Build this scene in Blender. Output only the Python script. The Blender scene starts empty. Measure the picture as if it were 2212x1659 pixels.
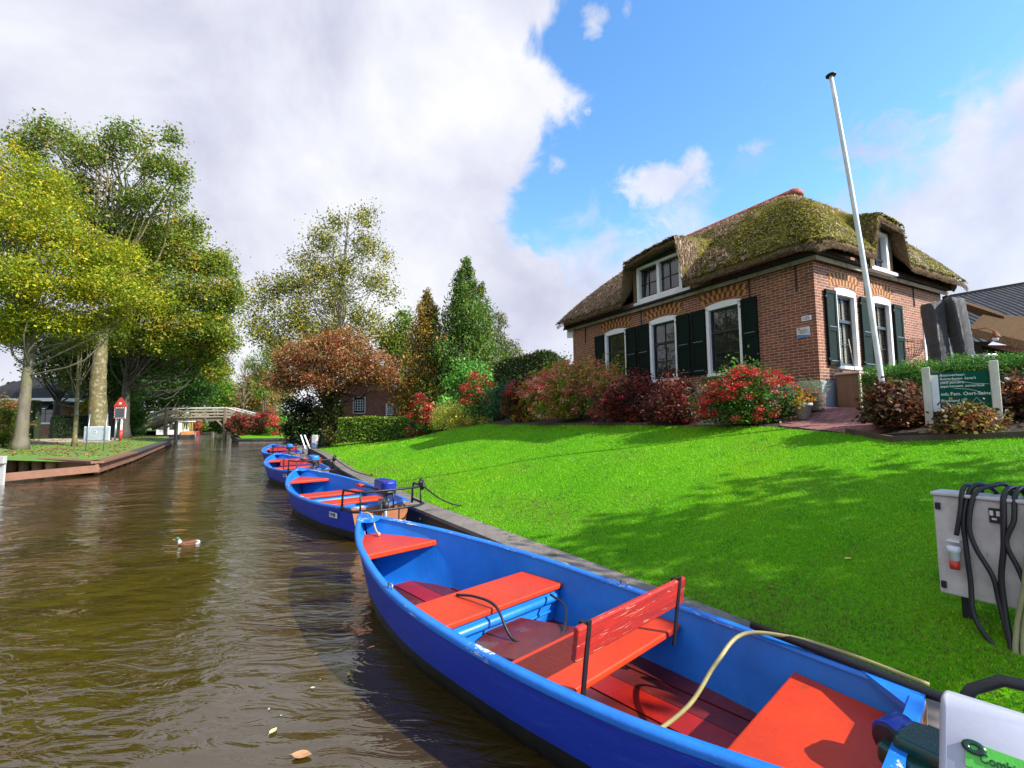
import bpy, bmesh, math, random
import numpy as np
from mathutils import Vector, Matrix
from mathutils.geometry import delaunay_2d_cdt
R = math.radians
random.seed(7); rng = np.random.default_rng(7)
scene = bpy.context.scene
COL = scene.collection

# ------------------------------------------------------------ camera numbers
F = 1004.0; EYE = 1.9; PIT = math.atan(78.5/1004); ROL = 0.010

def ray(px, py):
    u = (px-1106)/F; v = (829.5-py)/F
    c, s = math.cos(ROL), math.sin(ROL)
    u2 = u*c+v*s; v2 = -u*s+v*c
    return np.array([u2, math.cos(PIT)-v2*math.sin(PIT), math.sin(PIT)+v2*math.cos(PIT)])

def at(px, py, Y):
    r = ray(px, py); return r*(Y/r[1]) + np.array([0, 0, EYE])

def atz(px, py, z):
    r = ray(px, py); return r*((z-EYE)/r[2]) + np.array([0, 0, EYE])

# ------------------------------------------------------------ ground shape
EDGE = [(12, -13.4), (0, 5.73), (-2, 8.8), (-5.6, 15.3), (-8.7, 21.6), (-13.2, 30)]
def sdist(x, y):
    best = None
    for (x0, y0), (x1, y1) in zip(EDGE, EDGE[1:]):
        dx, dy = x1-x0, y1-y0; L2 = dx*dx+dy*dy
        t = ((x-x0)*dx+(y-y0)*dy)/L2; t = max(0, min(1, t))
        qx, qy = x0+t*dx, y0+t*dy
        d = math.hypot(x-qx, y-qy)
        sg = 1 if (dx*(y-y0)-dy*(x-x0)) < 0 else -1
        if best is None or d < abs(best): best = d*sg
    return best
def sst(a, b, x):
    t = max(0, min(1, (x-a)/(b-a))); return t*t*(3-2*t)
def gh(x, y):
    s = sdist(x, y)-.42; T = -.532*x+.847*y
    if s < 0: return .36
    q = min(s, 6.0)
    z = .36+.33*q-.011*q*q
    z = min(z, 1.76)
    z += .32*sst(5.3, 6.6, s)
    f = 1-.55*sst(15.5, 27, T)
    z = .36+(z-.36)*f
    z += .012*math.sin(x*1.7+y*.6)*min(1, s)+.01*math.sin(y*2.1-x)*min(1, s)
    return z

# ------------------------------------------------------------ materials
MATS = {}
def newmat(name):
    m = bpy.data.materials.new(name); m.use_nodes = True
    nt = m.node_tree; b = nt.nodes['Principled BSDF']
    MATS[name] = m
    return m, nt, b
def nd(nt, t, **k):
    n = nt.nodes.new(t)
    for a, v in k.items(): setattr(n, a, v)
    return n
def ramp(nt, fac, stops, interp='LINEAR'):
    r = nd(nt, 'ShaderNodeValToRGB'); r.color_ramp.interpolation = interp
    e = r.color_ramp.elements
    while len(e) < len(stops): e.new(.5)
    for i, (p, c) in enumerate(stops):
        e[i].position = p; e[i].color = (*c, 1) if len(c) == 3 else c
    nt.links.new(fac, r.inputs[0]); return r.outputs[0]
def coords(nt, scale=(1, 1, 1), kind='Object'):
    tc = nd(nt, 'ShaderNodeTexCoord'); mp = nd(nt, 'ShaderNodeMapping')
    mp.inputs['Scale'].default_value = scale
    nt.links.new(tc.outputs[kind], mp.inputs[0]); return mp.outputs[0]
def noise(nt, vec, scale, detail=6, rough=.6, dist=0):
    n = nd(nt, 'ShaderNodeTexNoise'); n.inputs['Scale'].default_value = scale
    n.inputs['Detail'].default_value = detail; n.inputs['Roughness'].default_value = rough
    n.inputs['Distortion'].default_value = dist
    if vec is not None: nt.links.new(vec, n.inputs['Vector'])
    return n.outputs['Fac']
def bump(nt, b, h, strength=.3, dist=.02, prev=None):
    bp = nd(nt, 'ShaderNodeBump'); bp.inputs['Strength'].default_value = strength
    bp.inputs['Distance'].default_value = dist
    nt.links.new(h, bp.inputs['Height'])
    if prev is not None: nt.links.new(prev, bp.inputs['Normal'])
    if b is not None: nt.links.new(bp.outputs[0], b.inputs['Normal'])
    return bp.outputs[0]
def math_(nt, op, a, b=None, c=None):
    m = nd(nt, 'ShaderNodeMath', operation=op)
    for i, v in enumerate((a, b, c)):
        if v is None: continue
        if isinstance(v, (int, float)): m.inputs[i].default_value = v
        else: nt.links.new(v, m.inputs[i])
    return m.outputs[0]
def mixc(nt, f, a, b, mode='MIX'):
    m = nd(nt, 'ShaderNodeMix', data_type='RGBA', blend_type=mode)
    for i, v in ((0, f), (6, a), (7, b)):
        if isinstance(v, (int, float)): m.inputs[i].default_value = v
        elif isinstance(v, tuple): m.inputs[i].default_value = (*v, 1)
        else: nt.links.new(v, m.inputs[i])
    return m.outputs[2]

def paint(name, c1, c2=None, rough=.45, sc=3, bs=.15, spec=.5, chips=None, bd=.01, metal=0, sheen=0, stretch=(1, 1, 1), coat=0):
    """painted / plain surface with soft colour variation, tiny bumps and optional chips"""
    m, nt, b = newmat(name); v = coords(nt, stretch)
    c2 = c2 or tuple(x*.72 for x in c1)
    n = noise(nt, v, sc, 8, .65)
    col = ramp(nt, n, [(.3, c2), (.68, c1)])
    n2 = noise(nt, v, sc*14, 4, .6)
    if chips:
        k = ramp(nt, noise(nt, v, chips[1], 5, .7, .6), [(chips[2], (0, 0, 0)), (chips[2]+.03, (1, 1, 1))])
        col = mixc(nt, k, col, chips[0])
    nt.links.new(col, b.inputs['Base Color'])
    rr = ramp(nt, n2, [(.3, (rough*.75,)*3), (.75, (min(1, rough*1.3),)*3)])
    nt.links.new(rr, b.inputs['Roughness'])
    b.inputs['Metallic'].default_value = metal
    b.inputs['Specular IOR Level'].default_value = spec
    b.inputs['Coat Weight'].default_value = coat
    bump(nt, b, n2, bs, bd)
    return m

def wood(name, c1, c2, rough=.75, axis='x', plank=None, grain=18, moss=None):
    m, nt, b = newmat(name)
    st = {'x': (.12, 1, 1), 'y': (1, .12, 1), 'z': (1, 1, .12)}[axis]
    v = coords(nt, st)
    n = noise(nt, v, grain, 8, .7, .5); big = noise(nt, coords(nt), 1.7, 4, .6)
    col = mixc(nt, .5, ramp(nt, n, [(.3, c2), (.7, c1)]), ramp(nt, big, [(.3, c2), (.7, c1)]))
    if moss:
        k = ramp(nt, noise(nt, coords(nt), 4, 8, .7), [(.52, (0, 0, 0)), (.62, (1, 1, 1))])
        col = mixc(nt, k, col, moss)
    nt.links.new(col, b.inputs['Base Color']); b.inputs['Roughness'].default_value = rough
    bump(nt, b, n, .35, .01)
    return m

def leafmat(name='leaf_surface', trans=.42, rough=.5):
    m, nt, b = newmat(name)
    a = nd(nt, 'ShaderNodeAttribute', attribute_name='Col')
    nt.links.new(a.outputs['Color'], b.inputs['Base Color']); b.inputs['Roughness'].default_value = rough
    b.inputs['Specular IOR Level'].default_value = .35
    t = nd(nt, 'ShaderNodeBsdfTranslucent'); nt.links.new(a.outputs['Color'], t.inputs[0])
    mx = nd(nt, 'ShaderNodeMixShader'); mx.inputs[0].default_value = trans
    out = nt.nodes['Material Output']
    nt.links.new(b.outputs[0], mx.inputs[1]); nt.links.new(t.outputs[0], mx.inputs[2]); nt.links.new(mx.outputs[0], out.inputs[0])
    return m

def brickmat(name, c1, c2, mortar, bw=.21, bh=.052, ms=.010, dark=1):
    m, nt, b = newmat(name)
    tc = nd(nt, 'ShaderNodeTexCoord'); sp = nd(nt, 'ShaderNodeSeparateXYZ'); nt.links.new(tc.outputs['Object'], sp.inputs[0])
    cb = nd(nt, 'ShaderNodeCombineXYZ')
    nt.links.new(math_(nt, 'ADD', sp.outputs[0], sp.outputs[1]), cb.inputs[0]); nt.links.new(sp.outputs[2], cb.inputs[1])
    # slight wobble of the courses
    wn = nd(nt, 'ShaderNodeTexNoise'); wn.inputs['Scale'].default_value = 3; nt.links.new(cb.outputs[0], wn.inputs['Vector'])
    va = nd(nt, 'ShaderNodeVectorMath', operation='MULTIPLY_ADD'); nt.links.new(wn.outputs['Color'], va.inputs[0])
    va.inputs[1].default_value = (.02, .012, 0); nt.links.new(cb.outputs[0], va.inputs[2])
    br = nd(nt, 'ShaderNodeTexBrick'); nt.links.new(va.outputs[0], br.inputs['Vector'])
    br.inputs['Scale'].default_value = 1; br.inputs['Brick Width'].default_value = bw; br.inputs['Row Height'].default_value = bh+ms
    br.inputs['Mortar Size'].default_value = ms*.48; br.inputs['Mortar Smooth'].default_value = .25
    br.inputs['Color1'].default_value = (*c1, 1); br.inputs['Color2'].default_value = (*c2, 1); br.inputs['Mortar'].default_value = (*mortar, 1)
    br.offset = .5; br.inputs['Bias'].default_value = 0
    n = noise(nt, cb.outputs[0], 9, 8, .7)
    col = mixc(nt, .55, br.outputs['Color'], ramp(nt, n, [(.3, (.35,)*3), (.7, (1.25,)*3)]), 'MULTIPLY')
    st = noise(nt, cb.outputs[0], .8, 6, .65)
    col = mixc(nt, ramp(nt, st, [(.5, (0,)*3), (.75, (.45,)*3)]), col, tuple(x*.5 for x in c2))
    nt.links.new(col, b.inputs['Base Color']); b.inputs['Roughness'].default_value = .85
    h = math_(nt, 'SUBTRACT', math_(nt, 'MULTIPLY', n, .4), br.outputs['Fac'])
    bump(nt, b, h, .6, .008)
    return m

def glassmat(name, tint=(.02, .025, .03), mix=.5):
    m, nt, b = newmat(name)
    b.inputs['Base Color'].default_value = (*tint, 1); b.inputs['Roughness'].default_value = .03
    b.inputs['Specular IOR Level'].default_value = 1.0; b.inputs['IOR'].default_value = 1.7
    t = nd(nt, 'ShaderNodeBsdfTransparent'); mx = nd(nt, 'ShaderNodeMixShader'); mx.inputs[0].default_value = mix
    out = nt.nodes['Material Output']
    nt.links.new(b.outputs[0], mx.inputs[1]); nt.links.new(t.outputs[0], mx.inputs[2]); nt.links.new(mx.outputs[0], out.inputs[0])
    v = coords(nt); bump(nt, b, noise(nt, v, 2.5, 2), .06, .05)
    return m

M = MATS
leafmat()
leafmat('blossom_petals', .25, .55)
paint('white_paint', (.82, .84, .86), (.68, .70, .73), .4, 2, .1)
paint('shutter_green', (.004, .014, .010), (.003, .009, .007), .6, 2, .15, spec=.1)
paint('sash_paint', (.006, .009, .008), (.004, .005, .005), .35)
paint('black_iron', (.012, .012, .014), (.006, .006, .008), .5, 6, .2)
paint('black_rubber', (.012, .013, .016), (.008, .008, .009), .42, 6, .2)
paint('pole_white', (.75, .78, .80), (.5, .54, .58), .35, 5, .1)
paint('grey_metal', (.60, .62, .66), (.48, .50, .54), .5, 4, .12)
paint('galvanised', (.35, .38, .40), (.22, .25, .28), .4, 6, .1, metal=.7)
paint('box_grey', (.62, .61, .59), (.38, .37, .35), .55, 5, .2, chips=((.16, .15, .12), 6, .66))
paint('box_white', (.72, .75, .80), (.6, .63, .68), .4, 3, .1)
paint('red_plastic', (.60, .045, .03), (.4, .03, .02), .4)
paint('orange_paint', (.42, .18, .04), (.3, .12, .03), .5)
paint('yellow_paint', (.62, .42, .12), (.45, .3, .08), .5)
paint('plinth_grey', (.36, .42, .52), (.22, .27, .34), .8, 2, .3)
paint('seat_red', (.56, .044, .006), (.42, .030, .006), .42, 2.2, .14, spec=.35, chips=((.30, .045, .018), 7, .66))
paint('seat_edge', (.80, .35, .10), (.7, .2, .05), .4)
paint('back_red', (.46, .018, .008), (.22, .012, .010), .55, 5, .3, chips=((.42, .26, .15), 9, .60), stretch=(3, .5, 6))
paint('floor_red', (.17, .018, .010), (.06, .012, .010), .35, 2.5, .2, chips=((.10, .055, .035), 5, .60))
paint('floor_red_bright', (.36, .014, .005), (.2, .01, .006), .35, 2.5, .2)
paint('cowl_white', (.42, .43, .50), (.34, .35, .42), .3, 2, .05)
paint('cowl_blue', (.012, .035, .36), (.008, .02, .2), .25, 3, .05)
paint('cowl_bright_blue', (.02, .20, .62), (.015, .12, .45), .3, 3, .05)
paint('dark_green_plastic', (.006, .05, .03), (.004, .03, .02), .25, 4, .1)
paint('transom_brown', (.36, .13, .05), (.2, .07, .03), .5, 5, .2)
paint('sticker_green', (.10, .55, .06), (.07, .42, .05), .4, 6)
paint('plate_white', (.70, .72, .72), (.5, .5, .5), .5, 9)
paint('letter_dark', (.02, .02, .03))
paint('plate_blue', (.02, .25, .62), (.015, .2, .55), .4)
paint('sign_green', (.004, .085, .055), (.003, .065, .04), .7, 3, .05, spec=.12)
paint('sign_letters', (.9, .95, .9), (.8, .85, .8), .5)
paint('sign_post_white', (.72, .70, .62), (.42, .40, .34), .7, 6, .4, stretch=(1, 1, .3))
paint('fabric_grey', (.10, .095, .10), (.05, .048, .052), .38, 9, .8, bd=.05, stretch=(1, 1, 3))
paint('arch_yellow', (.48, .24, .06), (.36, .18, .05), .85, 9, .4)
paint('arch_red', (.17, .035, .020), (.11, .022, .015), .85, 9, .4)
paint('ridge_tile', (.34, .085, .04), (.20, .05, .03), .7, 5, .3)
paint('terracotta_grey', (.38, .42, .42), (.3, .33, .33), .7, 5)
paint('rope_tan', (.60, .42, .22), (.42, .28, .14), .85, 60, .6)
paint('cable_yellow', (.42, .35, .13), (.25, .21, .08), .5, 8, .2)
paint('hose_olive', (.30, .31, .15), (.2, .2, .1), .45, 8, .2)
paint('rust', (.22, .07, .02), (.12, .04, .015), .8, 20, .4)
paint('render_cream', (.62, .52, .40), (.5, .42, .32), .8)
paint('canvas_blue', (.02, .05, .35), (.015, .03, .2), .6)
paint('dark_interior', (.02, .02, .018), (.012, .012, .01), .9)
paint('blind_cream', (.75, .66, .42), (.65, .56, .36), .6)
paint('curtain_grey', (.35, .34, .33), (.25, .24, .24), .9, 3, .3, stretch=(6, 6, .5))
paint('duck_brown', (.20, .07, .03), (.09, .04, .02), .6, 14)
paint('duck_dark', (.02, .02, .02)); paint('duck_green', (.03, .16, .06), (.02, .1, .05), .3)
paint('duck_white', (.5, .48, .46), (.36, .34, .33), .6, 14)
paint('book_tan', (.55, .28, .10), (.4, .18, .08), .6, 30)
paint('bed_timber', (.09, .06, .035), (.045, .032, .02), .85, 5, .5)
wood('wood_weathered', (.36, .31, .24), (.17, .14, .11), axis='x', moss=(.12, .12, .05))
wood('bridge_wood', (.50, .44, .34), (.24, .20, .15), axis='x')
wood('bridge_post_wood', (.34, .24, .15), (.15, .11, .08), axis='z')
paint('rail_white', (.85, .85, .80), (.65, .65, .60), .5, 3, .15)
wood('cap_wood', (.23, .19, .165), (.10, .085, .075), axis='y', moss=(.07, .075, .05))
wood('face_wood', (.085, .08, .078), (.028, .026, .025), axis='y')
wood('red_timber', (.26, .12, .065), (.11, .05, .032), axis='y')
wood('orange_pile', (.40, .22, .09), (.22, .11, .05), axis='z')
wood('grey_board', (.46, .45, .42), (.26, .25, .24), axis='z')
wood('shelf_wood', (.26, .15, .08), (.10, .055, .03), axis='z')
wood('shelf_pale', (.62, .54, .42), (.4, .33, .25), axis='z')
wood('wicker', (.36, .28, .20), (.10, .075, .05), axis='x', grain=60)
wood('bark_pale', (.19, .155, .11), (.06, .05, .038), axis='z', grain=9, moss=(.12, .13, .04))
wood('bark_mossy', (.17, .135, .045), (.06, .05, .02), axis='z', grain=8, moss=(.26, .23, .15))
wood('bark_dark', (.06, .05, .035), (.025, .02, .015), axis='z', grain=8)
wood('bark_birch', (.42, .38, .33), (.14, .11, .09), axis='z', grain=6)
brickmat('brick_brown', (.30, .098, .045), (.16, .055, .032), (.62, .49, .37))
brickmat('brick_rosy', (.36, .13, .07), (.22, .08, .05), (.45, .34, .26))
brickmat('brick_far', (.36, .13, .07), (.22, .08, .05), (.45, .34, .26))
glassmat('window_glass'); glassmat('window_glass_dark', (.01, .012, .015), .15); glassmat('window_glass_clear', (.02, .02, .02), .82)

def specials():
    # lawn soil/grass under-surface
    m, nt, b = newmat('lawn_turf'); v = coords(nt)
    n1 = noise(nt, v, .9, 6, .6); n2 = noise(nt, v, 28, 6, .75); n3 = noise(nt, v, 3.2, 5, .7)
    c = ramp(nt, n2, [(.25, (.03, .13, .002)), (.5, (.09, .30, .003)), (.78, (.17, .45, .006))])
    c = mixc(nt, ramp(nt, n1, [(.42, (0,)*3), (.7, (.35,)*3)]), c, (.13, .34, .01))
    c = mixc(nt, ramp(nt, n3, [(.66, (0,)*3), (.80, (.7,)*3)]), c, (.12, .13, .03))
    nt.links.new(c, b.inputs['Base Color']); b.inputs['Roughness'].default_value = .9
    b.inputs['Specular IOR Level'].default_value = .1
    bump(nt, b, n2, .8, .03)
    # rough grass
    m, nt, b = newmat('bank_grass'); v = coords(nt)
    n1 = noise(nt, v, .6, 6, .65); n2 = noise(nt, v, 9, 6, .75)
    c = ramp(nt, n2, [(.3, (.03, .10, .006)), (.55, (.10, .25, .012)), (.8, (.22, .36, .025))])
    c = mixc(nt, ramp(nt, n1, [(.46, (0,)*3), (.60, (.85,)*3)]), c, (.17, .12, .06))
    nt.links.new(c, b.inputs['Base Color']); b.inputs['Roughness'].default_value = .95; bump(nt, b, n2, .8, .06)
    # soil
    m, nt, b = newmat('garden_soil'); v = coords(nt); n2 = noise(nt, v, 12, 8, .75)
    nt.links.new(ramp(nt, n2, [(.3, (.012, .008, .005)), (.75, (.06, .04, .024))]), b.inputs['Base Color'])
    b.inputs['Roughness'].default_value = .95; bump(nt, b, n2, .9, .04)
    # gravel path
    m, nt, b = newmat('sandy_path'); v = coords(nt); n2 = noise(nt, v, 10, 8, .7)
    nt.links.new(ramp(nt, n2, [(.3, (.24, .20, .16)), (.75, (.40, .34, .28))]), b.inputs['Base Color'])
    b.inputs['Roughness'].default_value = .95; bump(nt, b, n2, .5, .02)
    # clay paver path
    m, nt, b = newmat('clay_pavers'); tc = coords(nt)
    br = nd(nt, 'ShaderNodeTexBrick'); nt.links.new(tc, br.inputs['Vector']); br.inputs['Scale'].default_value = 1
    br.inputs['Brick Width'].default_value = .2; br.inputs['Row Height'].default_value = .1; br.inputs['Mortar Size'].default_value = .008
    br.inputs['Color1'].default_value = (.34, .14, .12, 1); br.inputs['Color2'].default_value = (.22, .085, .075, 1); br.inputs['Mortar'].default_value = (.05, .035, .03, 1)
    n = noise(nt, tc, 6, 7, .7)
    nt.links.new(mixc(nt, .5, br.outputs['Color'], ramp(nt, n, [(.3, (.5,)*3), (.7, (1.3,)*3)]), 'MULTIPLY'), b.inputs['Base Color'])
    b.inputs['Roughness'].default_value = .8; bump(nt, b, math_(nt, 'SUBTRACT', n, br.outputs['Fac']), .5, .01)
    # canal water
    m, nt, b = newmat('canal_water')
    tc = nd(nt, 'ShaderNodeTexCoord')
    def wv(sx, sy, rot, sc, det, dist, rough=.5):
        mp = nd(nt, 'ShaderNodeMapping'); mp.inputs['Scale'].default_value = (sx, sy, 1); mp.inputs['Rotation'].default_value = (0, 0, rot)
        nt.links.new(tc.outputs['Object'], mp.inputs[0]); return noise(nt, mp.outputs[0], sc, det, rough, dist), mp
    a, _ = wv(.5, 1, .25, 1.6, 2, .6)
    c_, _ = wv(.35, 1, .12, 6.5, 3, 1.4)
    d_, _ = wv(.6, 1, -.3, 20, 2, .6)
    # calm and choppy patches
    pm, _ = wv(.5, .5, 0, .55, 3, .4)
    patch = ramp(nt, pm, [(.40, (.22,)*3), (.60, (1,)*3)])
    h = math_(nt, 'ADD', math_(nt, 'MULTIPLY', a, 1.0), math_(nt, 'MULTIPLY', math_(nt, 'MULTIPLY', c_, .62), patch))
    h = math_(nt, 'ADD', h, math_(nt, 'MULTIPLY', math_(nt, 'MULTIPLY', d_, .10), patch))
    b.inputs['Base Color'].default_value = (.042, .026, .0035, 1)
    b.inputs['Roughness'].default_value = .03; b.inputs['IOR'].default_value = 1.65
    b.inputs['Specular IOR Level'].default_value = .9
    bump(nt, b, h, .45, .13)
    # boat hull outside : royal blue with scuffs, black below
    for nm, top in (('hull_outside', (.006, .045, .50)),):
        m, nt, b = newmat(nm); tc = nd(nt, 'ShaderNodeTexCoord'); sp = nd(nt, 'ShaderNodeSeparateXYZ'); nt.links.new(tc.outputs['Object'], sp.inputs[0])
        v = coords(nt, (.5, .5, 3))
        n = noise(nt, v, 3, 8, .7); col = ramp(nt, n, [(.3, (.004, .026, .36)), (.7, top)])
        sc = ramp(nt, noise(nt, coords(nt, (.6, .6, 5)), 9, 8, .8, .3), [(.55, (0,)*3), (.72, (.5,)*3)])
        col = mixc(nt, sc, col, (.06, .17, .55))
        zz = math_(nt, 'ADD', sp.outputs[2], math_(nt, 'MULTIPLY', math_(nt, 'SUBTRACT', noise(nt, coords(nt, (.7, .7, .7)), 3, 4), .5), .03))
        edge = math_(nt, 'MULTIPLY_ADD', math_(nt, 'POWER', math_(nt, 'MAXIMUM', math_(nt, 'SUBTRACT', sp.outputs[0], 2.2), 0), 1.6), .03, .16)
        k = math_(nt, 'LESS_THAN', zz, edge)
        col = mixc(nt, k, col, (.006, .007, .008))
        ck = ramp(nt, noise(nt, coords(nt, (.35, .35, 4)), 6, 9, .85, .4), [(.655, (0,)*3), (.675, (.8,)*3)])
        col = mixc(nt, ck, col, (.22, .32, .55))
        nt.links.new(col, b.inputs['Base Color']); b.inputs['Roughness'].default_value = .42
        bump(nt, b, noise(nt, v, 20, 5, .7), .25, .01)
    m, nt, b = newmat('hull_inside'); v = coords(nt); n = noise(nt, v, 2.4, 8, .7)
    col = ramp(nt, n, [(.25, (.006, .12, .46)), (.7, (.012, .20, .66))])
    col = mixc(nt, ramp(nt, noise(nt, v, 30, 6, .8), [(.64, (0,)*3), (.76, (.5,)*3)]), col, (.01, .07, .26))
    col = mixc(nt, ramp(nt, noise(nt, coords(nt, (1, 1, .5)), 4, 9, .75, .8), [(.60, (0,)*3), (.74, (.45,)*3)]), col, (.05, .10, .20))
    nt.links.new(col, b.inputs['Base Color']); b.inputs['Roughness'].default_value = .4; bump(nt, b, noise(nt, v, 22, 6), .2, .01)
    m, nt, b = newmat('gunwale_blue'); v = coords(nt); n = noise(nt, v, 5, 8, .7)
    col = ramp(nt, n, [(.25, (.006, .12, .50)), (.7, (.012, .19, .66))])
    k = ramp(nt, noise(nt, coords(nt, (.45, .45, 3)), 5.5, 9, .8, .5), [(.585, (0,)*3), (.61, (1,)*3)])
    col = mixc(nt, k, col, (.62, .64, .66))
    nt.links.new(col, b.inputs['Base Color']); b.inputs['Roughness'].default_value = .4; bump(nt, b, noise(nt, v, 30, 6), .3, .008)
    # thatch
    for tname, mossy in (('thatch', 1), ('thatch_brown', 0)):
     m, nt, b = newmat(tname); tc = nd(nt, 'ShaderNodeTexCoord')
     n = noise(nt, coords(nt, (1, 1, .45)), 26, 8, .8, .6); big = noise(nt, coords(nt), 1.1, 8, .7)
     col = ramp(nt, n, [(.25, (.045, .03, .015)), (.5, (.19, .13, .07)), (.75, (.36, .26, .15))])
     geo = nd(nt, 'ShaderNodeNewGeometry'); sp = nd(nt, 'ShaderNodeSeparateXYZ'); nt.links.new(geo.outputs['Normal'], sp.inputs[0])
     so = nd(nt, 'ShaderNodeSeparateXYZ'); nt.links.new(tc.outputs['Object'], so.inputs[0])
     # moss grows on upward surfaces towards the front end of the house
     k = math_(nt, 'ADD', big, math_(nt, 'MULTIPLY', so.outputs[1], -.055))
     k = ramp(nt, k, [(.18, (0,)*3), (.36, (1,)*3)])
     up = ramp(nt, sp.outputs[2], [(.25, (0,)*3), (.5, (1,)*3)])
     mo = ramp(nt, noise(nt, coords(nt), 34, 6, .8), [(.3, (.04, .045, .008)), (.55, (.17, .155, .014)), (.8, (.38, .32, .04))])
     col = mixc(nt, math_(nt, 'MULTIPLY', math_(nt, 'MULTIPLY', k, up), .85*mossy), col, mo)
     nt.links.new(col if mossy else mixc(nt, 1.0, col, (.55, .47, .40), 'MULTIPLY'), b.inputs['Base Color']); b.inputs['Roughness'].default_value = 1; b.inputs['Specular IOR Level'].default_value = .1
     bump(nt, b, n, 1.0, .06)
    # roof tiles
    for nm, c1, c2 in (('roof_tiles', (.040, .040, .043), (.016, .016, .018)),):
        m, nt, b = newmat(nm)
        tc = nd(nt, 'ShaderNodeTexCoord'); v = tc.outputs['UV']
        n = noise(nt, coords(nt), 3, 7, .7)
        br = nd(nt, 'ShaderNodeTexBrick'); nt.links.new(v, br.inputs['Vector']); br.inputs['Scale'].default_value = 1; br.offset = 0
        br.inputs['Brick Width'].default_value = .22; br.inputs['Row Height'].default_value = .33; br.inputs['Mortar Size'].default_value = .02
        br.inputs['Color1'].default_value = (*c1, 1); br.inputs['Color2'].default_value = (*[x*1.6 for x in c2], 1); br.inputs['Mortar'].default_value = (.006, .006, .008, 1)
        nt.links.new(mixc(nt, .4, br.outputs['Color'], ramp(nt, n, [(.3, (.5,)*3), (.75, (1.6,)*3)]), 'MULTIPLY'), b.inputs['Base Color'])
        b.inputs['Roughness'].default_value = .85; b.inputs['Specular IOR Level'].default_value = .15
        sx = nd(nt, 'ShaderNodeSeparateXYZ'); nt.links.new(v, sx.inputs[0])
        fr = math_(nt, 'FRACT', math_(nt, 'DIVIDE', sx.outputs[1], .33)); wx = math_(nt, 'SINE', math_(nt, 'MULTIPLY', sx.outputs[0], 28.56))
        bump(nt, b, math_(nt, 'ADD', math_(nt, 'SUBTRACT', 1, fr), math_(nt, 'MULTIPLY', wx, .5)), .9, .05)
specials()
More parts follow.
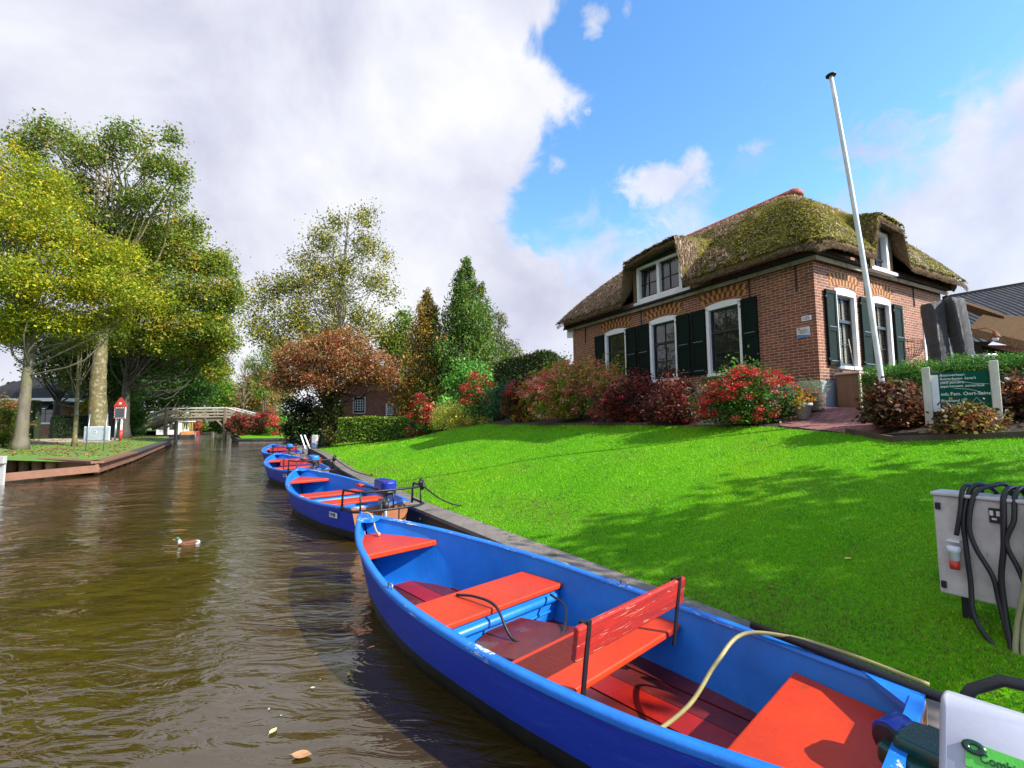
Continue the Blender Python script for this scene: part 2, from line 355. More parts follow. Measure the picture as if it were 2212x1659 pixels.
# ------------------------------------------------------------ mesh helpers
class MB:
    def __init__(s): s.v = []; s.f = []; s.m = []; s.mats = []; s.sm = []; s.uv = None
    def mi(s, mat):
        if mat not in s.mats: s.mats.append(mat)
        return s.mats.index(mat)
    def add(s, vs, fs, mat, smooth=False):
        o = len(s.v); s.v += [tuple(p) for p in vs]; k = s.mi(mat)
        for f in fs: s.f.append([i+o for i in f]); s.m.append(k); s.sm.append(smooth)
        return s
    def box(s, c, size, mat, rot=None):
        x, y, z = [d/2 for d in size]
        P = [Vector((a*x, b*y, d*z)) for a in (-1, 1) for b in (-1, 1) for d in (-1, 1)]
        if rot is not None: P = [rot @ p for p in P]
        c = Vector(c); P = [p+c for p in P]
        return s.add(P, [(0, 1, 3, 2), (4, 6, 7, 5), (0, 4, 5, 1), (2, 3, 7, 6), (0, 2, 6, 4), (1, 5, 7, 3)], mat)
    def beam(s, a, b, w, h, mat, up=(0, 0, 1), ext=0):
        """rectangular bar from a to b; h measured along up"""
        a = Vector(a); b = Vector(b); d = (b-a).normalized(); a = a-d*ext; b = b+d*ext
        sd = d.cross(Vector(up)).normalized(); u = sd.cross(d)
        P = [p+sd*(i*w/2)+u*(j*h/2) for p in (a, b) for i in (-1, 1) for j in (-1, 1)]
        return s.add(P, [(0, 1, 3, 2), (4, 6, 7, 5), (0, 4, 5, 1), (2, 3, 7, 6), (0, 2, 6, 4), (1, 5, 7, 3)], mat)
    def tube(s, pts, r, mat, n=8, caps=True):
        pts = [Vector(p) for p in pts]; rs = r if isinstance(r, (list, tuple)) else [r]*len(pts)
        vs = []; fs = []; up = None
        for i, p in enumerate(pts):
            d = (pts[min(i+1, len(pts)-1)]-pts[max(i-1, 0)])
            d = d.normalized() if d.length > 1e-9 else Vector((0, 0, 1))
            if up is None:
                up = Vector((0, 0, 1)) if abs(d.z) < .9 else Vector((1, 0, 0))
            x = up.cross(d); x = x.normalized() if x.length > 1e-6 else Vector((1, 0, 0)); y = d.cross(x).normalized(); up = y
            for k in range(n):
                a = 2*math.pi*k/n; vs.append(p+x*(math.cos(a)*rs[i])+y*(math.sin(a)*rs[i]))
        for i in range(len(pts)-1):
            for k in range(n):
                k2 = (k+1) % n; fs.append((i*n+k, i*n+k2, (i+1)*n+k2, (i+1)*n+k))
        if caps: fs += [tuple(range(n-1, -1, -1)), tuple(range((len(pts)-1)*n, len(pts)*n))]
        return s.add(vs, fs, mat, True)
    def lathe(s, prof, c, mat, n=20, sx=1, sy=1, caps=True):
        c = Vector(c); vs = []; fs = []
        for r, z in prof:
            for k in range(n):
                a = 2*math.pi*k/n; vs.append(c+Vector((math.cos(a)*r*sx, math.sin(a)*r*sy, z)))
        for i in range(len(prof)-1):
            for k in range(n):
                k2 = (k+1) % n; fs.append((i*n+k, i*n+k2, (i+1)*n+k2, (i+1)*n+k))
        if caps: fs += [tuple(range(n-1, -1, -1)), tuple(range((len(prof)-1)*n, len(prof)*n))]
        return s.add(vs, fs, mat, True)
    def prism(s, poly, z0, z1, mat):
        n = len(poly); vs = [(x, y, z0) for x, y in poly]+[(x, y, z1) for x, y in poly]
        fs = [tuple(range(n-1, -1, -1)), tuple(range(n, 2*n))]+[(i, (i+1) % n, n+(i+1) % n, n+i) for i in range(n)]
        return s.add(vs, fs, mat)
    def slab(s, pts3, off, mat):
        """polygon in 3D extruded by the vector off"""
        n = len(pts3); o = Vector(off); A = [Vector(p) for p in pts3]; vs = A+[p+o for p in A]
        fs = [tuple(range(n-1, -1, -1)), tuple(range(n, 2*n))]+[(i, (i+1) % n, n+(i+1) % n, n+i) for i in range(n)]
        return s.add(vs, fs, mat)
    def build(s, name, parent=None, bevel=0, seg=2, fixn=True, loc=None):
        me = bpy.data.meshes.new(name)
        vs = s.v
        if loc is not None: vs = [(a-loc[0], b-loc[1], c-loc[2]) for a, b, c in vs]
        me.from_pydata([tuple(p) for p in vs], [], s.f)
        for m in s.mats: me.materials.append(M[m])
        me.polygons.foreach_set('material_index', s.m); me.polygons.foreach_set('use_smooth', s.sm)
        if fixn:
            bm = bmesh.new(); bm.from_mesh(me); bmesh.ops.recalc_face_normals(bm, faces=bm.faces); bm.to_mesh(me); bm.free()
        o = bpy.data.objects.new(name, me); COL.objects.link(o)
        if parent is not None: o.parent = parent
        elif loc is not None: o.location = loc
        if bevel:
            bv = o.modifiers.new('Bevel', 'BEVEL'); bv.width = bevel; bv.segments = seg; bv.limit_method = 'ANGLE'; bv.angle_limit = R(40)
            bv.harden_normals = False
        return o

def tag(o, label=None, cat=None, group=None, kind=None):
    if label: o['label'] = label
    if cat: o['category'] = cat
    if group: o['group'] = group
    if kind: o['kind'] = kind
    return o
def thing(name, label, cat, loc, rotz=0, group=None):
    o = bpy.data.objects.new(name, None); COL.objects.link(o); o.empty_display_size = .2
    o.location = loc; o.rotation_euler = (0, 0, rotz); return tag(o, label, cat, group)
def copy_tree(o, parent=None):
    c = o.copy(); COL.objects.link(c); c.parent = parent
    for ch in list(o.children): copy_tree(ch, c)
    return c
def meshobj(name, V, Fc, mats, parent=None, col=None, smooth=False, loc=None, mi=None):
    """numpy mesh: V (n,3), Fc (m,k) constant k"""
    V = np.asarray(V, np.float32)
    if loc is not None: V = V-np.array(loc, np.float32)
    Fc = np.asarray(Fc, np.int32); m, k = Fc.shape
    me = bpy.data.meshes.new(name)
    me.vertices.add(len(V)); me.vertices.foreach_set('co', V.ravel())
    me.loops.add(m*k); me.loops.foreach_set('vertex_index', Fc.ravel())
    me.polygons.add(m); me.polygons.foreach_set('loop_start', np.arange(0, m*k, k, dtype=np.int32))
    try: me.polygons.foreach_set('loop_total', np.full(m, k, np.int32))
    except Exception: pass
    if smooth: me.polygons.foreach_set('use_smooth', np.ones(m, bool))
    for x in mats: me.materials.append(M[x])
    if mi is not None: me.polygons.foreach_set('material_index', np.asarray(mi, np.int32))
    if col is not None:
        a = me.color_attributes.new('Col', 'FLOAT_COLOR', 'POINT')
        c4 = np.ones((len(V), 4), np.float32); c4[:, :3] = col; a.data.foreach_set('color', c4.ravel())
    me.update(calc_edges=True)
    o = bpy.data.objects.new(name, me); COL.objects.link(o)
    if parent is not None: o.parent = parent
    elif loc is not None: o.location = loc
    return o
def text(s, name, size, mat, parent, loc, rot, ext=.002, align='LEFT', squeeze=1, shear=0):
    cu = bpy.data.curves.new(name, 'FONT'); cu.body = s; cu.size = size; cu.extrude = ext; cu.align_x = align; cu.shear = shear
    o = bpy.data.objects.new(name, cu); COL.objects.link(o); bpy.context.view_layer.update()
    me = bpy.data.meshes.new_from_object(o.evaluated_get(bpy.context.evaluated_depsgraph_get()))
    bpy.data.objects.remove(o); me.materials.clear(); me.materials.append(M[mat])
    o = bpy.data.objects.new(name, me); COL.objects.link(o); o.parent = parent; o.location = loc
    o.rotation_euler = rot; o.scale = (squeeze, 1, 1); return o

def leaves(centers, sigma, n, size, palette, up=.3, aspect=.62, jit=.22, seed=0, flat=1.0, droop=0):
    """n leaf-shaped quads spread round the cluster centers; palette [(weight, rgb)]; each cluster leans to one tone"""
    g = np.random.default_rng(seed+11)
    C = np.asarray(centers, float); K = len(C)
    sg = np.broadcast_to(np.asarray(sigma, float), (K,)) if np.ndim(sigma) else np.full(K, sigma)
    ix = g.integers(0, K, n)
    off = g.normal(size=(n, 3)); off[:, 2] *= flat
    P = C[ix]+off*sg[ix][:, None]
    nrm = g.normal(size=(n, 3)); nrm[:, 2] = np.abs(nrm[:, 2])+up
    nrm /= np.linalg.norm(nrm, axis=1)[:, None]
    t = g.normal(size=(n, 3)); t[:, 2] -= droop; t -= (t*nrm).sum(1)[:, None]*nrm; t /= np.linalg.norm(t, axis=1)[:, None]+1e-9
    b = np.cross(nrm, t)
    L = size*(.55+.55*g.random(n)+.5*(g.random(n) < .15))[:, None]; W = L*aspect
    V = np.empty((n, 4, 3)); V[:, 0] = P-t*L*.5; V[:, 1] = P+b*W*.5+nrm*L*.08; V[:, 2] = P+t*L*.5; V[:, 3] = P-b*W*.5+nrm*L*.08
    w = np.array([p[0] for p in palette], float); w /= w.sum(); pc = np.array([p[1] for p in palette], float)
    ck = g.choice(len(palette), K, p=w); lk = g.choice(len(palette), n, p=w)
    use = np.where(g.random(n) < .65, ck[ix], lk); c = pc[use]
    c = c*(1+jit*g.normal(size=(n, 1))).clip(.45, 1.7)*(1+.07*g.normal(size=(n, 3)))
    c = c.clip(.002, .95)
    Fc = np.arange(n*4).reshape(n, 4)
    return V.reshape(-1, 3), Fc, np.repeat(c, 4, axis=0)

def blob_clusters(blobs, per, seed=0, shell=.55, down=.6):
    """cluster centers in the outer part of ellipsoids (cx,cy,cz,rx,ry,rz)"""
    g = np.random.default_rng(seed); out = []
    vol = np.array([(b[3]*b[4]*b[5])**.55 for b in blobs]); vol /= vol.sum()
    for b, w in zip(blobs, vol):
        k = max(2, int(per*w)); d = g.normal(size=(k, 3)); d /= np.linalg.norm(d, axis=1)[:, None]
        r = (shell+(1-shell)*g.random(k)**.7)*(1+.10*g.normal(size=k)); d[:, 2] = np.where(d[:, 2] < 0, d[:, 2]*down, d[:, 2])
        out.append(np.array(b[:3])+d*r[:, None]*np.array(b[3:6]))
    return np.vstack(out)
def pxblobs(lst):
    """display-pixel circles (px, py, rx, ry, Y) -> ellipsoids"""
    out = []
    for px, py, rx, ry, Y in lst:
        p = at(px, py, Y); k = Y/F; out.append((p[0], p[1], p[2], rx*k, (rx+ry)*.5*k*.9, ry*k))
    return out

GR = {'maple': [(4, (.26, .31, .012)), (3, (.36, .37, .015)), (2, (.15, .23, .012)), (1.2, (.52, .40, .02))],
      'yellow': [(5, (.45, .34, .02)), (3, (.30, .30, .02)), (1, (.50, .26, .02))],
      'lime': [(4, (.13, .25, .015)), (3, (.20, .30, .02)), (2, (.07, .16, .012))],
      'dark': [(4, (.04, .10, .016)), (3, (.06, .14, .02)), (2, (.09, .17, .02))],
      'olive': [(4, (.09, .13, .012)), (3, (.15, .18, .015)), (2, (.05, .09, .012)), (1, (.28, .24, .02))]}
print('helpers ok')

# ------------------------------------------------------------ camera, light, sky
cam = bpy.data.cameras.new('camera'); cam.sensor_width = 36; cam.lens = 36*F/2212; cam.clip_end = 2000; cam.clip_start = .05
co = bpy.data.objects.new('camera', cam); COL.objects.link(co); scene.camera = co
co.matrix_world = Matrix.Translation((0, 0, EYE)) @ Matrix.Rotation(R(90)+PIT, 4, 'X') @ Matrix.Rotation(-ROL, 4, 'Z')
SUN = Vector((.90, -.43, 0)).normalized()*math.cos(R(35)); SUN.z = math.sin(R(35))
sl = bpy.data.lights.new('sun', 'SUN'); sl.energy = 5.0; sl.angle = R(.5); sl.color = (1, .95, .86)
so = bpy.data.objects.new('sun', sl); COL.objects.link(so); so.rotation_euler = (-SUN).to_track_quat('-Z', 'Y').to_euler()
scene.view_settings.view_transform = 'Standard'; scene.view_settings.look = 'None'; scene.view_settings.exposure = .85; scene.view_settings.gamma = 1
scene.render.engine = 'CYCLES'
scene.cycles.max_bounces = 6; scene.cycles.transparent_max_bounces = 8; scene.cycles.use_denoising = True
scene.cycles.sample_clamp_indirect = 6

def world():
    w = bpy.data.worlds.new('World'); scene.world = w; w.use_nodes = True; nt = w.node_tree
    bg = nt.nodes['Background']; bg.inputs['Strength'].default_value = .11
    sky = nd(nt, 'ShaderNodeTexSky', sky_type='NISHITA'); sky.sun_disc = False
    sky.sun_elevation = R(35); sky.sun_rotation = math.atan2(SUN.x, SUN.y); sky.air_density = 1.1; sky.dust_density = .3; sky.ozone_density = 3.0
    hsv = nd(nt, 'ShaderNodeHueSaturation'); hsv.inputs['Saturation'].default_value = 1.18; hsv.inputs['Value'].default_value = 1.8
    nt.links.new(sky.outputs[0], hsv.inputs['Color'])
    tc = nd(nt, 'ShaderNodeTexCoord'); d = tc.outputs['Generated']; sp = nd(nt, 'ShaderNodeSeparateXYZ'); nt.links.new(d, sp.inputs[0])
    az = math_(nt, 'ARCTAN2', sp.outputs[0], sp.outputs[1]); el = math_(nt, 'ARCSINE', sp.outputs[2])
    deg = 57.2958
    azn = math_(nt, 'MULTIPLY_ADD', az, deg/120, .5)      # -60..60 deg
    eln = math_(nt, 'MULTIPLY', el, deg/60)                # 0..60 deg
    def curve(inp, pts):
        c = nd(nt, 'ShaderNodeFloatCurve'); cv = c.mapping.curves[0]; pts = sorted(pts)
        while len(cv.points) < len(pts): cv.points.new(.5, .5)
        for i, p in enumerate(pts): cv.points[i].location = p; cv.points[i].handle_type = 'AUTO'
        c.mapping.update(); nt.links.new(inp, c.inputs['Value']); return c.outputs[0]
    def ae(px, py):
        r = ray(px, py); return math.degrees(math.atan2(r[0], r[1])), math.degrees(math.asin(r[2]/np.linalg.norm(r)))
    bl = []
    for px, py in [(1190, 0), (1130, 100), (1190, 160), (1225, 215), (1200, 290), (1130, 400), (1090, 450), (1110, 500), (1180, 560), (1300, 640)]:
        a, e = ae(px, py); bl.append((e/60, a/120+.5))
    bl.append((1, bl[0][1]-.02)); bl.append((0, .9))
    bL = curve(eln, bl)
    # flatten direction on a cloud plane so the puffs shrink towards the horizon
    zz = math_(nt, 'ADD', math_(nt, 'MAXIMUM', sp.outputs[2], 0), .22)
    cb = nd(nt, 'ShaderNodeCombineXYZ')
    nt.links.new(math_(nt, 'DIVIDE', sp.outputs[0], zz), cb.inputs[0]); nt.links.new(math_(nt, 'DIVIDE', sp.outputs[1], zz), cb.inputs[1])
    P = cb.outputs[0]
    n1 = noise(nt, P, 2.6, 9, .60, .3); n2 = noise(nt, P, 1.1, 7, .55, .2); n3 = noise(nt, d, 9.0, 9, .62, .4)
    c0 = math_(nt, 'ADD', math_(nt, 'SUBTRACT', bL, azn), math_(nt, 'MULTIPLY', math_(nt, 'SUBTRACT', n3, .5), .13))
    mL = ramp(nt, math_(nt, 'MULTIPLY_ADD', c0, 14, .5), [(.25, (0,)*3), (.72, (1,)*3)], 'EASE')
    br = []
    for px, py in [(900, 600), (1050, 560), (1180, 560), (1260, 520), (1400, 500), (1490, 470), (1600, 520), (1700, 500), (1800, 390), (1950, 300), (2100, 230), (2212, 190)]:
        a, e = ae(px, py); br.append((a/120+.5, e/60))
    br.append((0, br[0][1])); br.append((1, br[-1][1]))
    bR = curve(azn, br)
    c1 = math_(nt, 'ADD', math_(nt, 'SUBTRACT', bR, eln), math_(nt, 'MULTIPLY', math_(nt, 'SUBTRACT', n3, .52), .32))
    c1 = math_(nt, 'ADD', c1, math_(nt, 'MULTIPLY', math_(nt, 'SUBTRACT', n2, .5), .25))
    mR = ramp(nt, math_(nt, 'MULTIPLY_ADD', c1, 4.5, .5), [(.18, (0,)*3), (.80, (.93,)*3)], 'EASE')
    def spot(px, py, sa, se, amp):
        a, e = ae(px, py); u = math_(nt, 'MULTIPLY', math_(nt, 'SUBTRACT', az, R(a)), 1/R(sa)); v = math_(nt, 'MULTIPLY', math_(nt, 'SUBTRACT', el, R(e)), 1/R(se))
        q = math_(nt, 'EXPONENT', math_(nt, 'MULTIPLY', math_(nt, 'ADD', math_(nt, 'MULTIPLY', u, u), math_(nt, 'MULTIPLY', v, v)), -1)); return math_(nt, 'MULTIPLY', q, amp)
    sp_ = None
    for q in ((1285, 40, 2.2, 1.6, 1.0), (1355, 20, 1.4, 1.2, .8), (1430, 400, 6.5, 2.6, 1.0), (1500, 360, 3, 2.2, .9), (1620, 320, 3, 1.0, .6), (1270, 240, 1.2, .8, .6), (1200, 350, 2.0, 1.6, .7), (2120, 170, 5, 1.3, .6), (1900, 300, 6, 3, .7)):
        w_ = spot(*q); sp_ = w_ if sp_ is None else math_(nt, 'MAXIMUM', sp_, w_)
    n5 = noise(nt, d, 16.0, 9, .65, .6)
    mS = ramp(nt, math_(nt, 'ADD', math_(nt, 'MULTIPLY', sp_, .55), n5), [(.72, (0,)*3), (1.0, (.9,)*3)])
    # general broken cloud outside the pictured part of the sky
    wisp = ramp(nt, n1, [(.60, (0,)*3), (.78, (.55,)*3)])
    mk = math_(nt, 'MAXIMUM', math_(nt, 'MAXIMUM', math_(nt, 'MAXIMUM', mL, mR), mS), math_(nt, 'MULTIPLY', wisp, .6))
    shade = ramp(nt, noise(nt, d, 2.6, 7, .55, .3), [(.34, (3.2, 3.3, 4.15)), (.50, (4.3, 4.4, 5.0)), (.64, (5.15, 5.2, 5.35))])
    fine = ramp(nt, n3, [(.35, (.95,)*3), (.7, (1.03,)*3)])
    cl = mixc(nt, 1, shade, fine, 'MULTIPLY')
    nt.links.new(mixc(nt, mk, hsv.outputs[0], cl), bg.inputs['Color'])
world()

# ------------------------------------------------------------ ground and water
def refine(poly, step):
    out = []
    for (x0, y0), (x1, y1) in zip(poly, poly[1:]+poly[:1]):
        L = math.hypot(x1-x0, y1-y0); m = math.hypot((x0+x1)/2, (y0+y1)/2); st = step*max(1, m/14)
        n = max(1, int(L/st))
        out += [(x0+(x1-x0)*i/n, y0+(y1-y0)*i/n) for i in range(n)]
    return out
def inside(poly, x, y):
    c = False; j = len(poly)-1
    for i in range(len(poly)):
        xi, yi = poly[i]; xj, yj = poly[j]
        if (yi > y) != (yj > y) and x < (xj-xi)*(y-yi)/(yj-yi)+xi: c = not c
        j = i
    return c
def patch(name, poly, zf, mat, step=.45, kind='structure', dz=0, skirt=0):
    rp = refine(poly, step); pts = list(rp); xs = [p[0] for p in poly]; ys = [p[1] for p in poly]
    g = random.Random(3); levels = [(16, step), (40, step*2.2), (110, step*7), (900, step*30)]
    prev = 0
    for rad, st in levels:
        nx = int((max(xs)-min(xs))/st)+2; ny = int((max(ys)-min(ys))/st)+2
        x0 = max(min(xs), -rad); x1 = min(max(xs), rad); y0 = max(min(ys), -rad); y1 = min(max(ys), rad)
        x = x0
        while x < x1:
            y = y0
            while y < y1:
                m = max(abs(x), abs(y))
                if prev <= m < rad:
                    q = (x+g.uniform(-.2, .2)*st, y+g.uniform(-.2, .2)*st)
                    if inside(poly, *q): pts.append(q)
                y += st
            x += st
        prev = rad
    n = len(rp)
    vo, eo, fo, *_ = delaunay_2d_cdt([Vector(p) for p in pts], [(i, (i+1) % n) for i in range(n)], [], 1, 1e-5)
    vs = [(p.x, p.y, zf(p.x, p.y)+dz) for p in vo]; b = MB()
    fs = [f for f in fo if len(f) >= 3]
    b.add(vs, fs, mat, True)
    o = b.build(name, fixn=False)
    me = o.data
    if me.polygons and me.polygons[0].normal.z < 0: me.flip_normals()
    if kind: o['kind'] = kind
    return o
def offs(s):
    """points of the canal edge moved s metres into the lawn"""
    out = []
    for i, (x, y) in enumerate(EDGE):
        a = EDGE[max(0, i-1)]; c = EDGE[min(len(EDGE)-1, i+1)]; dx, dy = c[0]-a[0], c[1]-a[1]; L = math.hypot(dx, dy)
        out.append((x+dy/L*s, y-dx/L*s))
    return out
BED = [(12, -4), (8, 2.3), (6.05, 5.5), (5.12, 6.3), (5.1, 7.1), (4.62, 8.5), (3.18, 10.9), (1.2, 14.4), (-.8, 18), (-3.6, 22.8), (-6.1, 27), (-10.2, 29), (-12.6, 30.6)]
inner = offs(.40)
LAWN = inner+BED[::-1]
patch('lawn', LAWN, gh, 'lawn_turf', .35)
GARD = BED+[(-13.2, 31.5), (-13.0, 34), (-8, 36), (8, 37), (8, 43.1), (90, 60), (600, 80), (600, -40), (40, -40)]
patch('garden_ground', GARD, lambda x, y: gh(x, y) if y < 60 else .9, 'garden_soil', .6)
# clay paver path up to the house
PATH = [(5.12, 6.75), (5.02, 7.5), (4.78, 8.35), (5.2, 9.0), (6.0, 9.25), (7.4, 9.9), (8.3, 8.9), (6.9, 8.2), (6.2, 7.3), (5.6, 6.75)]
patch('path', PATH, gh, 'clay_pavers', .25, dz=.012)
def zg2(x, y): return .44+.50*sst(44.6, 51, y)
patch('garden_lawn', [(-30.3, 50.8), (-25.6, 44.2), (7.99, 43.2), (89, 60.2), (600, 80.5), (600, 900), (-60, 900), (-52, 110), (-40, 72)], zg2, 'lawn_turf', .9)
def zl(x, y):
    return .48+.06*math.sin(x*.5)+.05*math.sin(y*.37+1)+ (.25*sst(18, 30, -x-.35*(y-17))) if True else 0
LEFT = [(-15.9, 17.9), (-19.1, 23.3), (-30, 40.6), (-33.4, 45.4), (-36.3, 49.3), (-41.5, 51.5), (-49, 59), (-57, 70), (-72, 110), (-90, 900), (-900, 900), (-900, -60), (-40, -60), (-23, 10), (-22.6, 18.4)]
patch('ground', LEFT, zl, 'bank_grass', .6)
patch('sandy_path', [(-60, 30), (-34, 30.5), (-29.5, 33.5), (-31, 37), (-38, 44), (-44, 52), (-47, 52), (-41, 42), (-38, 37.5), (-60, 37)], zl, 'sandy_path', .8, dz=.02)
wb = MB(); wb.add([(-900, -200, 0), (900, -200, 0), (900, 900, 0), (-900, 900, 0)], [(0, 1, 2, 3)], 'canal_water')
tag(wb.build('water', fixn=False), kind='structure')

def grass_blades():
    """mown blades on the lawn, thinning with distance"""
    poly = np.array(LAWN); g = np.random.default_rng(5)
    tri = []; zones = [(0, 4.5, 5200, .022), (4.5, 7, 3200, .026), (7, 11, 1700, .032), (11, 18, 700, .042), (18, 32, 220, .06)]
    allp = []; 
    for y0, y1, dens, h in zones:
        xs0, xs1 = -13, 9
        n = int((xs1-xs0)*(y1-y0)*dens)
        X = g.uniform(xs0, xs1, n); Y = g.uniform(max(y0, 1.2), y1, n)
        keep = (np.abs(X)/np.maximum(Y, .1) < 1.18)
        X = X[keep]; Y = Y[keep]
        ins = np.zeros(len(X), bool); j = len(poly)-1
        for i in range(len(poly)):
            xi, yi = poly[i]; xj, yj = poly[j]
            if yi != yj:
                c = ((yi > Y) != (yj > Y)) & (X < (xj-xi)*(Y-yi)/(yj-yi)+xi); ins ^= c
            j = i
        allp.append((X[ins], Y[ins], h))
    # height lookup on a coarse grid
    gx = np.arange(-14, 13.01, .25); gy = np.arange(.5, 33.01, .25)
    Z = np.array([[gh(a, b_) for a in gx] for b_ in gy])
    Vs = []; Cs = []
    for X, Y, h in allp:
        fx = (X-gx[0])/.25; fy = (Y-gy[0])/.25; ix = np.clip(fx.astype(int), 0, len(gx)-2); iy = np.clip(fy.astype(int), 0, len(gy)-2)
        tx = fx-ix; ty = fy-iy
        z = Z[iy, ix]*(1-tx)*(1-ty)+Z[iy, ix+1]*tx*(1-ty)+Z[iy+1, ix]*(1-tx)*ty+Z[iy+1, ix+1]*tx*ty
        n = len(X); a = g.uniform(0, 6.283, n); hh = h*(.5+.9*g.random(n)); w = h*.16
        lean = g.normal(size=(n, 2))*.5*hh[:, None]
        B = np.stack([X, Y, z-.004], 1); dx = np.stack([np.cos(a)*w, np.sin(a)*w, np.zeros(n)], 1)
        T = B+np.stack([lean[:, 0], lean[:, 1], hh], 1)
        Vs.append(np.stack([B-dx, B+dx, T], 1).reshape(-1, 3))
        # broad tone patches: fresh, yellowed, worn
        t = np.sin(X*1.3+Y*.5+2*np.sin(Y*.45))*.5+np.sin(X*3.1-Y*2.3)*.25+g.normal(size=n)*.45
        c = np.where(t[:, None] > .75, np.array([.38, .52, .008]), np.where(t[:, None] > -.5, np.array([.19, .50, .004]), np.array([.09, .36, .004])))
        # straw-coloured worn strip close to the canal edge
        se = .847*X+.532*Y-3.05
        k = (g.random(n) < .75*np.exp(-((se-.80-.25*np.sin(Y*1.1))/.42)**2)*(.55+.45*np.sin(Y*1.9+.6)))
        c[k] = np.where(g.random((k.sum(), 1)) < .5, np.array([.30, .26, .06]), np.array([.14, .10, .04]))
        k = g.random(n) < np.where((Y < 4.2) & (X > .8), .30*np.clip(np.sin(X*3.3+1.2)*np.sin(Y*3.9+.4)+.35, 0, 1), 0); c[k] = np.array([.20, .17, .05])
        k = g.random(n) < .012; c[k] = np.array([.34, .33, .08])
        k = (np.sin(X*2.3+Y*1.1)*np.sin(Y*1.7-X*.8+1.3)+g.normal(size=n)*.35) > .85; c[k] = np.array([.22, .33, .03])
        k = (np.sin(X*5.1-Y*3.3)*np.sin(Y*4.7+X*2.2)+g.normal(size=n)*.3) > 1.0; c[k] = np.array([.03, .17, .012])
        c = c*(1+.22*g.normal(size=(n, 1))).clip(.45, 1.7)
        Cs.append(np.repeat(c, 3, axis=0))
    V = np.vstack(Vs); C = np.vstack(Cs).clip(.002, .9)
    o = meshobj('grass_blades', V, np.arange(len(V)).reshape(-1, 3), ['leaf_surface'], col=C)
    tag(o, 'short bright green mown grass covering the sloping lawn beside the canal', 'grass', kind='stuff')
    print('blades', len(V)//3)
grass_blades()

# ------------------------------------------------------------ timber edging of the banks
def edging():
    t = thing('timber_edging', 'weathered grey brown plank edging along the lawn beside the moored blue boats', 'canal edging', (0, 5.73, 0))
    a = offs(0.0); c = offs(.40); m = offs(.06)
    cap = MB()
    for i in range(len(a)-1):
        A, B, C_, D = a[i], a[i+1], c[i+1], c[i]
        L = math.hypot(B[0]-A[0], B[1]-A[1]); n = max(1, int(L/2.6))
        for k in range(n):
            u, w = k/n, (k+1)/n-.004/ (L/n)
            q = lambda P, Q, s_: (P[0]+(Q[0]-P[0])*s_, P[1]+(Q[1]-P[1])*s_)
            z = .372+random.uniform(-.006, .006)
            cap.prism([q(A, B, u), q(A, B, w), q(D, C_, w), q(D, C_, u)], z-.06, z, 'cap_wood')
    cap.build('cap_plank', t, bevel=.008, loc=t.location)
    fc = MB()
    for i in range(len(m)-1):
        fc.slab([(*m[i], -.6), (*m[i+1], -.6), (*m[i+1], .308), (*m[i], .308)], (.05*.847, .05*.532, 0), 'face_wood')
        A, B = a[i], a[i+1]; L = math.hypot(B[0]-A[0], B[1]-A[1]); n = int(L/1.1)
        for k in range(n):
            x, y = A[0]+(B[0]-A[0])*(k+.5)/n, A[1]+(B[1]-A[1])*(k+.5)/n
            x += .04*.847; y += .04*.532
            fc.box((x, y, .2), (.03, .03, .03), 'galvanised')
    fc.build('face_board', t, loc=t.location)
edging()
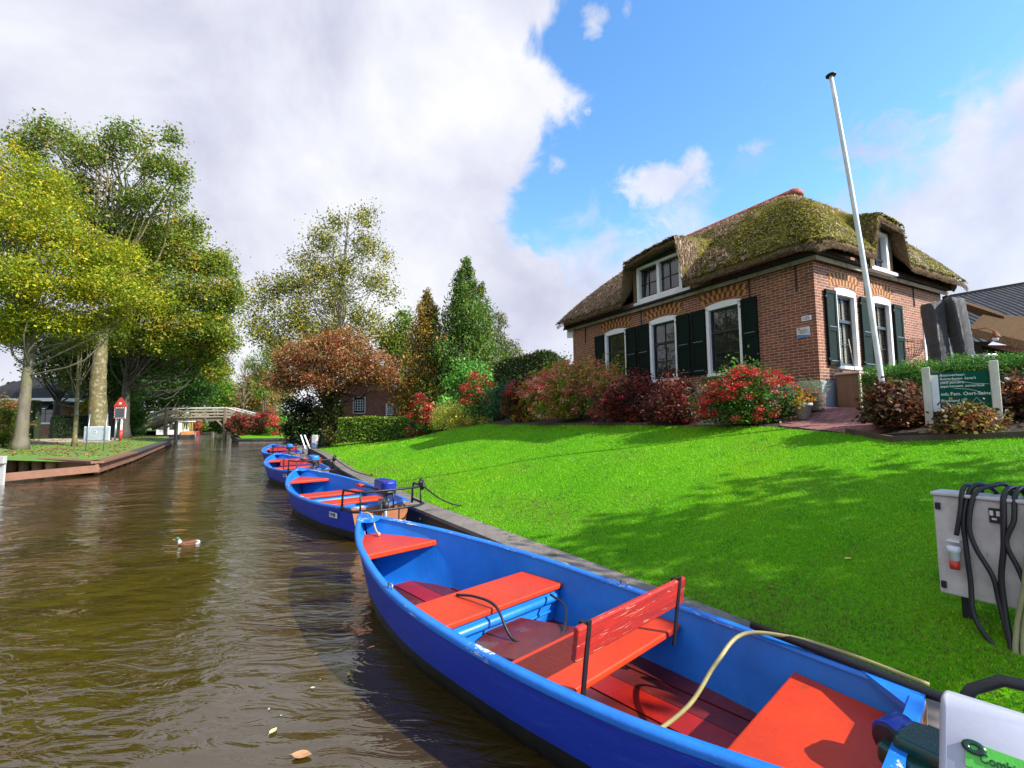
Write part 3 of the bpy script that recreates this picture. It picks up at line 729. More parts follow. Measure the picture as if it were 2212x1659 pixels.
def left_edging():
    t = thing('timber_edging', 'red brown plank edging with open low beam round the point of the left bank', 'canal edging', (-15.9, 17.9, 0))
    W = [(-22.4, 20.6), (-15.55, 17.55), (-18.9, 23.3), (-29.8, 40.6), (-33.2, 45.4), (-36, 49.3), (-41.3, 51.5), (-48.8, 59)]
    cap = MB()
    for i in range(len(W)-1):
        cap.beam((*W[i], .50), (*W[i+1], .50), .42, .10, 'red_timber' if i < 2 else 'face_wood', ext=.05)
    cap.build('cap_plank', t, loc=t.location, bevel=.01)
    fc = MB()
    for i in range(1, len(W)-1):
        fc.beam((*W[i], .26), (*W[i+1], .26), .10, .34, 'red_timber', ext=.03)
        L = math.hypot(W[i+1][0]-W[i][0], W[i+1][1]-W[i][1]); n = int(L/1.2)
        for k in range(n):
            f = (k+.5)/n; x = W[i][0]+(W[i+1][0]-W[i][0])*f+.07; y = W[i][1]+(W[i+1][1]-W[i][1])*f-.03
            fc.box((x, y, .30), (.05, .05, .05), 'galvanised')
            fc.tube([(x-.2, y, -.5), (x-.2, y, .1)], .10, 'face_wood', 8)
    fc.build('face_board', t, loc=t.location, bevel=.008)
    lb = MB(); lb.beam((-16.9, 14.6, .20), (-15.5, 17.55, .26), .16, .26, 'red_timber'); lb.beam((-22.4, 20.5, .3), (-15.6, 17.7, .3), .08, .24, 'orange_pile')
    lb.build('low_beam', t, loc=t.location, bevel=.01)
    for k, f in enumerate((.08, .24, .40, .56)):
        p = MB(); x, y = -21.6+(6.0)*f, 20.1-2.6*f; p.tube([(x, y-.1, -.5), (x, y-.1, .45)], .17, 'orange_pile', 12); p.build('pile', t, loc=t.location)
    t2 = thing('bulkhead', 'weathered grey board bulkhead with sloping capping at the left water edge', 'bulkhead', (-18.4, 15.2, 0))
    b = MB(); n = 7
    P0, P1 = Vector((-24, 13.9, 0)), Vector((-16.35, 15.1, 0))
    for k in range(30):
        f0, f1 = k/30, (k+.94)/30; A = P0.lerp(P1, f0); B = P0.lerp(P1, f1)
        b.slab([(A.x, A.y, -.4), (B.x, B.y, -.4), (B.x, B.y, .74), (A.x, A.y, .74)], (0, .06, 0), 'grey_board')
    b.build('board_face', t2, loc=t2.location)
    b = MB(); b.beam((-24, 13.86, .95), (-16.3, 15.06, .80), .14, .24, 'grey_board'); b.build('capping', t2, loc=t2.location, bevel=.01)
    t3 = thing('timber_edging', 'dark plank edging round the small lawn beyond the bridge post', 'canal edging', (-27.8, 48, 0))
    b = MB(); Wt = [(-40, 71.5), (-30.3, 50.5), (-25.7, 44.0), (8, 43)]
    for i in range(3):
        b.beam((*Wt[i], .40), (*Wt[i+1], .40), .35, .12, 'face_wood', ext=.04); b.beam((*Wt[i], .12), (*Wt[i+1], .12), .10, .30, 'cap_wood', ext=.03)
    b.build('plank', t3, loc=t3.location)
left_edging()
# ------------------------------------------------------------ thatched house
HR = math.atan2(.478, .878)
HC = Vector((6.32, 9.5, 0))
H = thing('thatched_house', 'brown brick farmhouse with mossy thatched roof and dark green shutters above the lawn', 'house', HC, HR)
WX, WY = 6.08, 8.48; ZB, ZT = 2.64, 5.25
def wall_with_holes(b, axis, length, z0, z1, holes, mat, th=.22, off=0.0):
    """wall in the x=off plane (axis y) or y=off plane (axis x), thickness inwards (+)"""
    us = sorted({0, length} | {h[0] for h in holes} | {h[1] for h in holes}); zs = sorted({z0, z1} | {h[2] for h in holes} | {h[3] for h in holes})
    def P(u, d, z): return (off+d, u, z) if axis == 'y' else (u, off+d, z)
    for i in range(len(us)-1):
        for j in range(len(zs)-1):
            uc, zc = (us[i]+us[i+1])/2, (zs[j]+zs[j+1])/2
            if any(h[0] < uc < h[1] and h[2] < zc < h[3] for h in holes): continue
            a, c, e, f = us[i], us[i+1], zs[j], zs[j+1]
            b.add([P(a, 0, e), P(c, 0, e), P(c, 0, f), P(a, 0, f)], [(0, 1, 2, 3)], mat)
    for h in holes:
        a, c, e, f = h
        q = [(a, e), (c, e), (c, f), (a, f)]
        for k in range(4):
            (u0, v0), (u1, v1) = q[k], q[(k+1) % 4]
            b.add([P(u0, 0, v0), P(u1, 0, v1), P(u1, th, v1), P(u0, th, v0)], [(0, 1, 2, 3)], mat)
FW = [(1.67, 2.68), (3.63, 4.66), (5.64, 6.68)]
GW = [(.72, 1.59), (2.31, 3.18)]
GS = [(4.85, 5.35)]
b = MB()
wall_with_holes(b, 'y', WY, ZB, ZT+.25, [(a, c, 2.98, 4.76) for a, c in FW]+[(3.36, 5.08, 5.44, 5.5)], 'brick_brown')
wall_with_holes(b, 'x', WX, ZB, ZT+.25, [(a, c, 2.95, 4.66) for a, c in GW]+[(a, c, 2.8, 4.36) for a, c in GS], 'brick_brown')
b.add([(0, WY, ZB), (WX, WY, ZB), (WX, WY, ZT+.2), (0, WY, ZT+.2)], [(0, 1, 2, 3)], 'brick_brown')
b.add([(WX, 0, ZB), (WX, WY, ZB), (WX, WY, ZT+.2), (WX, 0, ZT+.2)], [(0, 1, 2, 3)], 'brick_brown')
b.build('wall', H, fixn=False)
b = MB(); b.box((1.6, 4.2, 3.9), (.04, 8, 3.2), 'dark_interior'); b.box((3.3, 2.2, 3.9), (6.3, .04, 3.2), 'dark_interior'); b.box((WX/2, WY/2, 2.72), (WX-.1, WY-.1, .04), 'shelf_wood')
b.box((.9, 4.2, 5.35), (1.6, 8, .03), 'dark_interior'); b.box((3.3, 1.1, 5.35), (6.3, 2.1, .03), 'dark_interior')
b.build('inner_room', H)
b = MB()
for c, s in (((WX/2, 0-.0, 2.1), (WX+.09, .09, 1.09)), ((-.0, WY/2, 2.1), (.09, WY-.09, 1.09))): b.box(c, s, 'plinth_grey')
b.build('plinth', H, bevel=.006)

b = MB(); wall_with_holes(b, 'x', 1.25, 2.2, 4.72, [(.10, .56, 2.8, 4.30)], 'brick_brown'); b.v = [(x+WX+.003, y+.06, z) for x, y, z in b.v]
b.add([(WX+1.25, .06, 2.2), (WX+1.25, 3.5, 2.2), (WX+1.25, 3.5, 4.72), (WX+1.25, .06, 4.72)], [(0, 1, 2, 3)], 'brick_brown'); b.build('annex_wall', H, fixn=False)
b = MB(); b.box((WX+.70, 1.7, 4.80), (1.5, 3.6, .14), 'thatch_brown'); b.build('annex_roof', H, bevel=.03)
def arch(axis, a, c, z, n=17):
    """flat-arched head of upright bricks, yellow and red alternating"""
    b = MB(); cx = (a+c)/2; w = c-a; Rr = w*1.9; zc = z-math.sqrt(Rr*Rr-(w/2)**2)
    for k in range(n):
        th0 = math.asin((k/n-.5)*(w+.10)/Rr*1.0); th1 = math.asin(((k+.90)/n-.5)*(w+.10)/Rr)
        fl = 1.35
        for (r0, r1, m) in ((Rr, Rr+.135, 0), (Rr+.142, Rr+.27, 1)):
            P = []
            for r, th in ((r0, th0), (r0, th1), (r1, th1), (r1, th0)):
                x = cx+r*math.sin(th)*(1+(r-Rr)*fl*.35); zz = zc+r*math.cos(th)+.02
                P.append((-.004, x, zz) if axis == 'y' else (x, -.004, zz))
            mat = 'arch_yellow' if (k+m) % 2 == 0 else 'arch_red'
            b.slab(P, (.03, 0, 0) if axis == 'y' else (0, .03, 0), mat)
    return b.build('brick_arch', H)
def window(axis, a, c, z0, z1, sign=1, arched=True, blind=False, mull=2, split=.36, rows=2):
    def P(u, d, z): return (d, u, z) if axis == 'y' else (u, d, z)
    def S(w, t, h): return (t, w, h) if axis == 'y' else (w, t, h)
    w = c-a; cx = (a+c)/2
    root = MB(); fr = .085
    root.box(P(a+fr/2, .035, (z0+z1)/2), S(fr, .12, z1-z0), 'white_paint'); root.box(P(c-fr/2, .035, (z0+z1)/2), S(fr, .12, z1-z0), 'white_paint')
    if arched:
        n = 8; top = []
        for k in range(n+1):
            u = a+w*k/n; top.append((u, z1+.02+.055*(1-((k/n-.5)*2)**2)))
        poly = [P(a, -.025, z1-.09), P(c, -.025, z1-.09)]+[P(u, -.025, z) for u, z in reversed(top)]
        root.slab(poly, (.12, 0, 0) if axis == 'y' else (0, .12, 0), 'white_paint')
    else: root.box(P(cx, .035, z1-.04), S(w, .121, .08), 'white_paint')
    root.box(P(cx, .03, z0+.03), S(w+.04, .15, .07), 'white_paint')
    win = root.build('window', H, bevel=.006)
    s = MB(); x0, x1, y0, y1 = a+fr, c-fr, z0+.065, z1-.09; ym = y1-(y1-y0)*split; t = .045
    for u in (x0+t/2, x1-t/2): s.box(P(u, .085, (y0+y1)/2), S(t, .05, y1-y0), 'sash_paint')
    for z, hh in ((y0+.035, .07), (y1-.025, .05)): s.box(P(cx, .0845, z), S(x1-x0-2*t+.002, .048, hh), 'sash_paint')
    s.box(P(cx, .078, ym), S(x1-x0-2*t+.002, .062, .07), 'sash_paint')
    for k in range(1, mull): s.box(P(x0+(x1-x0)*k/mull, .088, (y0+y1)/2), S(.024, .03, y1-y0-.1), 'sash_paint')
    s.box(P(cx, .0875, y0+(ym-y0)*.5), S(x1-x0-2*t, .028, .022), 'sash_paint')
    s.build('sash', win, bevel=.003)
    g = MB(); g.box(P(cx, .094, (y0+y1)/2), S(x1-x0-.02, .004, y1-y0-.02), 'window_glass' if not blind else 'window_glass_clear'); g.build('pane', win)
    if blind:
        bl = MB(); z = y0+.05
        while z < y1-.05: bl.box(P(cx-.04, .15, z), S((x1-x0)*.72, .035, .012), 'blind_cream'); z += .034
        bl.box(P(x1-.09, .17, (y0+y1)/2), S(.10, .03, y1-y0), 'curtain_grey')
        bl.build('blind', win)
    return win
def shutter(axis, a, c, z0, z1, d=-.035, yaw=0, hinge='a'):
    b = MB(); w = c-a; h = z1-z0
    # local: u along wall from hinge, t out of the wall
    b.box((w/2, 0, h/2), (w, .035, h), 'shutter_green')
    fr = .075
    for z in ((0.0, .10), (h*.47-.03, h*.47+.06), (h-.09, h)): b.box((w/2, -.024, (z[0]+z[1])/2), (w, .014, z[1]-z[0]), 'shutter_green')
    for x in (fr/2, w-fr/2): b.box((x, -.0235, h/2), (fr, .013, h), 'shutter_green')
    for z in (.12, h*.47+.08): b.box((w/2, -.026, z-.012), (w-2*fr+.02, .022, .012), 'galvanised')
    for z in (.14, h-.16): b.box((0.0 if hinge == 'a' else w, -.02, z), (.07, .02, .035), 'black_iron')
    o = b.build('shutter', H, bevel=.004)
    if axis == 'x': o.location = (a, d, z0); o.rotation_euler = (0, 0, yaw)
    else: o.location = (d, c, z0); o.rotation_euler = (0, 0, -math.pi/2+yaw)
    return o
for a, c in FW:
    window('y', a, c, 2.96, 4.74); arch('y', a-.03, c+.03, 4.80)
for a, c in ((1.26, 1.66), (2.70, 3.14), (3.19, 3.62), (4.67, 5.14), (5.20, 5.63), (6.70, 7.16)): shutter('y', a, c, 3.03, 4.72)
for a, c in GW:
    window('x', a, c, 2.93, 4.64, blind=True); arch('x', a-.03, c+.03, 4.70)
for a, c in ((.31, .70), (1.72, 2.20), (3.25, 3.67)): shutter('x', a, c, 2.97, 4.60)
for a, c in GS:
    window('x', a, c, 2.80, 4.36, arched=False, blind=True, split=.4)
window('x', WX+.10, WX+.56, 2.80, 4.30, arched=False, blind=True, split=.4)
for a, c in GS:
    b = MB(); b.box(((a+c)/2, -.006, 4.5), (c-a+.1, .012, .24), 'render_cream'); b.build('lintel', H)
for a, c in FW:
    b = MB(); b.box((-.06, (a+c)/2, 2.88), (.14, c-a+.2, .07), 'bed_timber', Matrix.Rotation(R(-8), 3, 'Y')); b.build('window_sill', H)
for y in (.36, 1.44, 4.98, 7.72):
    b = MB(); b.box((-.02, y, 4.90), (.02, .025, .58), 'black_iron'); b.build('wall_anchor', H)
for x in (2.05, 4.45):
    b = MB(); b.box((x, -.02, 4.95), (.025, .02, .55), 'black_iron'); b.build('wall_anchor', H)
# timber board under the thatch
b = MB()
b.box((-.10, WY/2+.05, 5.20), (.03, WY+.3, .09), 'wood_weathered'); b.box((WX/2+.05, -.10, 5.20), (WX+.3, .03, .09), 'wood_weathered')
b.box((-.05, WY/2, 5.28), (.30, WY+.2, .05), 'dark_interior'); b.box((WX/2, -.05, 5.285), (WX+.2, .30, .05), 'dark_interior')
b.build('eaves_board', H)
# white end board of the eaves at the far corner
b = MB(); b.slab([(-.02, WY+.02, 4.92), (-.02, WY+.34, 4.95), (-.02, WY+.36, 5.18), (-.02, WY+.02, 5.22)], (.03, 0, 0), 'white_paint'); b.build('end_board', H)
# number and plaque by the corner
b = MB(); b.box((-.008, .19, 3.985), (.014, .20, .11), 'white_paint'); np_ = b.build('number_plate', H, bevel=.01)
text('105', 'digits', .105, 'letter_dark', np_, (-.017, .28, 3.95), (R(90), 0, R(-90)))
b = MB(); b.box((-.01, .27, 3.70), (.016, .27, .21), 'plate_white'); b.slab([(-.0205, .402, 3.60), (-.0205, .138, 3.60), (-.0205, .138, 3.625), (-.0205, .402, 3.66)], (.003, 0, 0), 'plate_blue')
pl_ = b.build('wall_plaque', H)
text('HP', 'emblem', .05, 'letter_dark', pl_, (-.021, .385, 3.755), (R(90), 0, R(-90)))
b = MB()
for k, (z, w) in enumerate(((3.745, .16), (3.732, .2), (3.70, .22), (3.685, .12))): b.box((-.02, .27, z), (.004, w, .005), 'letter_dark')
b.box((-.02, .25, 3.775), (.004, .03, .03), 'grey_metal')
b.build('small_print', pl_)

# ---- the thatch: a height field with two raised dormer hoods
K1 = (8.38-5.50)/3.75; K2 = (8.38-5.50)/2.75
def smin(a, b, k): h = np.clip(.5+.5*(b-a)/k, 0, 1); return b*(1-h)+a*h-k*h*(1-h)
def smax(a, b, k): return -smin(-a, -b, k)
def sstep(a, b, x): t = np.clip((x-a)/(b-a), 0, 1); return t*t*(3-2*t)
def thatch_z(X, Y):
    z = smin(5.50+(X+.45)*K1, 5.50+(6.45-X)*K1*1.2, .35)
    z = smin(z, 5.50+(Y+.45)*K2, .4); z = smin(z, 5.50+(8.93-Y)*K2*1.02, .4)
    f = np.clip((z-5.5)/2.88, 0, 1); z = z+.34*np.sin(np.pi*f)**.8*(1-.25*f)
    # long-side dormer hood
    wd = np.clip((X+.25)/1.6, 0, 1); s = sstep(2.90-.85*wd, 3.24, Y)*(1-sstep(5.18, 5.46+.7*wd, Y))
    zA = 5.2+s*(6.80-5.2+.10*(X+.45)-.07*(Y-3.2)-.03*(Y-4.2)**2)
    z = np.where(X < 3.4, smax(z, zA, .10), z)
    wd = np.clip((Y+.25)/1.6, 0, 1); s = sstep(1.45-.6*wd, 1.95, X)*(1-sstep(2.92, 3.40+.5*wd, X))
    zB = 5.2+s*(6.40-5.2+.30*(Y+.45)-.08*(X-2.2))
    return np.where(Y < 2.3, smax(z, zB, .10), z)
def thatch():
    st = .055; xs = np.arange(-.45, 6.45+st/2, st); ys = np.arange(-.45, 8.93+st/2, st)
    X, Y = np.meshgrid(xs, ys); Z = thatch_z(X, Y)
    g = np.random.default_rng(3)
    def sm(a, k):
        for _ in range(k): a = (a+np.roll(a, 1, 0)+np.roll(a, -1, 0)+np.roll(a, 1, 1)+np.roll(a, -1, 1))/5
        return a
    rough = sm(g.normal(size=Z.shape), 1)*.020+sm(g.normal(size=Z.shape), 6)*.12+sm(g.normal(size=Z.shape), 40)*.25
    Zt = Z+rough
    # round the rim down
    edge = np.minimum(np.minimum(X+.45, 6.45-X), np.minimum(Y+.45, 8.93-Y))
    Zt = Zt-.09*(1-np.clip(edge/.14, 0, 1))**2
    Zb = Z-.20+.05*np.clip((Z-(5.5+.8*np.minimum(X, Y)+.45))/.8, 0, 1)+sm(g.normal(size=Z.shape), 3)*.02
    Xr, Yr = X.copy(), Y.copy()
    # round the plan corners slightly
    for cx, cy in ((-.45, -.45), (6.45, -.45), (-.45, 8.93), (6.45, 8.93)):
        d = np.hypot(X-cx, Y-cy); f = np.clip(1-d/.9, 0, 1)**2*.22
        Xr += f*np.sign(3.3-cx); Yr += f*np.sign(4.2-cy)
    ny, nx = X.shape
    V = np.concatenate([np.stack([Xr, Yr, Zt], -1).reshape(-1, 3), np.stack([Xr, Yr, Zb], -1).reshape(-1, 3)])
    N = nx*ny; i = np.arange(N).reshape(ny, nx)
    q = np.stack([i[:-1, :-1], i[:-1, 1:], i[1:, 1:], i[1:, :-1]], -1).reshape(-1, 4)
    qb = q[:, ::-1]+N
    rim = []
    for line in (i[0, :], i[:, -1], i[-1, ::-1], i[::-1, 0]):
        rim.append(np.stack([line[:-1], line[:-1]+N, line[1:]+N, line[1:]], -1))
    Fc = np.vstack([q, qb]+rim)
    o = meshobj('roof', V, Fc, ['thatch'], parent=H, smooth=True)
    # loose straw ends and moss tufts lying on the surface
    n = 170000; x = g.uniform(-.47, 6.4, n); y = g.uniform(-.47, 8.9, n)
    z = thatch_z(x, y); e = .02; gx = (thatch_z(x+e, y)-z)/e; gy = (thatch_z(x, y+e)-z)/e
    keep = (x < 3.6) | (y < 2.6); x, y, z, gx, gy = [a[keep] for a in (x, y, z, gx, gy)]
    n = len(x); nr = np.stack([-gx, -gy, np.ones(n)], 1); nr /= np.linalg.norm(nr, axis=1)[:, None]
    nr = nr+g.normal(size=(n, 3))*.34; nr /= np.linalg.norm(nr, axis=1)[:, None]
    down = np.stack([-gx, -gy, -(gx**2+gy**2)], 1)+g.normal(size=(n, 3))*.35; t = down-(down*nr).sum(1)[:, None]*nr; t /= np.linalg.norm(t, axis=1)[:, None]+1e-6
    bb = np.cross(nr, t); P = np.stack([x, y, z+.005+.02*g.random(n)], 1)
    from mathutils import noise as mn
    nv = np.array([mn.noise((a*1.5, c_*1.5, .3))+.6*mn.noise((a*4.1, c_*4.1, 2.3))+.35*mn.noise((a*11, c_*11, 5)) for a, c_ in zip(x, y)])
    patchn = 1.5*nv+g.normal(size=n)*.12-(y-3.0)*.30+.25*np.sin(x*1.3)
    moss = patchn > -.10
    L = np.where(moss, .026, .09)[:, None]*(.6+.8*g.random(n))[:, None]; W = L*np.where(moss, .75, .16)[:, None]
    V = np.empty((n, 4, 3)); V[:, 0] = P-t*L; V[:, 1] = P+bb*W; V[:, 2] = P+t*L+nr*.01; V[:, 3] = P-bb*W
    pal_m = np.array([[.24, .22, .015], [.14, .14, .012], [.40, .34, .03], [.05, .055, .010], [.17, .12, .03]]); pal_s = np.array([[.36, .24, .13], [.13, .085, .045], [.58, .44, .30], [.20, .12, .06]])
    c = np.where(moss[:, None], pal_m[g.integers(0, 5, n)], pal_s[g.integers(0, 4, n)])*(1+.2*g.normal(size=(n, 1))).clip(.4, 1.6)
    meshobj('moss', V.reshape(-1, 3), np.arange(4*n).reshape(n, 4), ['leaf_surface'], parent=o, col=np.repeat(c, 4, 0).clip(.01, .9))
    # fringe of cut straw along the eaves
    n = 15000; side = g.random(n) < .55; u = g.random(n)
    x = np.where(side, -.45, -.45+u*6.9); y = np.where(side, -.45+u*9.3, -.45); z = thatch_z(x, y)-.07-.13*g.random(n)
    P = np.stack([x+.03*g.random(n), y+.03*g.random(n), z], 1); d = np.stack([np.where(side, -.5, 0), np.where(side, 0, -.5), -.45*np.ones(n)], 1)+g.normal(size=(n, 3))*.2
    d /= np.linalg.norm(d, axis=1)[:, None]; s_ = np.cross(d, g.normal(size=(n, 3))); s_ /= np.linalg.norm(s_, axis=1)[:, None]
    L = (.05*(.4+g.random(n)))[:, None]; V = np.stack([P-s_*.004, P+s_*.004, P+d*L], 1)
    c = pal_s[g.integers(0, 4, n)]*.6
    meshobj('straw_fringe', V.reshape(-1, 3), np.arange(3*n).reshape(n, 3), ['leaf_surface'], parent=o, col=np.repeat(c, 3, 0))
    # red ridge tiles
    b = MB(); y = 2.15
    while y < 6.35:
        pts = []; k = 0
        for a in range(-4, 5):
            th = a/4*R(72); pts.append((th, .19))
        vs = []; 
        for yy, rr in ((y, .245), (y+.40, .222)):
            for th, _ in pts: vs.append((3.32+math.sin(th)*rr, yy, 8.26+math.cos(th)*rr*1.0))
            for th, _ in pts: vs.append((3.32+math.sin(th)*(rr-.022), yy, 8.26+math.cos(th)*(rr-.022)))
        m = len(pts); f = []
        for a in range(m-1): f += [(a, a+1, 2*m+a+1, 2*m+a), (m+a, 3*m+a, 3*m+a+1, m+a+1), (a, m+a, m+a+1, a+1), (2*m+a, 2*m+a+1, 3*m+a+1, 3*m+a)]
        b.add(vs, f, 'ridge_tile', True); y += .335
    b.lathe([(.24, 0), (.23, .12), (.15, .21), (0.01, .25)], (3.32, 2.15, 8.24), 'ridge_tile', 14)
    b.build('ridge_tiles', o)
thatch()
# long-side dormer: white casement pair on a white board
b = MB(); y0, y1, z0, z1 = 3.36, 5.08, 5.44, 6.50
for y in (y0+.05, y1-.05): b.box((.0, y, (z0+z1)/2), (.12, .10, z1-z0), 'white_paint')
b.box((.0, 4.22, (z0+z1)/2), (.119, .10, z1-z0), 'white_paint')
for z in (z0+.04, z1-.04): b.box((0, 4.22, z), (.118, y1-y0, .08), 'white_paint')
b.box((-.03, 4.17, 5.355), (.06, 2.14, .17), 'white_paint')
dw = b.build('dormer_window', H, bevel=.005)
for a in (y0+.10, 4.27):
    b = MB(); w = .77; t = .05; zz0, zz1 = z0+.08, z1-.08
    for y in (a+t/2, a+w-t/2): b.box((.035, y, (zz0+zz1)/2), (.04, t, zz1-zz0), 'sash_paint')
    for z in (zz0+t/2, zz1-t/2): b.box((.0345, a+w/2, z), (.038, w-2*t+.002, t), 'sash_paint')
    b.box((.033, a+w/2, (zz0+zz1)/2), (.026, .022, zz1-zz0-.1), 'sash_paint'); b.box((.0325, a+w/2, (zz0+zz1)/2-.03), (.025, w-.1, .022), 'sash_paint')
    s = b.build('casement', dw, bevel=.003)
    b = MB(); b.box((.045, a+w/2, (zz0+zz1)/2), (.004, w-.06, zz1-zz0-.06), 'window_glass'); b.build('pane', dw)
b = MB(); b.box((.20, y0+.18, 5.9), (.02, .14, .9), 'curtain_grey'); b.box((.20, y1-.18, 5.9), (.02, .14, .9), 'curtain_grey'); b.box((.9, 4.2, 5.95), (.03, 2, 1.2), 'dark_interior'); b.build('curtain', dw)
b = MB()
for ya, yb in ((3.20, 3.355), (5.085, 5.24)): b.box((.35, (ya+yb)/2, 5.9), (.8, yb-ya, 1.1), 'thatch')
b.box((.2, 4.22, 6.56), (.6, 1.70, .08), 'dark_interior')
b.build('dormer_cheek', H)
# gable-side dormer
b = MB(); x0, x1, z0, z1 = 2.04, 2.86, 5.26, 6.20; gy_ = -.12
for x in (x0+.05, x1-.05): b.box((x, gy_, (z0+z1)/2), (.10, .14, z1-z0), 'white_paint')
for z in (z0+.04, z1-.04): b.box(((x0+x1)/2, gy_, z), (x1-x0, .139, .08), 'white_paint')
b.box(((x0+x1)/2+.06, gy_-.02, 5.24), (x1-x0+.40, .22, .07), 'white_paint')
gw = b.build('dormer_window', H, bevel=.005)
b = MB(); b.box((2.45, gy_+.03, 5.74), (.03, .04, .86), 'sash_paint'); b.box((2.45, gy_+.03, 5.55), (.66, .03, .03), 'sash_paint'); b.build('casement', gw)
b = MB(); b.box((2.45, gy_+.045, 5.74), (.66, .004, .88), 'window_glass'); b.build('pane', gw)
b = MB(); b.box((1.95, .22, 5.72), (.17, .9, .95), 'thatch'); b.box((2.95, .22, 5.72), (.17, .8, .95), 'thatch'); b.box((2.45, .7, 5.75), (1.0, .03, 1.1), 'dark_interior'); b.build('dormer_cheek', H)

def hl(x, y, z=0):
    """house-local to world"""
    v = Matrix.Rotation(HR, 3, 'Z') @ Vector((x, y, z)); return v+Vector((HC.x, HC.y, 0))
# things on the window sills
def pot(name, label, cat, loc, r, h, mat, leafcol, n, lh, group=None, ls=.07, rim=True, sp=.8):
    t = thing(name, label, cat, loc, random.random(), group); b = MB()
    pr = [(r*.68, 0), (r*.95, h*.82), (r*1.06, h*.82), (r*1.08, h), (r*.92, h), (r*.88, h*.85)] if rim else [(r*.8, 0), (r, h*.5), (r, h), (r*.9, h), (r*.88, h*.8)]
    b.lathe(pr, (0, 0, 0), mat, 18); b.build('pot', t)
    g = np.random.default_rng(n); cl = np.stack([g.normal(size=12)*r*sp, g.normal(size=12)*r*sp, h+lh*g.random(12)], 1)
    V, Fc, c = leaves(cl, r*.35, n, ls, leafcol, seed=n); meshobj('foliage', V, Fc, ['leaf_surface'], t, c)
    return t
p = hl(.20, 1.88, 3.06); pot('potted_plant', 'leafy plant in white pot behind the window nearest the house corner', 'potted plant', p, .10, .13, 'white_paint', [(1, (.06, .16, .02)), (1, (.12, .25, .03))], 160, .28)
p = hl(.22, 3.98, 3.06); pot('potted_plant', 'small dry plant in white pot behind the middle window of the long wall', 'potted plant', p, .085, .13, 'white_paint', [(1, (.16, .14, .04)), (1, (.2, .08, .05))], 110, .25)
bt = thing('book_row', 'short row of tan and brown books behind the window nearest the house corner', 'books', hl(.20, 2.34, 3.06), HR)
for k in range(6):
    b = MB(); b.box((0, -.08+.032*k, .09+.004*(k % 3)), (.12, .026, .18+.01*(k % 3)), 'book_tan'); b.build('book', bt)
# rusty wire basket on the gable wall
bk = thing('wire_basket', 'rusty empty half-round wire basket hung on the gable wall beside the last green shutter', 'wall basket', hl(4.05, -.02, 3.36), HR)
b = MB(); r0, r1 = .30, .20
for z, r in ((.42, .31), (.36, .31), (.2, .29), (.04, .20)):
    b.tube([(r*math.cos(a*math.pi/10), -abs(r*.75*math.sin(a*math.pi/10)), z) for a in range(11)], .007, 'rust', 5)
b.tube([(-.31, 0, .42), (.31, 0, .42)], .007, 'rust', 5)
for k in range(13):
    a = k*math.pi/12; b.tube([(.31*math.cos(a), -.31*.75*math.sin(a), .42), (.31*math.cos(a), -.31*.75*math.sin(a), .2), (.20*math.cos(a), -.2*.75*math.sin(a), .04), (.02*math.cos(a), -.05*math.sin(a), 0)], .005, 'rust', 4)
b.build('wire_frame', bk)
# ------------------------------------------------------------ the rental boats
BL = 5.18
def cub(xs, ys):
    xs = np.array(xs, float); ys = np.array(ys, float)
    def f(x):
        x = min(max(x, xs[0]), xs[-1]); i = int(min(np.searchsorted(xs, x, 'right')-1, len(xs)-2)); i = max(i, 0)
        h = xs[i+1]-xs[i]; t = (x-xs[i])/h
        m0 = (ys[min(i+1, len(xs)-1)]-ys[max(i-1, 0)])/(xs[min(i+1, len(xs)-1)]-xs[max(i-1, 0)])
        j = i+1; m1 = (ys[min(j+1, len(xs)-1)]-ys[max(j-1, 0)])/(xs[min(j+1, len(xs)-1)]-xs[max(j-1, 0)])
        return (2*t**3-3*t*t+1)*ys[i]+(t**3-2*t*t+t)*h*m0+(-2*t**3+3*t*t)*ys[j]+(t**3-t*t)*h*m1
    return f
fB = cub([0, .3, 1, 2, 3, 4, 4.55, 4.95, 5.18], [.49, .56, .70, .785, .76, .545, .345, .15, .02])
fZ = cub([0, 1, 2, 3, 4, 5.18], [.55, .52, .53, .575, .65, .76])
def fK(s): return -.16+.10*sst(1.2, 0, s)+.16*sst(4.0, 5.18, s)
def hullpt(s, u, ins=0.0, zcap=None):
    """u 0 keel .. 1 rim, right-hand side; ins = wall thickness inwards"""
    B = max(fB(s)-ins, .004); Z = fZ(s); K = fK(s)+ins*1.2
    prof = [(0, 0), (.18, .35), (.34, .62), (.50, .80), (.66, .90), (.82, .96), (1, 1)]
    # chined bottom then flared side
    t = u*6; i = min(int(t), 5); f = t-i
    wid = [0, .42, .70, .815, .885, .945, 1.0]; hei = [0, .03, .12, .34, .56, .78, 1.0]
    w = wid[i]*(1-f)+wid[i+1]*f; h = hei[i]*(1-f)+hei[i+1]*f
    z = K+(Z-K)*h
    if zcap is not None: z = min(z, zcap)
    x = s-.42*(1-h)**1.2*sst(3.2, 5.18, s)
    return x, -B*w, z
def boat_half_at(z, s, ins=.035):
    """inner half beam at height z"""
    best = .02
    for k in range(61):
        x, y, zz = hullpt(s, k/60, ins)
        if zz <= z: best = -y
    return best
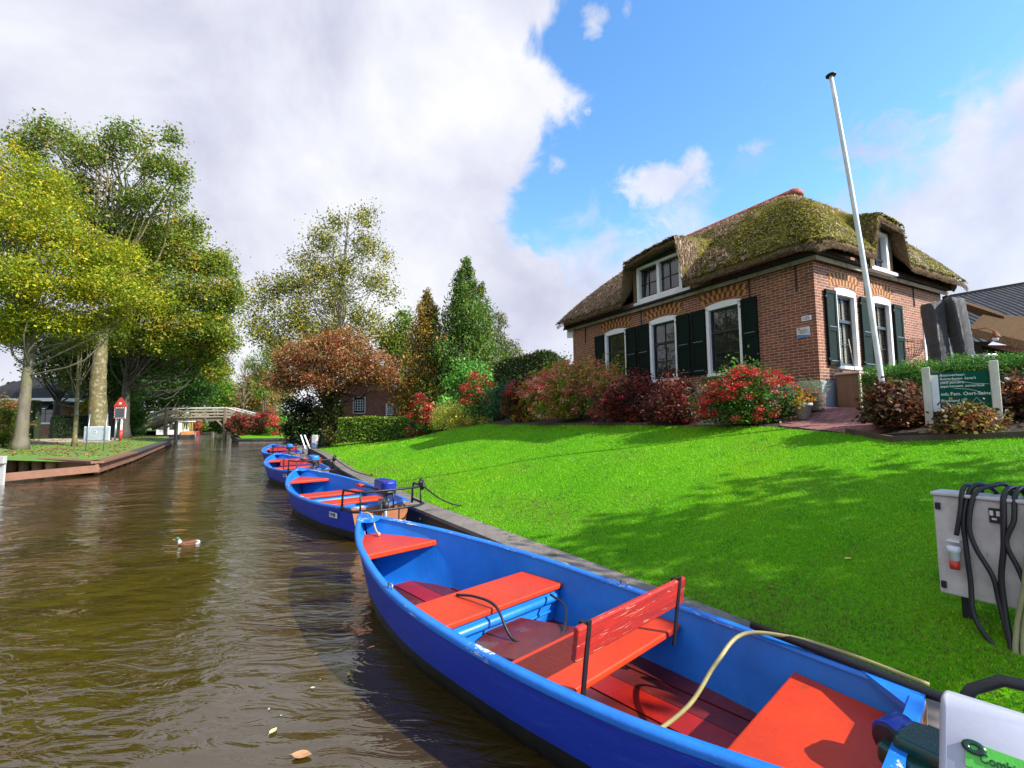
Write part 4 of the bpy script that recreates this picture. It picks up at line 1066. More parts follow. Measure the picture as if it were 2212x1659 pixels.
def crossbox(b, s0, s1, zt, mat):
    L = []
    for s in (s0, s1):
        pr = [hullpt(s, k/20, .04) for k in range(21)]; pr = [(y, z) for x, y, z in pr if z < zt]+[(-boat_half_at(zt, s, .04), zt)]
        pr = pr[::2]+[pr[-1]]; L.append([(s, y, z) for y, z in pr[::-1]]+[(s, -y, z) for y, z in pr[1:]])
    n = min(len(L[0]), len(L[1])); A, B = L[0], L[1]
    if len(A) != len(B): A = A[:n//2]+A[-(n-n//2):]; B = B[:n//2]+B[-(n-n//2):]
    b.add(A+B, [tuple(range(n)), tuple(range(2*n-1, n-1, -1))]+[(i, (i+1) % n, n+(i+1) % n, n+i) for i in range(n)], mat)
def boat(label, pos, head, motor='blue', back=True, detail=True, plate='V19108', group='blue rental boats moored along the lawn'):
    t = thing('rental_boat', label, 'boat', (pos[0], pos[1], 0), head, group)
    NS = 34; NU = 18; S = [BL*(k/NS)**.95 for k in range(NS+1)]; S[-1] = BL-.004
    def strip(ins, us, mat, name, flip=False):
        vs = []; 
        for s in S:
            s2 = min(s, BL-ins*1.6) if ins else s
            for side in (-1, 1):
                for u in us:
                    x, y, z = hullpt(s2, u, ins); vs.append((x, y*side, z))
        n = len(us); fs = []
        for i in range(len(S)-1):
            for sd in range(2):
                for k in range(n-1):
                    a = i*2*n+sd*n+k; c = (i+1)*2*n+sd*n+k; fs.append((a, a+1, c+1, c))
        return vs, fs
    us = [k/NU for k in range(NU+1)]
    b = MB(); vs, fs = strip(0, us, 'hull_outside', 'hull'); b.add(vs, fs, 'hull_outside', True)
    # transom
    n = len(us); L = [vs[n-1-k] for k in range(n)]+[vs[n+k] for k in range(1, n)]
    b.add([(x-.0, y, z) for x, y, z in L]+[(0, 0, fZ(0))], [tuple(range(len(L)))], 'transom_brown')
    hull = b.build('hull', t)
    b = MB(); ui = [k/NU for k in range(NU+1)]; vs2, fs2 = strip(.032, ui, 'hull_inside', ''); vs2 = [(max(x, .03), y, z) for x, y, z in vs2]
    b.add(vs2, fs2, 'hull_inside', True); L = [vs2[n-1-k] for k in range(n)]+[vs2[n+k] for k in range(1, n)]
    b.add(L, [tuple(range(len(L)))], 'hull_inside')
    b.build('hull_lining', t)
    # gunwale rail
    b = MB(); ring = []
    N2 = 46
    for k in range(N2+1):
        s = BL*k/N2
        ring.append((min(s, BL-.001), fB(s)+.012, fZ(s)))
    vsr = []; fsr = []
    for side in (1, -1):
        o = len(vsr)
        for s, B, Z in ring:
            w = .062; bi = max(B-w, .0)
            vsr += [(s+.012*(s > 5), -side*B, Z-.030), (s+.014*(s > 5), -side*(B+.006), Z-.008), (s, -side*(B-.004), Z+.012), (s, -side*(bi+.008), Z+.012), (s, -side*bi, Z-.006)]
        for i in range(N2):
            for k in range(4): a = o+i*5+k; fsr.append((a, a+1, a+6, a+5))
    b.add(vsr, fsr, 'gunwale_blue', True)
    b.box((.022, 0, fZ(0)+.002), (.055, fB(0)*1.7, .03), 'gunwale_blue')
    for sd in (-1, 1):   # quarter knees and breast hook
        b.prism([(0, sd*.50), (.30, sd*.565), (.02, sd*.28)], fZ(0)-.022, fZ(0)+.010, 'gunwale_blue')
    b.prism([(5.17, 0), (4.93, .12), (4.86, 0.03), (4.86, -.03), (4.93, -.12)], .715, .752, 'gunwale_blue')
    b.build('gunwale', t, fixn=True)
    b = MB(); sp_ = [hullpt(BL-.004, k/14) for k in range(15)]; b.tube([(x+.004, 0, z) for x, y, z in sp_]+[(BL+.004, 0, .80)], .024, 'hull_outside', 8); b.build('stem', t)
    # floor boards: lengthways planks
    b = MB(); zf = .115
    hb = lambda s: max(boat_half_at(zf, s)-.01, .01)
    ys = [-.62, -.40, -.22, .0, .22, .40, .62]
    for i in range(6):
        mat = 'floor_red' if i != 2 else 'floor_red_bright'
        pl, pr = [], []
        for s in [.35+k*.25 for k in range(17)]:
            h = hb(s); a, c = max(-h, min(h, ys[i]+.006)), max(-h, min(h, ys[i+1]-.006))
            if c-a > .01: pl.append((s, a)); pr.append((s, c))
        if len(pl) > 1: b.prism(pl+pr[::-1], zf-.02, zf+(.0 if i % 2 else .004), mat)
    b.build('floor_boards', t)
    b = MB(); b.box((2.28, .02, .20), (.62, .66, .09), 'floor_red', Matrix.Rotation(R(24), 3, 'Z')); b.box((2.34, .25, .152), (.30, .50, .06), 'floor_red', Matrix.Rotation(R(-12), 3, 'Z'))
    if detail: b.build('hatch_board', t, bevel=.008)
    # thwarts
    def seat(name, s0, s1, z, th=.045, mat='seat_red', inset=.0):
        b = MB(); L, Rr = [], []
        for k in range(9):
            s = s0+(s1-s0)*k/8; h = boat_half_at(z, s)-.004-inset; L.append((s, h)); Rr.append((s, -h))
        b.prism(L+Rr[::-1], z-th, z, mat); return b.build(name, t, bevel=.014, seg=3)
    seat('seat', 2.52, 3.02, .42); seat('seat', 1.36, 1.83, .42); seat('stern_seat', .05, .60, .42)
    b = MB(); L, Rr = [], []
    for k in range(12):
        s = 4.16+(4.98-4.16)*k/11; h = boat_half_at(.56, s)-.012; L.append((s-.0, h)); Rr.append((s, -h))
    b.prism(L+Rr[::-1], .50, .56, 'seat_red'); b.build('bow_seat', t, bevel=.012, seg=3)
    # pale line where the seats meet the hull
    b = MB(); crossbox(b, 2.56, 2.80, .375, 'hull_inside'); b.tube([(2.555, -.66, .305), (2.555, .66, .305)], .038, 'hull_inside', 12); b.tube([(2.55, -.58, .20), (2.55, .58, .20)], .012, 'hull_inside', 6)
    b.build('seat_support', t, bevel=.01)
    b = MB(); crossbox(b, .10, .50, .375, 'hull_inside'); b.build('seat_support', t)
    if back:
        b = MB(); w = .59
        b.box((1.295, 0, .70), (.035, 2*w, .19), 'back_red', Matrix.Rotation(R(-9), 3, 'Y')); bk = b.build('backrest', t, bevel=.01, seg=2)
        for yy in (-.50, .50):
            b = MB(); b.beam((1.325, yy, .34), (1.262, yy, .81), .032, .012, 'black_iron', up=(1, 0, 0)); b.box((1.30, yy, .785), (.05, .03, .02), 'black_iron'); b.build('bracket', bk)
    # registration plate and bow ring
    b = MB(); s = .55; 
    for sd in ((1,) if detail else (1,)):
        y = fB(.72)+.004
        Rm = Matrix.Rotation(R(7), 3, 'Z')
        b.box((.52, fB(.52)+.0, .385), (.26, .008, .085), 'plate_white', Matrix.Rotation(R(10), 3, 'Z'))
    pl = b.build('number_plate', t, bevel=.006)
    text(plate, 'digits', .085, 'letter_dark', pl, (.63, fB(.52)+.026, .360), (R(90), 0, R(190)), squeeze=.72)
    for sd, s in ((1, 3.05), (-1, 1.9)):
        b = MB(); b.tube([(s-.03, sd*(fB(s)-.02), fZ(s)), (s-.03, sd*(fB(s)-.02), fZ(s)+.045), (s+.03, sd*(fB(s)-.02), fZ(s)+.045), (s+.03, sd*(fB(s)-.02), fZ(s))], .008, 'galvanised', 6); b.build('rope_eye', t)
    # motor and guard
    if motor in ('blue', 'bright'):
        mm = 'cowl_blue' if motor == 'blue' else 'cowl_bright_blue'
        b = MB(); b.tube([(-.16, 0, .80), (-.16, 0, -.25)], .035, 'galvanised', 12); b.box((-.08, 0, .56), (.16, .13, .18), 'galvanised'); b.tube([(-.16, 0, .62), (-.16, 0, .50)], .055, 'black_iron', 10)
        mo = b.build('outboard_motor', t)
        b = MB(); b.prism([(.10, -.10), (.14, -.03), (.14, .03), (.10, .10), (-.30, .13), (-.38, .07), (-.38, -.07), (-.30, -.13)], .80, .97, mm); b.build('cowling', mo, bevel=.045, seg=4)
        b = MB(); b.prism([(.11, -.09), (.11, .09), (-.31, .11), (-.36, .05), (-.36, -.05), (-.31, -.11)], .745, .80, 'black_rubber'); b.build('motor_base', mo, bevel=.01)
        b = MB(); b.tube([(.10, .02, .79), (.58, .10, .80)], .016, 'black_iron', 8); b.build('tiller', mo)
        b = MB(); b.tube([(.58, .10, .80), (.76, .13, .805)], .033, 'red_plastic' if motor == 'blue' else 'black_rubber', 12); b.build('grip', mo)
        b = MB()
        h1 = .84; pts = [(.12, .60, .50), (.10, .60, .74), (.06, .60, h1), (-.34, .54, h1), (-.44, .42, h1), (-.46, 0, h1), (-.44, -.42, h1), (-.34, -.54, h1), (.06, -.60, h1), (.10, -.60, .74), (.12, -.60, .50)]
        b.tube(pts, .018, 'black_iron', 8)
        b.tube([(.1, .62, .56), (-.34, .58, .55), (-.46, .44, .55), (-.48, 0, .55), (-.46, -.44, .55), (-.34, -.58, .55), (.1, -.62, .56)], .020, 'black_iron', 8)
        for yy in (-.5, 0, .5): b.tube([(-.46+.06*(abs(yy) > .1), yy, .55), (-.455+.06*(abs(yy) > .1), yy, h1)], .014, 'black_iron', 6)
        b.build('motor_guard', t)
    return t
def hd(dx, dy): return math.atan2(dy, dx)
boat1 = boat('nearest and largest blue rowing boat, red seats and backrest, white motor cowling', (1.58+.05, 1.99+.04), hd(-.677, .736), motor='none')
boat('second blue rental boat, behind the nearest one, dark blue motor and red tiller grip', (-2.15, 7.72), hd(-.62, .785), 'blue', back=False, detail=False)
boat('third blue rental boat along the bank, bright blue motor in front of its red backrest', (-5.75, 13.45), hd(-.60, .80), 'bright', detail=False)
b4 = boat('farthest blue rental boat, moored nearest the copper-leaved tree', (-9.85, 20.6), hd(-.56, .83), 'bright', detail=False)

# the near boat's own motor: white cowling, green housing, tiller
def near_motor():
    t = boat1
    b = MB(); b.tube([(-.14, -.05, .62), (-.14, -.05, -.3)], .04, 'galvanised', 12); b.box((-.07, -.05, .50), (.15, .16, .22), 'galvanised'); mo = b.build('outboard_motor', t)
    b = MB(); CS = [(-.20, .58), (-.19, .84), (-.15, .875), (-.07, .885), (-.02, .86), (.165, .66), (.17, .58)]
    A_ = [(-.02, y, z) for y, z in CS]; B_ = [(-.44, y*.92-.01, z) for y, z in CS]; C_ = [(-.50, y*.6-.02, .58+(z-.58)*.8) for y, z in CS]; nn = len(CS)
    b.add(A_+B_+C_, [tuple(range(nn)), tuple(range(3*nn-1, 2*nn-1, -1))]+[(q*nn+i, q*nn+(i+1) % nn, (q+1)*nn+(i+1) % nn, (q+1)*nn+i) for q in (0, 1) for i in range(nn)], 'cowl_white')
    cw = b.build('cowling', mo, bevel=.024, seg=5)
    for p_ in cw.data.polygons: p_.use_smooth = True
    cw.modifiers['Bevel'].harden_normals = True
    b = MB(); b.prism([(.16, -.09), (.18, -.02), (.16, .10), (-.05, .14), (-.12, -.12)], .57, .68, 'dark_green_plastic'); b.prism([(.20, .0), (.22, .10), (.10, .17), (-.02, .15), (.02, .02)], .55, .63, 'dark_green_plastic')
    b.build('motor_housing', mo, bevel=.02, seg=3).location = (-.04, -.03, .04)
    b = MB(); b.tube([(.14, .02, .62), (.26, .06, .62)], .022, 'black_rubber', 10); b.tube([(.25, .01, .60), (.30, .13, .60)], .062, 'black_rubber', 18); b.tube([(.26, -.005, .615), (.30, .12, .615)], .060, 'cowl_blue', 18); b.build('tiller_grip', mo, bevel=.006).location = (-.15, -.11, .06)
    # green sticker on the side that faces the camera
    b = MB(); b.box((-.17, .0745, .7625), (.15, .004, .085), 'sticker_green', Matrix.Rotation(R(43), 3, 'X')); st = b.build('sticker', mo)
    b = MB(); b.lathe([(.012, -.002), (.034, -.002), (.034, .004), (.012, .004), (.012, -.002)], (0, 0, 0), 'dark_green_plastic', 18, 1.0, .7, caps=False)
    em = b.build('emblem', mo); em.location = (-.118, .060, .784); em.rotation_euler = (R(-47), 0, 0)
    text('Combi', 'emblem', .042, 'dark_green_plastic', mo, (-.132, .086, .756), (R(47), 0, R(180)), squeeze=.8)
    # pipe clipped to the inner gunwale and guard hoop behind the motor
    b = MB(); b.tube([(.85, -.62, .585), (.45, -.585, .57), (.0, -.50, .56), (-.15, -.42, .60)], .024, 'black_rubber', 10); b.box((.62, -.62, .47), (.07, .02, .06), 'black_rubber'); b.box((.22, -.57, .47), (.07, .02, .06), 'black_rubber'); b.build('clipped_pipe', t)
    b = MB(); b.tube([(-.10, -.46, .52), (-.16, -.50, .64), (-.26, -.55, .70), (-.45, -.56, .71), (-.75, -.50, .70), (-.95, -.2, .70)], .026, 'black_rubber', 10); b.build('motor_guard', t)
near_motor()
for o in boat1.children:
    if o.name.startswith('outboard_motor'): o.location = (-.08, .03, -.11)
def bl(x, y, z):
    """near-boat local to world"""
    return boat1.matrix_basis @ Vector((x, y, z))
bpy.context.view_layer.update()
def smooth_path(pts, n=10):
    P = [np.array(p, float) for p in pts]; P = [2*P[0]-P[1]]+P+[2*P[-1]-P[-2]]; out = []
    for i in range(1, len(P)-2):
        for k in range(n):
            t = k/n; out.append(.5*((2*P[i])+(-P[i-1]+P[i+1])*t+(2*P[i-1]-5*P[i]+4*P[i+1]-P[i+2])*t*t+(-P[i-1]+3*P[i]-3*P[i+1]+P[i+2])*t**3))
    out.append(P[-2]); return [tuple(p) for p in out]
def cable(name, label, cat, pts, r, mat, group=None, n=8):
    b = MB(); b.tube(smooth_path(pts), r, mat, n); o = b.build(name, loc=tuple(pts[0])); return tag(o, label, cat, group)
cable('power_cable', 'black cable looped over the front red seat of the nearest boat', 'cable',
      [bl(2.93, .18, .432), bl(2.72, .14, .46), bl(2.49, .12, .44), bl(2.30, .12, .26), bl(2.15, -.02, .22), bl(2.13, -.25, .24), bl(2.28, -.46, .34), bl(2.50, -.52, .37)], .011, 'black_rubber')
cable('mooring_hose', 'yellow cable from the gunwale across the floor of the nearest boat', 'cable',
      [bl(.0, -.60, .56), bl(.35, -.62, .585), bl(.62, -.60, .59), bl(.86, -.50, .56), bl(.92, -.25, .45), bl(.98, 0, .28), bl(1.12, .30, .16), bl(1.2, .52, .20)], .012, 'cable_yellow')
cable('bow_rope', 'short tan rope hanging over the bow of the nearest boat', 'rope',
      [bl(5.10, .02, .79), bl(5.02, -.01, .80), bl(4.94, -.03, .76), bl(4.86, -.03, .64), bl(4.80, -.04, .58), bl(4.76, -.03, .572)], .010, 'rope_tan')
b = MB(); p = bl(4.77, -.03, .585)
b.lathe([(.005, -.02), (.018, -.012), (.020, .008), (.012, .022), (.003, .026)], (0, 0, 0), 'rope_tan', 8); o = b.build('rope_knot'); o.location = p; tag(o, 'tan end knot of the bow rope lying on the red bow seat', 'knot')
def revp(i, f, s=.2, z=.38):
    a = offs(s); return (a[i][0]+(a[i+1][0]-a[i][0])*f, a[i][1]+(a[i+1][1]-a[i][1])*f, z)
def mooring(name, label, a, e, sag=.12):
    a = Vector(a); e = Vector(e); pts = [a]
    for k in range(1, 6):
        f = k/6; q = a.lerp(e, f); q.z -= sag*math.sin(math.pi*f); pts.append(q)
    pts.append(e); t = thing(name, label, 'mooring rope', tuple(e))
    b = MB(); b.tube(smooth_path(pts, 5), .013, 'black_rubber', 7); b.build('rope', t, loc=t.location)
    b = MB()
    for k in range(5): b.lathe([(.01, -.03), (.032, -.02), (.036, .01), (.02, .035)], (a.x+random.uniform(-.03, .03), a.y+random.uniform(-.03, .03), a.z+.03*k-.05), 'black_rubber', 8)
    b.build('knot', t, loc=t.location)
    b = MB(); b.lathe([(.01, -.02), (.03, -.01), (.03, .015), (.01, .03)], (e.x-.05, e.y+.08, e.z+.03), 'black_rubber', 8); b.build('knot', t, loc=t.location)
    b = MB(); pts = [(e.x+.05*math.cos(k*.7), e.y+.02*math.cos(k*.7), e.z+.05*math.sin(k*.7)) for k in range(10)]; b.tube(pts, .007, 'rust', 6); b.build('ring', t, loc=t.location)
# stern corner of the second boat to the edging
def loc2(pos, head, x, y, z):
    c, s = math.cos(head), math.sin(head); return (pos[0]+x*c-y*s, pos[1]+x*s+y*c, z)
mooring('mooring_rope', 'black rope from the guard of the second boat to an iron ring on the edging', loc2((-2.15, 7.72), hd(-.62, .785), -.40, -.52, .86), atz(1012, 1093, .40), .10)
mooring('mooring_rope', 'black rope from the guard of the third boat to the edging', loc2((-5.75, 13.45), hd(-.6, .8), -.40, -.52, .86), atz(805, 1028, .40), .10)
for k, (x, y, lab) in enumerate(((1230, 1229, 'small orange rope loop on the cap plank nearer the boat bow'), (1300, 1262, 'small orange rope loop with shackle on the cap plank nearer the backrest'))):
    p = atz(x, y, .39); b = MB(); b.tube(smooth_path([(p[0]-.16, p[1]+.2, .38), (p[0]-.06, p[1]+.06, .43), (p[0], p[1], .42), (p[0]+.04, p[1]-.05, .385)]), .010, 'rope_tan', 7)
    b.tube([(p[0]+.04+.02*math.cos(a*.8), p[1]-.05, .40+.02*math.sin(a*.8)) for a in range(9)], .005, 'galvanised', 5)
    tag(b.build('rope_loop', loc=tuple(p)), lab, 'rope', 'rope loops on the canal edging')

# ------------------------------------------------------------ charging cabinet with draped cables
cd = Vector((.20, -.33, 0)).normalized(); cn = Vector((-cd.y, cd.x, 0))*1  # along face, into the lawn
cab0 = Vector((2.84, 3.2, .73)); W_, D_, H_ = 1.18, .17, .64
ang = math.atan2(cd.y, cd.x)
cb = thing('charging_cabinet', 'grey cabinet on the lawn with black and green cables draped over its top', 'cabinet', (cab0.x, cab0.y, .55), ang)
cb.scale = (.74, 1, 1)
b = MB(); b.box((W_/2, D_/2, .18+H_/2), (W_, D_, H_), 'box_grey'); b.build('body', cb, bevel=.012)
b = MB(); b.box((W_/2, D_/2-.005, .18+H_+.012), (W_+.02, D_+.03, .022), 'box_grey'); b.build('lid', cb, bevel=.006)
b = MB()
for x in (.15, W_-.12):
    b = MB(); b.box((x, D_/2, -.02), (.06, .06, .42), 'black_iron'); b.build('leg', cb)
for z in (.18+.06, .18+H_-.07):
    b = MB(); b.box((.035, -.008, z), (.035, .02, .045), 'black_iron'); b.build('hinge', cb, bevel=.004)
b = MB(); b.lathe([(.035, 0), (.035, .05), (.045, .055), (.047, .085), (.035, .09)], (.135, -.045, .18+.24), 'box_white', 16); b.lathe([(.034, -.055), (.036, 0)], (.135, -.045, .18+.24), 'red_plastic', 16); b.box((.135, -.025, .18+.36), (.085, .05, .012), 'box_white'); b.build('socket', cb)
b = MB(); b.box((.41, -.006, .18+.55), (.085, .012, .09), 'black_iron'); sc = b.build('plate', cb)
b = MB()
for x in (.385, .425): b.box((x, -.014, .18+.565), (.022, .004, .03), 'plate_white')
b.box((.40, -.014, .18+.53), (.03, .004, .012), 'plate_white'); b.build('symbol', sc)
def cabp(x, y, z): return tuple(cb.matrix_basis @ Vector((x, y, z)))
bpy.context.view_layer.update()
top = .18+H_+.03
def drape(xa, xb, za, zb, y=-.03, back=.2, mid=None):
    pts = [cabp(xa, y-.012, za)]
    if mid: pts += [cabp(mid[0], y-.02, mid[1])]
    pts += [cabp((xa+xb)/2-.01, y-.005, top-.12), cabp((xa+xb)/2+.01, y+.03, top+.03), cabp(xb, .10, top+.045), cabp(xb+.02, back, top-.02), cabp(xb+.03, back+.02, zb)]
    return pts
bk_lab = ['black cable with a loose end hanging at the left of the cabinet front', 'long black cable hanging left of the cabinet and curling under it', 'black cable crossing towards the middle of the cabinet front', 'black cable hanging straight down past the plate of the cabinet', 'black cable slanting to the right down the cabinet front']
cable('draped_cable', bk_lab[0], 'cable', drape(.16, .25, .58, .4, mid=None), .013, 'black_rubber', 'cables draped over the cabinet')
cable('draped_cable', bk_lab[1], 'cable', [cabp(.52, -.14, -.09), cabp(.42, -.13, -.06), cabp(.30, -.09, .02), cabp(.235, -.06, .12), cabp(.225, -.035, .3), cabp(.215, -.035, .5), cabp(.215, -.03, .7), cabp(.26, .02, top+.03), cabp(.33, .10, top+.05), cabp(.38, .2, top-.05), cabp(.38, .22, .5)], .014, 'black_rubber', 'cables draped over the cabinet')
cable('draped_cable', bk_lab[2], 'cable', [cabp(.62, -.22, -.12), cabp(.48, -.12, -.04), cabp(.40, -.05, .2), cabp(.37, -.045, .36), cabp(.28, -.045, .52), cabp(.25, -.045, .66), cabp(.29, -.01, top), cabp(.38, .05, top+.055), cabp(.46, .15, top+.03), cabp(.48, .22, .5)], .014, 'black_rubber', 'cables draped over the cabinet')
cable('draped_cable', bk_lab[3], 'cable', [cabp(.36, -.24, -.13), cabp(.46, -.13, -.06), cabp(.43, -.06, .16), cabp(.42, -.045, .36), cabp(.45, -.045, .55), cabp(.46, -.035, .70), cabp(.47, .0, top+.02), cabp(.52, .10, top+.05), cabp(.56, .2, top-.06), cabp(.56, .22, .5)], .015, 'black_rubber', 'cables draped over the cabinet')
cable('draped_cable', bk_lab[4], 'cable', [cabp(.80, -.16, -.10), cabp(.68, -.10, -.02), cabp(.60, -.05, .2), cabp(.53, -.045, .42), cabp(.47, -.05, .58), cabp(.52, -.035, .72), cabp(.53, .01, top+.02), cabp(.57, .12, top+.04), cabp(.6, .22, .6)], .013, 'black_rubber', 'cables draped over the cabinet')
for k, x in enumerate((.62, .66, .71)):
    cable('draped_hose', ['leftmost olive hose hung over the cabinet', 'middle olive hose hung over the cabinet', 'rightmost olive hose hung over the cabinet'][k], 'hose', [cabp(.60+.09*k, -.24, -.13), cabp(.50+.05*k, -.15, -.06), cabp(.50+.04*k, -.08, .12), cabp(x-.07, -.055, .34), cabp(x-.03, -.05, .58), cabp(x-.01, -.035, .74), cabp(x+.01, .0, top+.03), cabp(x+.03, .08, top+.05), cabp(x+.05, .2, top-.05), cabp(x+.05, .22, .4)], .015, 'hose_olive', 'olive hoses draped over the cabinet')

# ------------------------------------------------------------ flagpole
pb, pt = at(1905, 838, 7.5), at(1795, 166, 7.45)
gz = gh(pb[0], pb[1]); pbz = Vector(pb)+(Vector(pb)-Vector(pt)).normalized()*(pb[2]-gz+.05)
fp = thing('flagpole', 'tall white flagpole with black cap standing before the gable wall', 'flagpole', tuple(pbz))
b = MB(); A, B_ = pbz, Vector(pt); n = 14; b.tube([A.lerp(B_, k/n)+Vector((.035*math.sin(math.pi*k/n), 0, 0)) for k in range(n+1)], [.042-.010*k/n for k in range(n+1)], 'pole_white', 16); b.build('pole', fp, loc=fp.location)
b = MB(); b.lathe([(.03, 0), (.075, .012), (.08, .03), (.05, .05), (.01, .06)], tuple(pt), 'black_iron', 18); b.build('cap', fp, loc=fp.location)

# ------------------------------------------------------------ rental sign
sg = thing('rental_sign', 'dark green boat rental board between two whitish posts behind the brown hydrangea', 'sign', (5.72, 6.4, gh(5.7, 6.4)), math.atan2(-.40, .50))
gl = sg.location.z
sw = .66
b = MB(); b.box((.0, 0, 2.18-gl), (.085, .085, .78), 'sign_post_white'); b.build('post', sg, bevel=.008)
b = MB(); b.box((sw, 0, 2.20-gl), (.085, .085, .82), 'sign_post_white'); b.build('post', sg, bevel=.008)
b = MB(); b.box((sw/2, .01, 2.23-gl), (sw-.08, .02, .52), 'sign_green'); bd = b.build('board', sg)
b = MB(); b.box((.085, -.004, 2.21-gl), (.075, .012, .50), 'box_white'); b.build('strip', sg)
for k, (s_, z, sz, sh) in enumerate((('Botenverhuur:', 2.435, .042, .25), ("fluisterboten, kano's", 2.385, .042, .25), ('(zeil) punters,', 2.335, .042, .25), ('appartement, zomerhuis', 2.285, .042, .25), ('info.', 2.175, .050, .25), ('Fam. Oort-Seinen', 2.175, .056, 0), ('Binnenpad 105', 2.09, .042, .1), ('0521 - 36 35 29', 2.03, .042, .1))):
    text(s_, 'lettering', sz*1.12, 'sign_letters', bd, ((.135 if k != 5 else .232)+(.05 if k == 7 else 0), -.0015, z-gl), (R(90), 0, 0), .0015, squeeze=.92, shear=sh)
b = MB(); b.tube([(.14, -.002, 2.36-gl), (.3, -.002, 2.37-gl), (.45, -.002, 2.33-gl), (.61, -.002, 2.31-gl)], .0022, 'sign_letters', 4); b.tube([(.27, -.002, 2.27-gl), (.42, -.002, 2.25-gl), (.5, -.002, 2.22-gl), (.56, -.002, 2.18-gl)], .0022, 'sign_letters', 4); b.tube([(.40, -.002, 2.03-gl), (.48, -.002, 2.14-gl), (.57, -.002, 2.02-gl)], .0022, 'sign_letters', 4); b.build('lettering', bd)

# ------------------------------------------------------------ bench shelf, planters by the corner
def hthing(name, label, cat, x, y, group=None, rz=0):
    p = hl(x, y); return thing(name, label, cat, (p.x, p.y, gh(p.x, p.y)), HR+rz, group)
sh = hthing('open_shelf', 'wooden open-fronted shelf box standing under the first gable window', 'shelf', .35, -.48)
z0 = sh.location.z; tp = 2.76-z0
b = MB(); b.box((0, .14, tp/2), (.035, .40, tp), 'shelf_wood')
b.box((.62, .14, tp/2), (.035, .40, tp), 'shelf_wood'); b.build('side_panel', sh)
b = MB(); b.box((.31, -.01+.32, tp/2), (.60, .03, tp), 'shelf_wood'); b.build('back_panel', sh)
b = MB(); b.box((.31, .13, tp+.018), (.74, .46, .036), 'shelf_pale'); b.build('top', sh, bevel=.006)
b = MB(); b.box((.31, .12, tp*.42), (.58, .36, .03), 'shelf_pale'); b.build('shelf', sh)
b = MB(); b.box((0.0, -.075, tp/2), (.05, .03, tp), 'shelf_pale'); b.box((.62, -.075, tp/2), (.05, .03, tp), 'shelf_pale'); b.box((.31, -.076, tp*.42), (.57, .02, .045), 'white_paint'); b.build('front_trim', sh)
s2 = hthing('side_cupboard', 'low brown board cupboard with pale top beside the open shelf', 'cupboard', 1.10, -.45)
tp2 = 2.60-s2.location.z
b = MB(); b.box((.35, .12, tp2/2), (.72, .36, tp2), 'shelf_wood'); b.build('body', s2); b = MB(); b.box((.35, .11, tp2+.03), (.8, .42, .06), 'shelf_pale'); b.build('top', s2, bevel=.008)
for k in range(2):
    b = MB(); b.box((.18+.34*k, -.069, tp2/2), (.33, .02, tp2-.06), 'shelf_wood'); b.build('door', s2, bevel=.004)
st_ = hl(.93, -.22, 2.8); b = MB(); b.tube([(0, 0, 0), (-.09, .02, .75)], .008, 'shelf_pale', 6); o = b.build('cane'); o.location = st_; tag(o, 'thin bamboo cane leaning against the first gable window', 'cane')
p = at(1735, 888, 8.7); pot('flower_pot', 'pale grey plant pot with yellow-leaved plant beside the wicker planter', 'plant pot', (p[0], p[1], gh(p[0], p[1])), .15, .30, 'terracotta_grey', [(3, (.45, .36, .03)), (1, (.40, .08, .03)), (1, (.2, .28, .03))], 420, .22, 'planters at the house corner', .06)
def wicker():
    p = at(1762, 885, 8.95); t = thing('wicker_planter', 'round wicker planter with feathery pale green plant at the corner of the house', 'planter', (p[0], p[1], gh(p[0], p[1])), 0, 'planters at the house corner')
    b = MB(); r = .17; h = .34
    b.lathe([(r*.8, 0), (r, h), (r*.93, h), (r*.75, .02)], (0, 0, 0), 'dark_interior', 20)
    for k in range(15):
        z = .01+k*h/15; rr = r*(.8+.2*z/h)+.006; pts = [(math.cos(a*math.pi/12)*(rr+.006*((a+k) % 2)), math.sin(a*math.pi/12)*(rr+.006*((a+k) % 2)), z) for a in range(25)]
        b.tube(pts, .009, 'wicker', 5, caps=False)
    b.build('basket', t); g = np.random.default_rng(4); cl = np.stack([g.normal(size=26)*.10, g.normal(size=26)*.10, .36+.2*g.random(26)], 1)
    V, Fc, c = leaves(cl, .05, 1500, .035, [(1, (.30, .34, .16)), (1, (.22, .28, .10))], aspect=.25, seed=8); meshobj('foliage', V, Fc, ['leaf_surface'], t, c)
wicker()
# covered parasols
def parasol(label, px, pxw, top, bot, Y, tilt, lean):
    c = at(px, bot, Y); tpz = at(px, top, Y)[2]; g0 = gh(c[0], c[1]); t = thing('covered_parasol', label, 'parasol', (c[0], c[1], g0), .4, 'folded parasols under grey covers beside the gable wall'); h = tpz-g0
    w = pxw/F*Y/2; b = MB(); n = 16; m = 26; vs = []; fs = []
    g = random.Random(int(px))
    for i in range(m+1):
        f = i/m; z = .35+(h-.35)*f; rr = w*(.80+.25*f) if f < .97 else w*.9
        for k in range(n):
            a = 2*math.pi*k/n; r2 = rr*(1+.09*math.sin(a*5+f*3)+.05*g.uniform(-1, 1)*(1 if k % 2 else .3))
            vs.append((math.cos(a)*r2+lean*(f-.5)*h, math.sin(a)*r2*.8, z+tilt*math.cos(a)*(f > .98)))
    for i in range(m):
        for k in range(n): fs.append((i*n+k, i*n+(k+1) % n, (i+1)*n+(k+1) % n, (i+1)*n+k))
    fs.append(tuple(range(m*n, (m+1)*n))); b.add(vs, fs, 'fabric_grey', True); b.build('cover', t)
    b = MB(); b.tube([(0, 0, 0), (0, 0, .4)], .03, 'black_iron', 8); b.box((0, 0, .04), (.6, .6, .08), 'box_grey'); b.build('stand', t)
parasol('left one of two folded parasols under grey covers beside the gable wall', 2030, 46, 655, 800, 9.1, .03, -.06)
